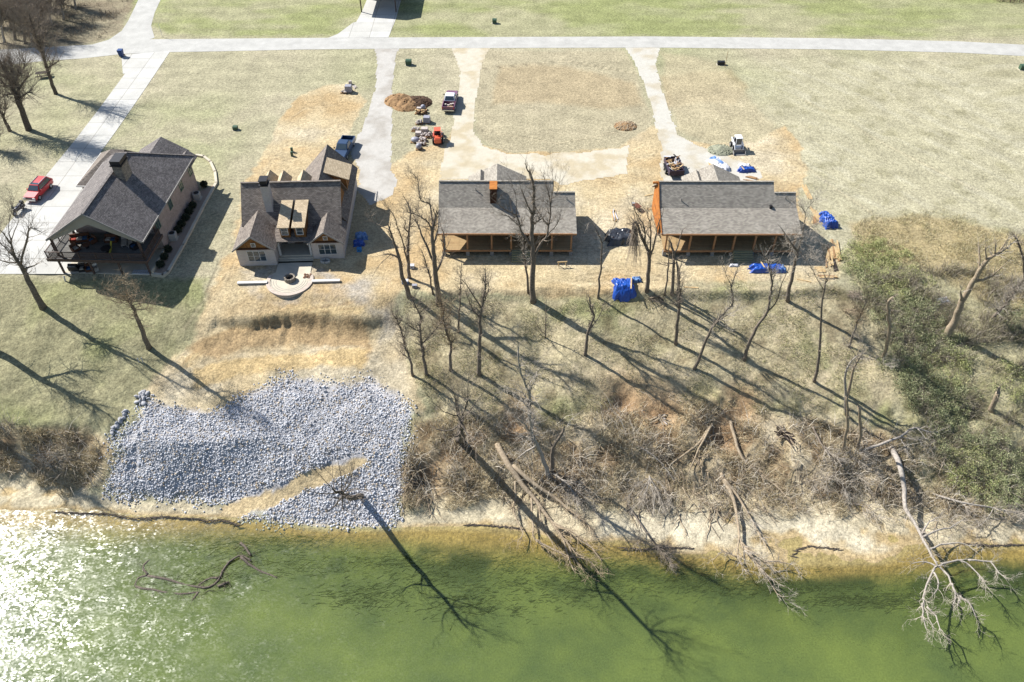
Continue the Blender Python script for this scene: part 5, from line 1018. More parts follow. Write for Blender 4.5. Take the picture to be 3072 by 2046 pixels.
blades('dead_sticks', [(Z_BRUSH[0],.12),(Z_BRUSH[1],.88)], 7000, 1.5, .022, [(240,230,212),(216,202,180),(184,168,148)], M_blade, 7, 1.1, 'loose pale sticks lying through the bank undergrowth', 'sticks', clump=4.)
blades('tall_dry_grass', [(Z_RIGHT,.62),(Z_TALL,.38)], 20000, .45, .016, [(226,212,170),(208,196,148),(190,184,134),(230,218,182)], M_blade, 13, .8, 'tall tan dry grass at the right above the river bank', 'grass', clump=2.)
blades('slope_weeds', [(Z_SLOPE,1.)], 30000, .28, .016, [(180,180,124),(208,194,150),(164,168,110),(220,204,168)], M_blade, 17, .9, 'short weeds and leaf litter on the wooded slope', 'weeds', clump=4.)
blades('wood_undergrowth', [(Z_WOOD,1.)], 22000, .95, .026, [(184,168,146),(206,190,164),(156,140,122)], M_blade, 19, .8, 'grey brown undergrowth under the trees in the top left corner', 'undergrowth', clump=5.)
TOPR = pf([(1960,-12),(2354,14),(2700,40),(2700,-40),(2200,-60),(1960,-40)]); blades('hedge_brush', [(pf([(2230,-6),(2290,2),(2354,14),(2700,40),(2700,-50),(2230,-50)]),1.)], 9000, 1.5, .03, [(170,152,130),(196,176,150),(140,124,108)], M_blade, 23, .6, 'strip of brown brush beyond the lawn at the top right corner', 'brush')
def driftwood(name, label, areas, n, seed, L, r):
    rng = random.Random(seed); m = MB(); k = 0
    while k < n:
        v, x0, y0, x1, y1 = areas[rng.randrange(len(areas))]; p = hit(v, rng.uniform(x0,x1), rng.uniform(y0,y1))
        if p.z < WATER_Z-.2: continue
        a = rng.gauss(-math.pi/2, .75); l = L*rng.uniform(.4,1.3); pts = [p+Vector((0,0,rng.uniform(.05,.5)))]; q = Vector(pts[0])
        for j in range(4):
            a += rng.gauss(0,.22); q = q + Vector((math.cos(a)*l/4, math.sin(a)*l/4, 0)); zz = max(gz(q.x,q.y), WATER_Z)+rng.uniform(.03,.4); q = Vector((q.x,q.y,zz)); pts.append(q)
        rr_ = r*rng.uniform(.4,1.4); m.tube(pts, [rr_*(1-.17*j) for j in range(5)], 5); k += 1
        if rng.random() < .6: twig(m, pts[3], (pts[4]-pts[3]).normalized(), l*.35, rr_*.5, 1, rng, 0.)
    props(m.build(name, M_drift, None), label, 'driftwood', kind='stuff')
driftwood('driftwood', 'tangle of weathered logs, roots and branches hanging down the eroded bank', [('r7',150,120,800,560),('r7',900,100,1500,560),('r7',1250,60,1950,560),('r8',150,180,760,560),('r7',1150,300,1650,620),('r3',1150,1150,1330,1420)], 330, 5, 2.3, .055)
driftwood('pale_driftwood', 'bleached thin branches strewn along the bank below the thicket', [('r8',560,260,1300,640),('r8',850,560,1250,820),('r7',500,60,820,500)], 120, 6, 1.8, .035)
def waterweed():
    rr = np.random.default_rng(44); V = []; C = []
    for x, y, w, h, n in [(830,1372,45,22,330),(1010,1320,60,22,260),(1090,1390,70,25,330),(1250,1330,80,25,330),(1340,1360,60,22,260),(1060,1290,90,14,220),(1500,1310,80,22,360),(1600,1340,70,24,300),(1960,1378,60,8,260),(2040,1390,70,10,300),(1900,1352,50,8,160),(2120,1370,60,10,200),(700,1300,90,18,200),(560,1260,80,14,160),(900,1290,70,14,200),(1880,1290,24,8,120),(480,1330,60,22,220),(640,1240,80,8,160),(2260,1340,80,14,220),(1720,1350,60,14,200)]:
        p = at_z('f', x, y, WATER_Z); q = at_z('f', x+w, y, WATER_Z); r = at_z('f', x, y-h, WATER_Z); a, b = (q.x-p.x), (r.y-p.y)
        cx = p.x+rr.normal(0,a*1.0,n)+rr.choice([-1,0,1],n)*a*.6; cy = p.y+rr.normal(0,b*.8,n); zb = gfast(cx, cy); cz = WATER_Z+rr.uniform(.002,.03,n); L = rr.uniform(.25,.9,n); th = rr.normal(.12,.35,n); s_ = rr.uniform(.012,.034,n)
        d = np.stack([np.cos(th)*L, np.sin(th)*L, 0*L], 1); e = np.stack([-np.sin(th)*s_, np.cos(th)*s_, 0*L], 1); c = np.stack([cx,cy,cz], 1); ok = (zb < WATER_Z-.12)
        V.append(np.stack([c-d*.5-e, c-d*.5+e, c+d*.5+e*.4, c+d*.5-e*.4], 1)[ok].reshape(-1,3))
    V = np.concatenate(V); n = len(V)//4; C = np.repeat(np.array([srgb(74,86,50)])*rr.uniform(.7,1.4,(n,1)), 4, axis=0)
    props(np_mesh('waterweed', V, np.arange(n*4).reshape(-1,4), M_blade, col=C), 'dark strands of waterweed drifting at the surface of the green shallows', 'waterweed', kind='stuff')
waterweed()
def wrack():
    rng = random.Random(12); m = MB()
    for v, P in (('s3',[(380,135),(560,145),(780,150),(860,170),(950,186),(1040,182),(1150,166),(1280,180),(1400,182),(1460,206),(1560,190),(1640,216),(1700,240)]),('r7',[(0,640),(160,645),(260,655),(330,665)]),('r7',[(900,782),(1050,788),(1180,775),(1340,780)]),('r8',[(150,870),(170,835),(240,815),(330,822),(420,835)]),('r8',[(1110,800),(1250,812),(1430,806)])):
        for a, b in zip(P[:-1], P[1:]):
            L = math.hypot(b[0]-a[0], b[1]-a[1]); k = max(2, int(L/7))
            for i in range(k):
                f = (i+rng.random())/k; p = hit(v, a[0]+(b[0]-a[0])*f, a[1]+(b[1]-a[1])*f+rng.uniform(-3,3)); th = rng.gauss(0,.35); l = rng.uniform(.15,.5); z = max(p.z, WATER_Z)+.03
                m.tube([(p.x-math.cos(th)*l,p.y-math.sin(th)*l,z),(p.x,p.y,z+.02),(p.x+math.cos(th)*l,p.y+math.sin(th)*l,z)], [.02,rng.uniform(.03,.07),.015], 4)
    props(m.build('wrack_line', M_barkd), 'thin dark line of driftwood scraps along the waterline', 'driftwood', kind='stuff')
wrack()
blades('bare_brush', [(pf([(1990,640),(2100,610),(2354,640),(2420,700),(2420,1150),(2250,1130),(2130,1060),(2080,920),(2030,780)]),1.)], 30000, 1.25, .014, [(206,196,178),(180,168,148),(150,138,120),(190,186,140)], M_blade, 29, .75, 'tangled grey bare brush between the shrubs on the right bank', 'brush', clump=6.)
M_cane = attrmat('cane_leaf', fine=3, amt=.2, bmp=0)
def shrub_mass(items, seed):
    """evergreen shrubs: (view, x, y, radius, height, colours, label)"""
    for k, (v, x, y, r, hgt, cols, lab) in enumerate(items):
        rr = np.random.default_rng(seed+k); p = hit(v, x, y); t = thing('evergreen_shrub', lab, 'shrub', tuple(p), 0, 'evergreen shrubs of the right-hand thicket')
        nl = int(2100*r*r/4*hgt/1.6)+700; nc = int(14*r*r/2)+10
        cx = rr.uniform(-1,1,(nc,2)); cx = cx[np.hypot(cx[:,0],cx[:,1]) < 1]*r; ch = hgt*(.45+.6*rr.random(len(cx)))*(1-.35*np.hypot(cx[:,0],cx[:,1])/r)
        ci = rr.integers(0, len(cx), nl); a = rr.uniform(0,6.283,nl); q = rr.random(nl)**.7*.62; hh = rr.random(nl)**.6
        L = np.column_stack([cx[ci,0]+np.cos(a)*q*(1.1-hh*.5), cx[ci,1]+np.sin(a)*q*(1.1-hh*.5), ch[ci]*hh])
        L[:,2] += gfast(L[:,0]+p.x, L[:,1]+p.y)-p.z
        d = np.column_stack([np.cos(a)*.7+rr.normal(0,.4,nl), np.sin(a)*.7+rr.normal(0,.4,nl), rr.uniform(-.3,.9,nl)]); d /= np.linalg.norm(d,axis=1,keepdims=True); s = np.cross(d, rr.normal(size=(nl,3))); s /= np.linalg.norm(s,axis=1,keepdims=True)
        ln = rr.uniform(.08,.20,nl)[:,None]; V = np.stack([L, L+d*ln*.5+s*ln*.2, L+d*ln, L+d*ln*.5-s*ln*.2], 1).reshape(-1,3)
        cc = np.array([srgb(*c) for c in cols]); C = np.repeat(cc[(ci*7 + rr.integers(0,2,nl)) % len(cols)]*rr.uniform(.65,1.25,(nl,1)), 4, axis=0)
        np_mesh('foliage', V, np.arange(nl*4).reshape(-1,4), M_cane, t, col=C); m = MB(); rng = random.Random(seed+k)
        for j in range(min(len(cx),14)): z0 = gz(p.x+cx[j,0],p.y+cx[j,1])-p.z; m.tube([(cx[j,0]*.8,cx[j,1]*.8,z0-.1),(cx[j,0]+rng.uniform(-.2,.2),cx[j,1]+rng.uniform(-.2,.2),z0+ch[j]*.9)], [.03,.01], 4)
        m.build('stems', M_bark, t, kind='stuff')
LG = [(200,204,138),(176,186,118),(214,212,156)]; MG = [(192,198,146),(168,178,124),(210,208,164)]; DG = [(168,176,130),(142,152,110),(194,196,152)]
shrub_mass([('r6',430,420,2.6,1.0,LG,'yellow-green low shrub nearest the lumber piles'),('r6',560,520,2.6,1.1,LG,'yellow-green low shrub left of the white rag'),('r6',700,430,2.2,.9,LG,'faded green low shrub below the tall dry grass'),
 ('r6',470,330,2.2,.9,LG,'yellow-green shrub at the top of the thicket'),('r6',620,370,2.3,.9,LG,'pale green shrub at the upper edge of the thicket'),('r6',450,560,2.2,1.2,MG,'green shrub just right of the flat boards'),('r6',620,640,2.4,1.3,LG,'yellow-green shrub above the pale snapped trunk'),('r6',820,600,2.4,1.2,LG,'yellow-green shrub above the white rag'),('r6',560,770,2.2,1.3,MG,'mid green shrub left of the pale snapped trunk'),('r6',760,800,2.6,1.7,MG,'mid green shrub right of the pale snapped trunk'),('r6',880,880,2.8,1.9,DG,'dark green shrub left of the big snag foot'),
 ('r6',760,1030,2.7,1.8,DG,'dark green shrub in the middle of the thicket'),('r6',950,1010,2.2,1.6,MG,'green shrub below the big snag'),('r6',720,1210,2.4,1.6,MG,'green shrub at the left foot of the thicket'),
 ('r6',860,1330,2.8,2.0,DG,'dark green shrub above the arching pale limb'),('r6',1060,1250,2.5,1.6,LG,'light green shrub right of the thicket middle'),('r6',1180,1100,2.0,1.2,MG,'small green shrub right of the big snag foot'),
 ('r6',920,1480,2.6,2.0,DG,'dark green shrub right of the dead poles'),('r6',1130,1440,2.4,1.6,MG,'green shrub left of the cut stump'),('r6',1560,880,2.2,1.6,DG,'dark green shrub at the right picture edge'),
 ('r8',1000,90,2.2,1.8,MG,'green shrub behind the arching pale limb'),('r8',1010,230,2.4,1.9,DG,'dark green shrub right of the arching pale limb'),('r8',1110,420,2.7,2.0,LG,'light green shrub low on the right bank'),
 ('r8',1240,500,2.6,2.0,MG,'green shrub above the long pale branch'),('r8',1330,360,2.6,1.8,MG,'green shrub near the right edge low on the bank'),('r8',1180,250,2.2,1.7,DG,'dark green shrub with a deep shadow low in the thicket'),('r8',1400,520,2.2,1.8,DG,'dark green shrub at the right edge above the beach'),('r6',1500,1330,2.2,1.2,LG,'light green scrub at the right edge above the stump')], 300)
# ------------------------------------------------------------------ vehicles and machines
def paint(name, c, rough=.35): return mk(name, c, tuple(x*.9 for x in c), 1.5, rough, spec=.5, coat=.5)
M_red = paint('red_paint', (.50,.035,.035)); M_navy = paint('navy_paint', (.02,.045,.10)); M_maroon = paint('maroon_paint', (.16,.06,.10)); M_whitep = paint('white_paint', (.75,.76,.78))
M_tyre = mk('tyre_rubber', (.02,.02,.02), (.03,.03,.03), 8, .9); M_rim = mk('alloy_rim', (.55,.55,.56), (.45,.45,.46), 4, .35, metal=.7); M_chrome = mk('chrome', (.7,.7,.72), (.6,.6,.62), 3, .2, metal=.9)
M_lamp = mk('lamp_glass', (.8,.8,.75), (.7,.7,.68), 6, .15, spec=.7); M_tail = mk('tail_lamp', (.5,.02,.02), (.4,.02,.02), 6, .2); M_orange = paint('orange_red_paint', (.62,.10,.04), .45)
M_blue = mk('blue_tarp', srgb(44,104,206), srgb(24,70,170), 2.2, .38, .5, spec=.5, bscale=5); M_blueL = mk('faded_blue_tarp', srgb(150,184,226), srgb(70,128,206), 1.8, .45, .5, bscale=5); M_white_pl = mk('white_plastic', srgb(240,240,244), srgb(214,216,224), 2, .5, .4, bscale=5); M_blackpl = mk('black_plastic', (.035,.038,.045), (.02,.022,.028), 2.5, .28, .6, spec=.6, bscale=4)
M_pine = mk('fresh_pine', srgb(232,206,156), srgb(204,170,122), 3, .8); M_pine2 = mk('weathered_lumber', srgb(196,158,112), srgb(160,122,86), 3, .85); M_darklum = mk('dark_lumber', srgb(70,58,52), srgb(48,40,38), 3, .85); M_stn = mk('pale_stone', srgb(226,216,208), srgb(196,184,176), 4, .95, .4, bscale=8); M_gbag = mk('grey_wrap', srgb(186,186,196), srgb(160,160,172), 3, .5, .3)
M_greenbox = mk('utility_green', srgb(84,112,88), srgb(70,96,76), 2, .5); M_soil = mk('red_brown_soil', srgb(190,154,110), srgb(136,104,74), 2.5, .95, .7, bscale=6); M_soild = mk('dark_soil', srgb(110,84,62), srgb(70,52,40), 3, .95, .7, bscale=6)
def ring(y, w, z0, z1, c, cl=.1): return [(-w,y,z0+cl),(-w+cl,y,z0),(w-cl,y,z0),(w,y,z0+cl),(w,y,z1-c),(w-c,y,z1),(-w+c,y,z1),(-w,y,z1-c)]
def wheel(parent, x, y, r, w):
    m = MB(); m.tube([(x-w/2,y,r),(x-w*.42,y,r),(x+w*.42,y,r),(x+w/2,y,r)], [r*.9,r,r,r*.9], 18); t = m.build('wheel', M_tyre, parent); s = 1 if x > 0 else -1
    m = MB(); m.tube([(x+s*w*.46,y,r),(x+s*w*.54,y,r)], [r*.62,r*.55], 14); m.build('rim', M_rim, t)
def quad(parent, name, mat, pts, off=.012):
    a, b, c = [Vector(p) for p in pts[:3]]; n = (b-a).cross(c-a).normalized()*off; m = MB(); m.wallpoly([Vector(p)+n for p in pts], -n*2); return m.build(name, mat, parent)
def pickup(label, p, rz, body, cab_mat, load=None):
    o = thing('pickup_truck', label, 'pickup truck', tuple(p), rz, 'parked pickup trucks')
    m = MB(); m.loft([ring(-2.88,.80,.45,.78,.06),ring(-2.8,.93,.38,.98,.1),ring(-1.35,.98,.36,1.10,.1),ring(-1.2,.99,.36,1.12,.08),ring(1.0,.99,.36,1.12,.06)]); m.build('body', body, o)
    m = MB(); m.box(-.98,1.005,.42,.98,2.85,.62); m.box(-.98,1.005,.62,-.86,2.85,1.14); m.box(.86,1.005,.62,.98,2.85,1.14); m.box(-.855,2.74,.62,.855,2.85,1.12); m.build('bed', body, o)
    m = MB(); m.loft([ring(-1.25,.86,1.10,1.14,.02,.01),ring(-.55,.76,1.12,1.78,.1,.02),ring(.55,.76,1.12,1.80,.1,.02),ring(.98,.84,1.10,1.16,.02,.01)]); c = m.build('cab', cab_mat, o)
    quad(c, 'windshield', M_glass, [(-.76,-1.17,1.2),(.76,-1.17,1.2),(.64,-.62,1.7),(-.64,-.62,1.7)], .02); quad(c, 'rear_window', M_glass, [(.74,.93,1.22),(-.74,.93,1.22),(-.62,.6,1.7),(.62,.6,1.7)], .02)
    for s in (1,-1):
        q = [(s*.86,-1.0,1.17),(s*.86,.75,1.17),(s*.765,.5,1.7),(s*.765,-.5,1.7)]; quad(c, 'side_window', M_glass, q if s > 0 else q[::-1], .02)
        m = MB(); m.rbox((s*1.1,-.95,1.22),(.2,.12,.16)); m.build('mirror', M_blackm, o); m = MB(); m.rbox((s*.74,-2.84,.8),(.3,.1,.2)); m.build('headlight', M_lamp, o); m = MB(); m.rbox((s*.9,2.86,.9),(.14,.05,.3)); m.build('tail_light', M_tail, o)
        for y in (-1.85,1.85): wheel(o, s*.86, y, .38, .26)
    m = MB(); m.rbox((0,-2.9,.55),(1.84,.16,.2)); m.rbox((0,2.92,.55),(1.8,.14,.18)); m.build('bumper', M_chrome, o); m = MB(); m.rbox((0,-2.89,.80),(1.1,.06,.22)); m.build('grille', M_blackm, o)
    rng = random.Random(3)
    if load:
        for k in range(9):
            if k < 6: m = MB(); m.rbox((rng.uniform(-.6,.6),1.35+.14*(k%3),.72+.12*(k//3)),(.32,.3,.22),rng.uniform(-.4,.4)); m.build('cargo_bag', M_stn, o)
            else: m = MB(); m.rbox((-.5+(k-6)*.32,2.1,.67),(.26,1.1,.06),rng.uniform(-.06,.06)); m.build('cargo_board', M_pine, o)
    else: m = MB(); m.cyl(.1,1.5,.63,.75,.3,14); m.build('spare_lid', M_chrome, o)
    return o
pickup('navy blue pickup truck parked behind the white house facing the river', at_z('z6',300,1200), math.radians(-7), M_navy, M_navy)
pickup('maroon pickup truck with white cab roof and loaded bed on the middle drive', at_z('z6',1432,690), math.radians(176), M_maroon, M_whitep, True)
def suv():
    f, r = at_z('z1',405,705), at_z('z1',487,618); d = (f-r).normalized(); rz = math.atan2(d.x, -d.y)
    c = (f+r)/2; side = Vector((-d.y,d.x,0)); c = c - side*.75 if side.x > 0 else c + side*.75
    o = thing('suv', 'red sport utility car with roof rails parked on the concrete driveway', 'car', (c.x,c.y,.034), rz)
    m = MB(); m.loft([ring(-2.3,.74,.42,.72,.06),ring(-2.2,.86,.36,.9,.1),ring(-1.0,.92,.34,1.04,.1),ring(2.1,.92,.34,1.06,.08),ring(2.3,.84,.42,1.0,.06)]); m.build('body', M_red, o)
    m = MB(); m.loft([ring(-1.05,.82,1.02,1.06,.02,.01),ring(-.4,.70,1.04,1.66,.1,.02),ring(1.75,.70,1.04,1.68,.1,.02),ring(2.25,.8,1.0,1.1,.02,.01)]); c = m.build('cabin', M_red, o)
    quad(c, 'windshield', M_glass, [(-.74,-.98,1.12),(.74,-.98,1.12),(.6,-.46,1.6),(-.6,-.46,1.6)], .025); quad(c, 'rear_window', M_glass, [(.7,2.18,1.16),(-.7,2.18,1.16),(-.58,1.82,1.6),(.58,1.82,1.6)], .025)
    m = MB(); m.rbox((0,-.1,1.675),(1.1,.4,.03)); m.build('sunroof', M_glass, c)
    for s in (1,-1):
        q = [(s*.82,-.75,1.1),(s*.82,1.95,1.1),(s*.71,1.65,1.58),(s*.71,-.35,1.58)]; quad(c, 'side_window', M_glass, q if s > 0 else q[::-1], .025)
        m = MB(); m.rbox((s*.56,.7,1.72),(.05,1.9,.06)); m.build('roof_rail', M_chrome, o); m = MB(); m.rbox((s*.66,-2.26,.72),(.34,.12,.18)); m.build('headlight', M_lamp, o); m = MB(); m.rbox((s*.8,2.29,.9),(.16,.06,.26)); m.build('tail_light', M_tail, o); m = MB(); m.rbox((s*1.0,-.7,1.12),(.18,.12,.14)); m.build('mirror', M_red, o)
        for y in (-1.42,1.42): wheel(o, s*.82, y, .36, .24)
    m = MB(); m.rbox((0,-2.3,.5),(1.7,.14,.22)); m.rbox((0,2.32,.52),(1.66,.12,.2)); m.build('bumper', M_chrome, o); m = MB(); m.rbox((0,-2.28,.74),(.9,.06,.16)); m.build('grille', M_blackm, o)
suv()
def motorcycle():
    a, b = at_z('z1',150,880), at_z('z1',235,800); d = (a-b).normalized(); c = (a+b)/2; o = thing('motorcycle', 'dark touring motorcycle standing on the apron beside the red car', 'motorcycle', (c.x,c.y,.034), math.atan2(d.x,-d.y))
    for y in (-.85,.8): m = MB(); m.tube([(-.08,y,.33),(.08,y,.33)], .33, 16); w = m.build('wheel', M_tyre, o); m = MB(); m.tube([(-.09,y,.33),(.09,y,.33)], .2, 12); m.build('rim', M_rim, w)
    m = MB(); m.loft([ring(-.75,.14,.55,.9,.06,.05),ring(-.35,.24,.4,.98,.08,.05),ring(.3,.25,.35,.85,.08,.05),ring(.95,.2,.55,.8,.06,.05)]); m.build('fairing', mk('black_lacquer', (.03,.025,.045), (.02,.02,.03), 2, .25, spec=.6), o)
    m = MB(); m.loft([ring(.1,.16,.84,.92,.03,.02),ring(.9,.18,.8,.95,.04,.02)]); m.build('seat', M_blackm, o)
    m = MB(); m.tube([(-.42,-.45,1.08),(0,-.62,1.12),(.42,-.45,1.08)], .025, 6); m.build('handlebar', M_chrome, o); m = MB(); m.wallpoly([(-.25,-.72,.95),(.25,-.72,.95),(.2,-.6,1.35),(-.2,-.6,1.35)], (0,.02,0)); m.build('windscreen', M_glass, o)
    for s in (1,-1): m = MB(); m.rbox((s*.34,.72,.62),(.22,.5,.36),0,0,0,.03); m.build('pannier', M_blackm, o)
    m = MB(); m.rbox((0,1.02,.95),(.5,.36,.34),0,0,0,.04); m.build('top_box', M_blackm, o)
motorcycle()
def skid(label, p, rz, main, hood):
    o = thing('skid_steer', label, 'skid steer', tuple(p), rz, 'skid steer loaders')
    m = MB(); m.loft([ring(-.75,.46,.35,.75,.05),ring(-.6,.5,.3,.95,.06),ring(1.2,.5,.3,1.05,.06),ring(1.35,.46,.4,.95,.06)]); m.build('chassis', main, o)
    m = MB(); m.loft([ring(.62,.48,1.0,1.32,.08,.03),ring(1.25,.46,.98,1.25,.08,.03),ring(1.42,.42,.5,1.1,.06,.03)]); m.build('engine_cover', hood, o)
    m = MB()
    for x in (-.42,.42):
        m.beam((x,-.55,.9),(x,-.42,1.98),.08,.08); m.beam((x,.5,.9),(x,.5,1.98),.08,.08)
    m.build('cab_frame', main, o); m = MB(); m.rbox((0,.03,2.0),(.98,1.1,.07)); m.build('cab_roof', main, o); m = MB(); m.box(-.38,-.3,.9,.38,.35,1.05); m.box(-.38,.3,1.06,.38,.42,1.6); m.build('seat', M_blackm, o)
    m = MB(); m.wallpoly([(-.4,-.56,1.0),(.4,-.56,1.0),(.4,-.44,1.9),(-.4,-.44,1.9)], (0,.02,0)); m.build('front_glass', M_glass, o)
    for s in (1,-1):
        m = MB(); m.beam((s*.62,1.1,1.35),(s*.62,-.7,1.1),.12,.18); m.beam((s*.62,-.7,1.15),(s*.58,-1.2,.45),.12,.16); m.build('lift_arm', main, o); m = MB(); m.beam((s*.62,.3,.7),(s*.6,-.75,.95),.07,.07); m.build('hydraulic_ram', M_chrome, o)
        for y in (-.42,.72): wheel(o, s*.68, y, .40, .28)
    m = MB(); w = .88
    for s in (1,-1): m.wallpoly([(s*w,-1.2,.08),(s*w,-1.85,.05),(s*w,-1.75,.35),(s*w,-1.2,.62)] if s > 0 else [(s*w,-1.2,.62),(s*w,-1.75,.35),(s*w,-1.85,.05),(s*w,-1.2,.08)], (-s*.04,0,0))
    m.hexa([(-w,-1.85,.03),(w,-1.85,.03),(w,-1.2,.05),(-w,-1.2,.05),(-w,-1.85,.07),(w,-1.85,.07),(w,-1.24,.1),(-w,-1.24,.1)]); m.hexa([(-w,-1.24,.11),(w,-1.24,.11),(w,-1.18,.11),(-w,-1.18,.11),(-w,-1.3,.66),(w,-1.3,.66),(w,-1.24,.66),(-w,-1.24,.66)]); m.build('bucket', M_cmu, o)
skid('red and white skid steer loader beside the stone pallets', at_z('z6',1298,1080), math.radians(184), M_orange, M_orange)
skid('white skid steer loader facing the cedar-gabled lodge', at_z('z7',1100,1165), math.radians(4), M_whitep, M_blackm)
def dump_trailer():
    p = at_z('z7',425,1405); o = thing('dump_trailer', 'dark dump trailer heaped with scrap lumber behind the cedar-gabled lodge', 'trailer', tuple(p), math.radians(4)); rng = random.Random(9)
    m = MB(); m.box(-1.05,-1.9,.55,1.05,1.9,.68); m.box(-1.05,-1.9,.685,-.98,1.9,1.3); m.box(.98,-1.9,.685,1.05,1.9,1.3); m.box(-.975,-1.9,.685,.975,-1.83,1.3); m.box(-.975,1.83,.685,.975,1.9,1.3); m.build('box', mk('purple_black_steel', (.06,.045,.075), (.04,.03,.05), 3, .5), o)
    m = MB(); m.beam((-.3,1.9,.5),(0,3.1,.5),.1,.12); m.beam((.3,1.9,.5),(0,3.1,.5),.1,.12); m.build('drawbar', M_blackm, o)
    for s in (1,-1):
        for y in (-.45,.45): wheel(o, s*1.2, y, .36, .22)
        m = MB(); m.rbox((s*1.2,0,.78),(.28,1.9,.05)); m.build('mudguard', M_blackm, o)
    for k in range(46): m = MB(); m.rbox((rng.uniform(-.75,.75),rng.uniform(-1.6,1.6),1.0+rng.uniform(0,.55)),(rng.uniform(.5,1.5),rng.uniform(.08,.3),rng.uniform(.03,.1)),rng.uniform(0,3.14),rng.uniform(-.3,.3),rng.uniform(-.3,.3)); m.build('scrap_board', (M_pine,M_pine2,M_white_pl,M_darklum)[rng.choice((0,0,1,1,2,3))], o)
dump_trailer()

# ------------------------------------------------------------------ tarps, lumber, stone
def tarp(label, c, w, d, h, rz, mat, seed, name='tarp_covered_pile', cat='tarp', flat=.55, wr=.28, boards=0, lumps=3, group='tarps on the building site'):
    rng = random.Random(seed); n = 30; t = thing(name, label, cat, (c.x,c.y,gz(c.x,c.y)), rz, group); u = np.linspace(-1,1,n); U, V = np.meshgrid(u, u)
    e = 1-np.maximum(np.abs(U), np.abs(V))**(2.2); edge = np.clip(e/flat, 0, 1); edge = edge*edge*(3-2*edge)
    hh = .62+.38*fbm(U*2+seed, V*2, .9, 2, seed); 
    for k in range(lumps): hh = np.maximum(hh, (.8+.25*rng.random())*np.exp(-((U-rng.uniform(-.6,.6))**2+(V-rng.uniform(-.6,.6))**2)/.12))
    wz = (1-np.abs(2*fbm(U*w*1.2, V*d*.7+seed, .55, 3, seed+1)-1)); Z = h*edge*hh + wr*h*(wz-.5)*np.clip(edge*2,0.15,1) + .02
    ang = np.arctan2(V,U); k = 1+.09*np.sin(ang*5+seed)+.07*np.sin(ang*9+seed*2); X = U*w/2*k + (fbm(U*3, V*3, .6, 2, seed+2)-.5)*.2; Y = V*d/2*k + (fbm(U*3, V*3, .6, 2, seed+4)-.5)*.2; Z = np.where(edge <= 0, .0, Z)
    X, Y, Z = [a.ravel() for a in (X,Y,np.maximum(Z,0))]; cs, sn = math.cos(rz), math.sin(rz); g = gfast(c.x+X*cs-Y*sn, c.y+X*sn+Y*cs)-gz(c.x,c.y)
    i = np.arange(n*n).reshape(n,n); F = np.stack([i[:-1,:-1],i[:-1,1:],i[1:,1:],i[1:,:-1]],-1).reshape(-1,4); np_mesh('cover', np.stack([X,Y,Z+g],1), F, mat, t, smooth=True)
    for k in range(boards): m = MB(); a = rng.uniform(-.3,.3); m.rbox((rng.uniform(-.3,.3)*w, rng.uniform(-.2,.2)*d, h*1.05),(.16,d*.8,.05) if k % 2 == 0 else (w*.7,.14,.05), a, 0, 0); m.build('weight_board', M_pine, t)
    return t
tarp('bright blue tarp draped over a square stack beside the slim tree', at_z('s6',620,1325), 2.55, 2.6, .75, .03, M_blue, 3, boards=1); tarp('crumpled pale blue tarp end behind the bright blue square stack', at_z('s6',775,1225), 1.2, .8, .4, .1, M_blueL, 4)
tarp('shiny black plastic sheet over a pile between the two lodges', at_z('s6',565,680), 3.6, 2.9, .9, .06, M_blackpl, 5, wr=.35)
tarp('long blue tarp with a cross board below the cedar-gabled lodge', at_z('z4',1385,1255), 4.3, 1.35, .6, .02, M_blue, 6, boards=1); tarp('faded blue tarp end beside the long blue tarp', at_z('z4',1490,1262), 1.7, 1.1, .5, .1, M_blueL, 16)
tarp('bright blue tarp bundle right of the cedar-gabled lodge', at_z('s7',615,600), 1.75, 2.3, 1.0, .15, M_blue, 7, lumps=5); tarp('small blue tarp lump behind the bright blue bundle', at_z('s7',565,495), 1.1, 1.0, .6, .3, M_blue, 8)
tarp('white and blue plastic sheeting heap behind the cedar-gabled lodge', at_z('t4',1180,340), 1.9, 3.6, .5, .42, M_white_pl, 9, boards=0); tarp('pale blue strip of sheeting on the white heap', at_z('t4',1130,285), .7, 2.6, .55, .5, M_blueL, 10)
tarp('torn blue tarp on gravel behind the cedar-gabled lodge', at_z('t4',1640,425), 2.5, 1.0, .5, .08, M_blue, 11, boards=1); tarp('white sheet beside the torn blue tarp', at_z('t4',1610,345), 1.7, .9, .3, -.1, M_white_pl, 12)
tarp('light blue crumpled tarp by the right wall of the white house', at_z('z2',1312,885), 1.5, 1.1, .7, .2, M_blueL, 13); tarp('mid blue tarp below the light blue crumpled one', at_z('z2',1290,945), 1.4, .9, .6, .1, M_blue, 14)
tarp('crumpled white plastic on the shaded dirt below the cedar-gabled lodge', at_z('z4',1085,1220), 1.2, .5, .2, 0, M_white_pl, 15); tarp('white rag caught in the scrub beside the big snag', hit('r6',1030,735), 1.6, .9, .35, .2, M_white_pl, 17)
def crate(label, p, size, mat, name, cat, rz=0., group=None, lid=None):
    t = thing(name, label, cat, (p.x,p.y,gz(p.x,p.y)), rz, group); a, b, h = size; m = MB(); m.rbox((0,0,h/2),(a,b,h),0,0,0,.03); m.build('case', mat, t); m = MB(); m.rbox((0,0,h+.03),(a*1.04,b*1.04,.06),0,0,0,.02); m.build('lid', lid or mat, t); m = MB(); m.rbox((0,-b/2-.02,h*.7),(a*.3,.04,.06)); m.build('latch', M_blackm, t); return t
crate('bright light-blue cooler box by the right wall of the white house', at_z('z2',1292,1005), (.6,.45,.45), mk('cooler_blue', srgb(70,150,220)), 'cooler_box', 'cooler')
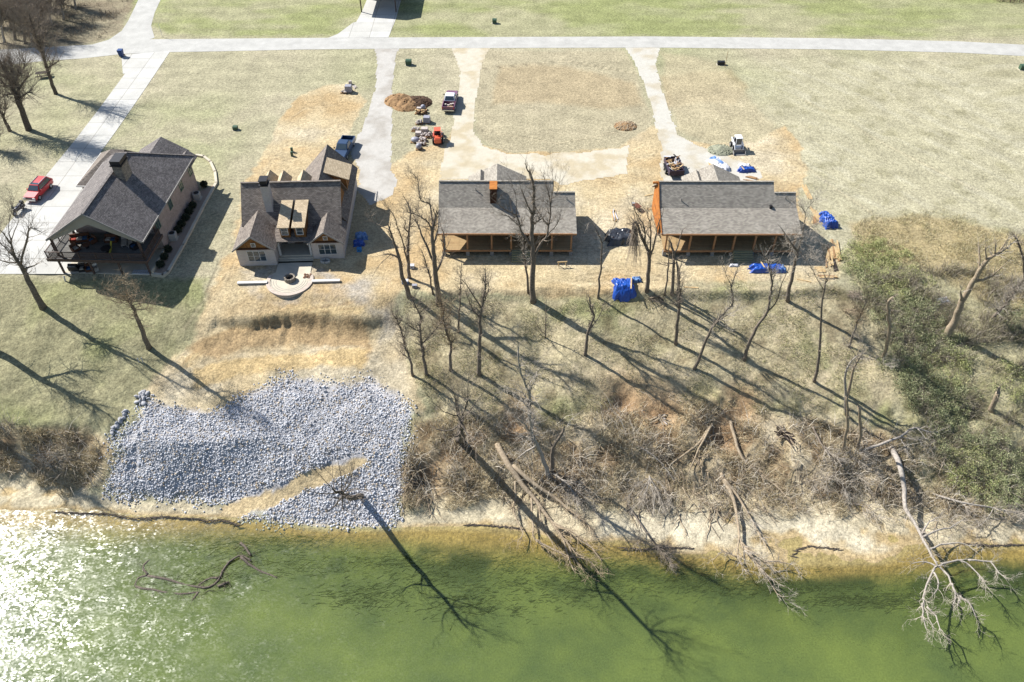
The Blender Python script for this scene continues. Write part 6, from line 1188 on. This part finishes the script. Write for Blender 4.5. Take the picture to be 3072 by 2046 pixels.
crate('white tub standing by the two-stemmed bare tree', at_z('s5',730,1110), (.6,.5,.4), M_white_pl, 'storage_tub', 'tub'); crate('pale lidded box near the thick bare trunk', at_z('s5',762,1340), (.6,.4,.35), M_gbag, 'storage_tub', 'tub'); crate('blue and white cooler by the thick bare trunk', at_z('s5',650,1290), (.8,.5,.4), M_blueL, 'cooler_box', 'cooler', lid=M_white_pl)
def lumber(label, t_, pts, planks, wid, mats, seed, layers=1, name='lumber_stack', length=None, rzj=.05):
    """a stack of boards: pts = two ends of the pile"""
    a, b = [hit(t_, *p) for p in pts]; d = b-a; L = math.hypot(d.x, d.y); rz = math.atan2(d.y, d.x); c = (a+b)/2; rng = random.Random(seed); o = thing(name, label, 'lumber', (c.x,c.y,gz(c.x,c.y)), rz, 'lumber lying on the site')
    for k in range(planks):
        l = k % layers; y = (k//layers - (planks/layers-1)/2)*wid*1.05; m = MB(); q = L*rng.uniform(.75,1.02); m.rbox((rng.uniform(-.12,.12)*L,y,.04+.07*l),(q,wid,.055),rng.uniform(-rzj,rzj)); m.build('plank', mats[rng.randrange(len(mats))], o)
lumber('wide stack of orange-tan boards right of the cedar-gabled lodge', 's7', [(690,860),(740,1100)], 15, .2, [M_pine2,M_pine], 1, 3); lumber('row of loose tan boards beside the tree shadow right of the lodge', 's7', [(590,900),(650,1190)], 10, .16, [M_pine2,M_pine], 2, 2, rzj=.1); lumber('two dark planks at the lower end of the lumber', 's7', [(680,1060),(730,1290)], 2, .22, [M_darklum], 3); lumber('dark plank propped right of the loose tan boards', 's7', [(705,1090),(745,1260)], 1, .2, [M_darklum], 13)
lumber('white and orange boards laid flat below the lumber stacks', 's7', [(490,1340),(740,1355)], 6, .18, [M_white_pl,M_pine,M_pine2], 4, 2); lumber('pale sheet boards on the sand right of the lodge steps', 's7', [(450,1240),(570,1240)], 4, .26, [M_pine], 5); lumber('single pale board on the dirt below the cedar-gabled lodge', 's7', [(170,1370),(370,1410)], 1, .14, [M_pine], 6)
lumber('two long pale boards lying in the field behind the lumber', 's7', [(285,80),(390,300)], 4, .16, [M_pine,M_white_pl], 7, rzj=.02); lumber('long pale boards beside the blue tarp bundle', 's7', [(390,380),(520,610)], 7, .17, [M_pine], 8, 2, rzj=.03); lumber('short tan boards left of the blue tarp bundle', 's7', [(430,500),(440,620)], 5, .15, [M_pine,M_pine2], 9)
lumber('pale boards stacked on the sand behind the black plastic', 's6', [(470,300),(510,460)], 8, .14, [M_pine,M_white_pl], 10, 2, rzj=.12); lumber('pale plank lying left of the cedar gable', 's6', [(880,122),(1000,102)], 1, .2, [M_pine], 11); lumber('pale boards on the dirt before the cedar gable', 's6', [(910,295),(1000,290)], 3, .14, [M_pine], 12, rzj=.15)
lumber('leaning pale boards beside the white sheeting heap', 't4', [(995,250),(1020,370)], 3, .16, [M_pine], 14); lumber('tan bundle of boards on the gravel behind the cedar-gabled lodge', 't4', [(1650,530),(1830,575)], 6, .16, [M_pine2], 15, 2, rzj=.02); lumber('long reddish boards along the gravel edge behind the lodge', 't4', [(1560,575),(1900,635)], 2, .12, [M_pine2], 16, rzj=.01)
lumber('pale squared log lying at the head of the slope', 'r5', [(710,25),(830,35)], 1, .2, [M_pine], 17); lumber('jumble of cut grey timbers dumped in the eroded bank', 'r5', [(1380,1070),(1560,1130)], 22, .13, [M_drift,M_bark,M_darklum], 18, 3, rzj=1.2, name='timber_heap'); lumber('broken boards and pale blocks in the clay hollow', 'r5', [(450,930),(650,980)], 9, .16, [M_drift,M_stn], 19, 2, rzj=1.0, name='timber_heap')
def rubble(label, t_, x, y, kind, sz, seed):
    p = at_z(t_, x, y); o = thing('stone_pallet', label, 'stone pallet', (p.x,p.y,0), random.Random(seed).uniform(-.2,.2), 'pallets of stone by the drive'); rng = random.Random(seed); a, b, h = sz
    m = MB()
    for k in range(5): m.box(-a/2,-b/2+k*(b-.12)/4,.10,a/2,-b/2+.12+k*(b-.12)/4,.13)
    for x_ in (-a/2+.05,0,a/2-.05): m.box(x_-.05,-b/2,0,x_+.05,b/2,.098)
    m.build('pallet', M_pine2, o)
    if kind == 'block': m = MB(); m.rbox((0,0,.14+h/2),(a*.95,b*.95,h),0,0,0,.05); m.build('wrapped_block', M_gbag if seed % 2 else M_stn, o)
    elif kind == 'bag': m = MB(); m.loft([[(r*a/2*math.cos(i*.5236),r*b/2*math.sin(i*.5236),z) for i in range(12)] for r, z in ((.85,.14),(1.0,.14+h*.35),(.92,.14+h*.75),(.5,.14+h),(.2,.14+h*1.08))]); m.build('bulk_bag', M_gbag, o, smooth=True)
    elif kind == 'wood':
        for i in range(14): m = MB(); m.rbox((rng.uniform(-.4,.4)*a,rng.uniform(-.4,.4)*b,.2+h*rng.random()*.8),(.34,.2,.13),rng.uniform(0,3),rng.uniform(-.3,.3)); m.build('stone', (M_pine2,M_pine,M_soild)[i%3], o)
    else:
        for i in range(16): m = MB(); r = rng.uniform(.13,.25); m.rock((rng.uniform(-.45,.45)*a,rng.uniform(-.45,.45)*b,.12+r*.6+h*rng.random()*.6),r,rng,.75); m.build('stone', M_stn, o)
for lab, x, y, kd, sz, sd in [('pallet of brown stone, left of the pair below the dirt piles',1088,785,'wood',(1.0,.9,.5),1),('pallet of tan stone, right of the pair below the dirt piles',1150,785,'wood',(1.0,.9,.45),2),('grey rounded bag just below the dark dirt pile',1140,740,'bag',(.8,.8,.6),3),('pale folded bag left of the grey rounded bag',1095,745,'block',(.8,.6,.25),4),('pallet of white rubble left of the grey wrapped cube',1096,895,'rub',(1.1,.9,.5),5),('tall grey wrapped cube of stone, darkest in the rows',1180,880,'block',(1.1,1.0,.85),7),('pallet of white rubble at the left of the middle row',1056,970,'rub',(1.1,.9,.5),8),('white wrapped block at the right of the middle row',1155,980,'block',(1.15,.9,.5),10),('white wrapped block above the white bag',1090,1022,'block',(1.0,.8,.5),12),('spread heap of white rubble nearest the red loader',1176,1035,'rub',(1.5,1.0,.5),13),('large white bulk bag at the left of the lower row',1056,1090,'bag',(1.3,1.1,.6),14),('greyish rubble pallet right of the large white bag',1140,1075,'rub',(.9,.8,.45),15),('flat pallet of pale slabs low in the rows',1122,1118,'rub',(1.2,.7,.3),16),('grey rounded bulk bag, nearest the river in the rows',1094,1165,'bag',(.9,.9,.7),17),
   ('grey wrapped cube of blocks alone on the left lawn',345,555,'block',(1.15,1.0,1.0),9),('pale broken blocks at the foot of the lone grey cube',292,565,'rub',(1.0,.8,.25),18),('small pale block behind the lone grey cube',362,475,'block',(.6,.5,.5),20)]: rubble(lab, 'z6', x, y, kd, sz, sd)
lumber('pale blocks strewn right of the lone grey cube', 'z6', [(375,490),(430,515)], 5, .2, [M_stn], 40, 2, rzj=.4, name='block_row')
def mound(label, p, a, b, h, mat, seed, name='dirt_pile', cat='dirt pile', lumps=70, lm=None):
    rr = np.random.default_rng(seed); n = 34; t = thing(name, label, cat, (p.x,p.y,gz(p.x,p.y)), 0, 'heaps on the site'); u = np.linspace(-1,1,n); U, V = np.meshgrid(u,u); R = np.hypot(U,V)
    Z = h*np.clip(1-R,0,1)**.8*(.6+.8*fbm(U*a, V*b, .8, 3, seed)) ; Z = np.where(R > .99, -.05, Z+ .03); i = np.arange(n*n).reshape(n,n); F = np.stack([i[:-1,:-1],i[:-1,1:],i[1:,1:],i[1:,:-1]],-1).reshape(-1,4)
    X, Y = (U*a).ravel(), (V*b).ravel(); g = gfast(p.x+X, p.y+Y)-gz(p.x,p.y); np_mesh('heap', np.stack([X,Y,Z.ravel()+g],1), F, mat, t, smooth=True); m = MB(); rng = random.Random(seed)
    for k in range(lumps):
        q = rng.random()**.6*.95; th = rng.random()*6.283; x, y = q*a*math.cos(th), q*b*math.sin(th); m.rock((x,y,h*max(1-q,0)**.8*.85+.04+gz(p.x+x,p.y+y)-gz(p.x,p.y)), rng.uniform(.06,.2), rng)
    o = m.build('clods', lm or mat, t, kind='stuff')
mound('orange-brown dirt pile left of the two beside the drive', at_z('z6',875,650), 2.3, 2.3, 1.0, M_soil, 51); mound('tan dirt pile in front of the dark one beside the drive', at_z('z6',965,690), 2.4, 2.4, 1.0, M_soil, 52); mound('dark brown clod pile, rightmost beside the drive', at_z('z6',1065,670), 2.6, 2.2, .9, M_soild, 53, lumps=120)
mound('grey-green gravel mound behind the cedar-gabled lodge', at_z('z7',935,1180), 2.0, 1.6, .6, mk('gravel_heap', srgb(186,186,164), srgb(140,144,118), 6, .95, .6, bscale=20), 54, 'gravel_pile', 'gravel pile', 160); mound('brown brush and clod heap on the field between the drives', at_z('f',1438,290), 1.8, 1.5, .5, M_soil, 55, 'brush_heap', 'heap', 190, M_twigt)
def roots(label, t_, x, y, seed, mat, n=40, L=1.2):
    p = hit(t_, x, y); o = thing('brush_pile', label, 'brush pile', tuple(p), 0, 'brush piles'); m = MB(); rng = random.Random(seed)
    for k in range(n): q = Vector((rng.uniform(-.9,.9),rng.uniform(-.6,.6),.05+rng.random()*.35)); d = Vector((rng.gauss(0,1),rng.gauss(0,1),rng.uniform(-.15,.35))).normalized(); twig(m, q, d, L*rng.uniform(.5,1.2), .03, 1, rng, 0)
    m.build('sticks', mat, o); m = MB(); m.tube([(-.7,-.1,.1),(.1,.05,.22),(.8,.2,.12)], [.09,.07,.05], 6); m.build('log', M_drift, o)
roots('reddish brush pile at the head of the slope beside the thicket', 'r6', 390, 690, 3, M_twig, 60); roots('dark brush pile under the lopped trunks', 'r5', 520, 110, 5, M_barkd, 50, 1.3); roots('brown brush pile below the first reddish one', 'r6', 360, 810, 6, M_twigt, 40)

# ------------------------------------------------------------------ small site furniture
def ubox(label, t_, x, y, w, d, h, mat=None):
    p = at_z(t_, x, y); o = thing('utility_box', label, 'utility box', tuple(p), 0, 'utility boxes'); m = MB(); m.rbox((0,0,h*.4),(w,d,h*.8)); m.build('cabinet', mat or M_greenbox, o); m = MB(); m.hexa([(-w*.52,-d*.52,h*.8),(w*.52,-d*.52,h*.8),(w*.52,d*.52,h*.8),(-w*.52,d*.52,h*.8),(-w*.5,-d*.3,h),(w*.5,-d*.3,h),(w*.5,d*.5,h),(-w*.5,d*.5,h)]); m.build('hood', mat or M_greenbox, o); m = MB(); m.rbox((0,0,-.02),(w*1.25,d*1.3,.1)); m.build('pad', M_conc2, o)
ubox('green transformer box between the two gravel drives by the road', 'z6', 985, 265, 1.0, .8, .9); ubox('dark green utility box on the lawn across the road', 's1', 1718, 205, .8, .7, .8); ubox('black utility box beside the thin stake by the road', 'z7', 935, 262, 1.2, .6, .6, M_blackm); ubox('green transformer box cut by the right picture edge', 's2', 2335, 612, .9, .8, .8); ubox('small green utility box on the lawn behind the brick house', 'f', 542, 298, .7, .6, .6); ubox('small green pedestal behind the white house, the farther of two', 'z2', 684, 108, .3, .3, .7); ubox('small green pedestal behind the white house, the nearer of two', 'z2', 684, 145, .3, .3, .7)
def stake(label, t_, x, y, h, r, mat, name='stake', lean=0.):
    p = hit(t_, x, y); o = thing(name, label, 'stake', tuple(p)); m = MB(); m.tube([(0,0,-.1),(lean,0,h)], [r,r*.8], 8); m.build('shaft', mat, o); m = MB(); m.tube([(lean,0,h),(lean,0,h+.05)], [r*1.3,r*.6], 8); m.build('cap', mat, o)
stake('thin tall wooden stake by the road on the right', 'z7', 978, 295, 2.9, .04, M_pine2); stake('short white pipe on the lawn in front of the deck', 't1', 365, 1200, .7, .09, M_white_pl, 'vent_pipe', .12); stake('white marker, left of two at the lawn edge', 'r2', 818, 640, .6, .05, M_white_pl); stake('white marker, right of two at the lawn edge', 'r2', 842, 640, .7, .05, M_white_pl); stake('thin street sign post at the road junction', 'z5', 1640, 375, 2.4, .04, M_rim, 'sign_post')
def bin_():
    p = at_z('z5', 1232, 572); o = thing('wheelie_bin', 'blue wheeled rubbish bin at the end of the concrete driveway', 'rubbish bin', (p.x,p.y,.03)); b = mk('bin_blue', srgb(40,84,150), srgb(30,66,124), 3, .5); m = MB(); m.loft([[(x*w,y*d,z) for x,y in ((-1,-1),(1,-1),(1,1),(-1,1))] for w,d,z in ((.3,.32,.08),(.4,.42,1.15))]); m.build('body', b, o); m = MB(); m.rbox((0,.02,1.2),(.88,.95,.09),0,0,0,.04); m.build('lid', b, o)
    for s in (1,-1): m = MB(); m.tube([(s*.34,.34,.13),(s*.42,.34,.13)], .13, 12); m.build('wheel', M_tyre, o)
    m = MB(); m.tube([(-.35,.5,1.1),(.35,.5,1.1)], .025, 6); m.build('handle', b, o)
bin_()
def picnic():
    p = at_z('s4', 495, 112); o = thing('picnic_table', 'dark picnic table under the twin-stemmed tree', 'picnic table', tuple(p), .25)
    for k in range(4): m = MB(); m.rbox((0,-.33+k*.22,.75),(2.2,.2,.05)); m.build('top_board', M_darklum, o)
    for s in (1,-1):
        m = MB(); m.rbox((0,s*.75,.45),(2.2,.28,.05)); m.build('bench', M_darklum, o)
        for x in (-.8,.8): m = MB(); m.beam((x,s*.2,.72),(x,s*.7,0),.08,.1); m.build('leg', M_darklum, o)
picnic()
def barrow():
    p = at_z('s6', 790, 300); o = thing('wheelbarrow', 'rusty wheelbarrow on the sand behind the broken-crowned tree', 'wheelbarrow', tuple(p), .5); rust = mk('rusty_steel', srgb(140,84,64), srgb(100,58,46), 5, .8); m = MB(); m.loft([[(x*w,y*d+.1,z) for x,y in ((-1,-1),(1,-1),(1,1),(-1,1))] for w,d,z in ((.24,.32,.32),(.38,.52,.62))]); m.build('tray', rust, o)
    m = MB(); m.tube([(-.06,-.65,.2),(.06,-.65,.2)], .2, 14); m.build('wheel', M_tyre, o)
    for s in (1,-1): m = MB(); m.tube([(s*.06,-.65,.22),(s*.25,0,.33),(s*.32,1.0,.55)], .025, 6); m.build('handle', rust, o); m = MB(); m.tube([(s*.25,.35,.35),(s*.28,.5,0)], .02, 6); m.build('leg', rust, o)
    p = at_z('s6', 735, 245); b = thing('bucket', 'white bucket beside the rusty wheelbarrow', 'bucket', tuple(p)); m = MB(); m.loft([[(r*math.cos(i*.3927),r*math.sin(i*.3927),z) for i in range(16)] for r, z in ((.17,0),(.21,.42))]); m.build('pail', M_white_pl, b); m = MB(); m.tube([(-.2,0,.42),(-.14,0,.56),(.14,0,.56),(.2,0,.42)], .012, 5); m.build('handle', M_rim, b)
barrow()
def horse():
    p = at_z('z3', 1555, 1175); o = thing('sawhorse', 'yellow pine sawhorse on the dirt before the chimney lodge', 'sawhorse', tuple(p), .1); m = MB(); m.rbox((0,0,.72),(1.2,.1,.14)); m.build('beam', M_pine, o)
    for x in (-.45,.45):
        for s in (1,-1): m = MB(); m.beam((x,s*.04,.7),(x,s*.32,0),.07,.05); m.build('leg', M_pine, o)
horse()
# ------------------------------------------------------------------ things on and under the raised deck
M_wicker = mk('brown_wicker', srgb(126,84,60), srgb(90,58,42), 6, .8); M_cush = mk('blue_cushion', srgb(70,110,150), srgb(50,86,124), 4, .9); M_cushr = mk('red_cushion', srgb(190,80,60), srgb(150,60,48), 4, .9); M_cushl = mk('pale_cushion', srgb(210,200,186), srgb(186,176,162), 4, .9)
def seat(label, x, y, z, rz, w, mat, cush, name='armchair', cat='chair', d=.75):
    p = L1(x, y, z); o = thing(name, label, cat, tuple(p), rz+math.radians(-2), 'deck and patio furniture'); m = MB(); m.box(-w/2,-d/2,.06,w/2,d/2,.36); m.build('seat_base', mat, o); m = MB(); m.rbox((0,d/2-.08,.6),(w,.16,.5),0,-.12); m.build('backrest', mat, o)
    for s in (1,-1):
        m = MB(); m.box(s*w/2-(.12 if s > 0 else 0),-d/2,.361,s*w/2+(.12 if s < 0 else 0),d/2-.17,.6); m.build('armrest', mat, o)
        for yy in (-d/2+.05,d/2-.1): m = MB(); m.box(s*(w/2-.06)-.03,yy-.03,0,s*(w/2-.06)+.03,yy+.03,.059); m.build('foot', M_blackm, o)
    n = max(1, round((w-.24)/.6)); cw = (w-.24)/n
    for k in range(n): m = MB(); m.rbox((-w/2+.12+cw*(k+.5),-.06,.44),(cw*.95,d*.72,.15),0,0,0,.04); m.build('cushion', cush[k % len(cush)], o)
ZD = 2.41
def dk(t_, x, y, z=ZD+.3):
    p = at_z(t_, x, y, z); q = H1.matrix_world.inverted() @ p; return q.x, q.y
seat('brown wicker sofa with red and pale cushions on the raised deck', *dk('t1',650,370), ZD, .25, 2.2, M_wicker, [M_cushr,M_cushl,M_cush], 'sofa', 'sofa', .85); seat('blue-cushioned armchair beside the wicker sofa on the deck', *dk('t1',900,400), ZD, -.6, .85, M_wicker, [M_cush]); seat('wicker loveseat with pale cushions in the middle of the deck', *dk('t1',1265,380), ZD, .05, 1.5, M_wicker, [M_cushl,M_cush], 'loveseat', 'sofa'); seat('armchair at the right end of the deck under the eave', *dk('t1',1720,520), ZD, -.5, .85, M_blackm, [M_cush]); seat('armchair with pale cushion near the left deck railing', *dk('t1',560,560), ZD, 1.0, .85, M_wicker, [M_cushl])
def lounger(label, x, y, z):
    p = L1(x, y, z); o = thing('lounge_chair', label, 'lounger', tuple(p), .3, 'deck and patio furniture'); m = MB(); m.box(-.32,-.9,.28,.32,.4,.36); m.build('seat', M_cushl, o); m = MB(); m.rbox((0,.68,.52),(.64,.7,.08),0,.6); m.build('backrest', M_cushl, o)
    for s in (1,-1):
        for yy in (-.8,.3): m = MB(); m.box(s*.28-.03,yy-.03,0,s*.28+.03,yy+.03,.28); m.build('leg', M_rim, o)
lounger('pale deck lounger, left of two under the right eave', *dk('t1',1520,415), ZD); lounger('pale deck lounger, right of two under the right eave', *dk('t1',1650,425), ZD)
def table(label, x, y, z, r, h, mat, yellow=False):
    p = L1(x, y, z); o = thing('patio_table', label, 'table', tuple(p), 0, 'deck and patio furniture'); m = MB(); m.cyl(0,0,h-.05,h,r,20); m.build('table_top', mat, o); m = MB(); m.cyl(0,0,.04,h-.05,.05,8); m.build('stem', M_blackm, o); m = MB(); m.cyl(0,0,0,.04,r*.5,16); m.build('foot', M_blackm, o)
table('round dark table near the middle of the raised deck', *dk('t1',1180,600), ZD, .6, .7, M_blackm); table('low round table before the wicker sofa', *dk('t1',780,500), ZD, .45, .45, M_wicker)
p_ = L1(*dk('t1',1260,570), ZD); o_ = thing('foam_tube', 'yellow foam tube propped on the raised deck', 'foam tube', tuple(p_)); m_ = MB(); m_.tube([(0,-.5,.1),(0,0,.35),(-.15,.9,.75)], .11, 10); m_.build('tube', mk('yellow_foam', srgb(226,214,90)), o_); m_ = MB(); m_.tube([(0,-.52,.09),(0,-.5,.1)], .06, 8); m_.build('tube_end', M_pine2, o_)
for k, (x, lab, mt) in enumerate([(540,'dark grill under the left end of the deck',M_blackm),(700,'black chair under the deck beside the grill',M_blackm),(830,'blue-cushioned chair under the deck',M_wicker),(950,'pale-cushioned chair under the deck near its middle',M_rim)]):
    q = H1.matrix_world.inverted() @ at_z('t1', x, 960, .3)
    if k == 0:
        p = L1(q.x, q.y, .05); o = thing('grill', lab, 'grill', tuple(p)); m = MB(); m.box(-.6,-.28,.1,.6,.28,.75); m.build('cabinet', M_blackm, o); m = MB(); m.loft([[(-.5,-.3+.6*j/4*1.0,.76+.3*math.sin(math.pi*j/4)) for j in range(5)],[(.5,-.3+.6*j/4,.76+.3*math.sin(math.pi*j/4)) for j in range(5)]]); m.build('lid', M_blackm, o); m = MB(); m.tube([(-.4,-.34,.86),(.4,-.34,.86)], .02, 6); m.build('handle', M_chrome, o)
    else: seat(lab, q.x, q.y, .05, .2*k, .75, mt, [M_cush if k == 2 else M_cushl])
q_ = at_z('t1',1870,1030,.05); o_ = thing('slatted_pallet', 'white slatted pallet on the patio below the deck', 'pallet', tuple(q_), -.05)
for k in range(8): m_ = MB(); m_.box(-1.05+k*.27,-.35,.1,-.9+k*.27,.35,.13); m_.build('slat', M_white_pl, o_)
for y_ in (-.3,.3): m_ = MB(); m_.box(-1.08,y_-.04,0,1.08,y_+.04,.098); m_.build('runner', M_white_pl, o_)
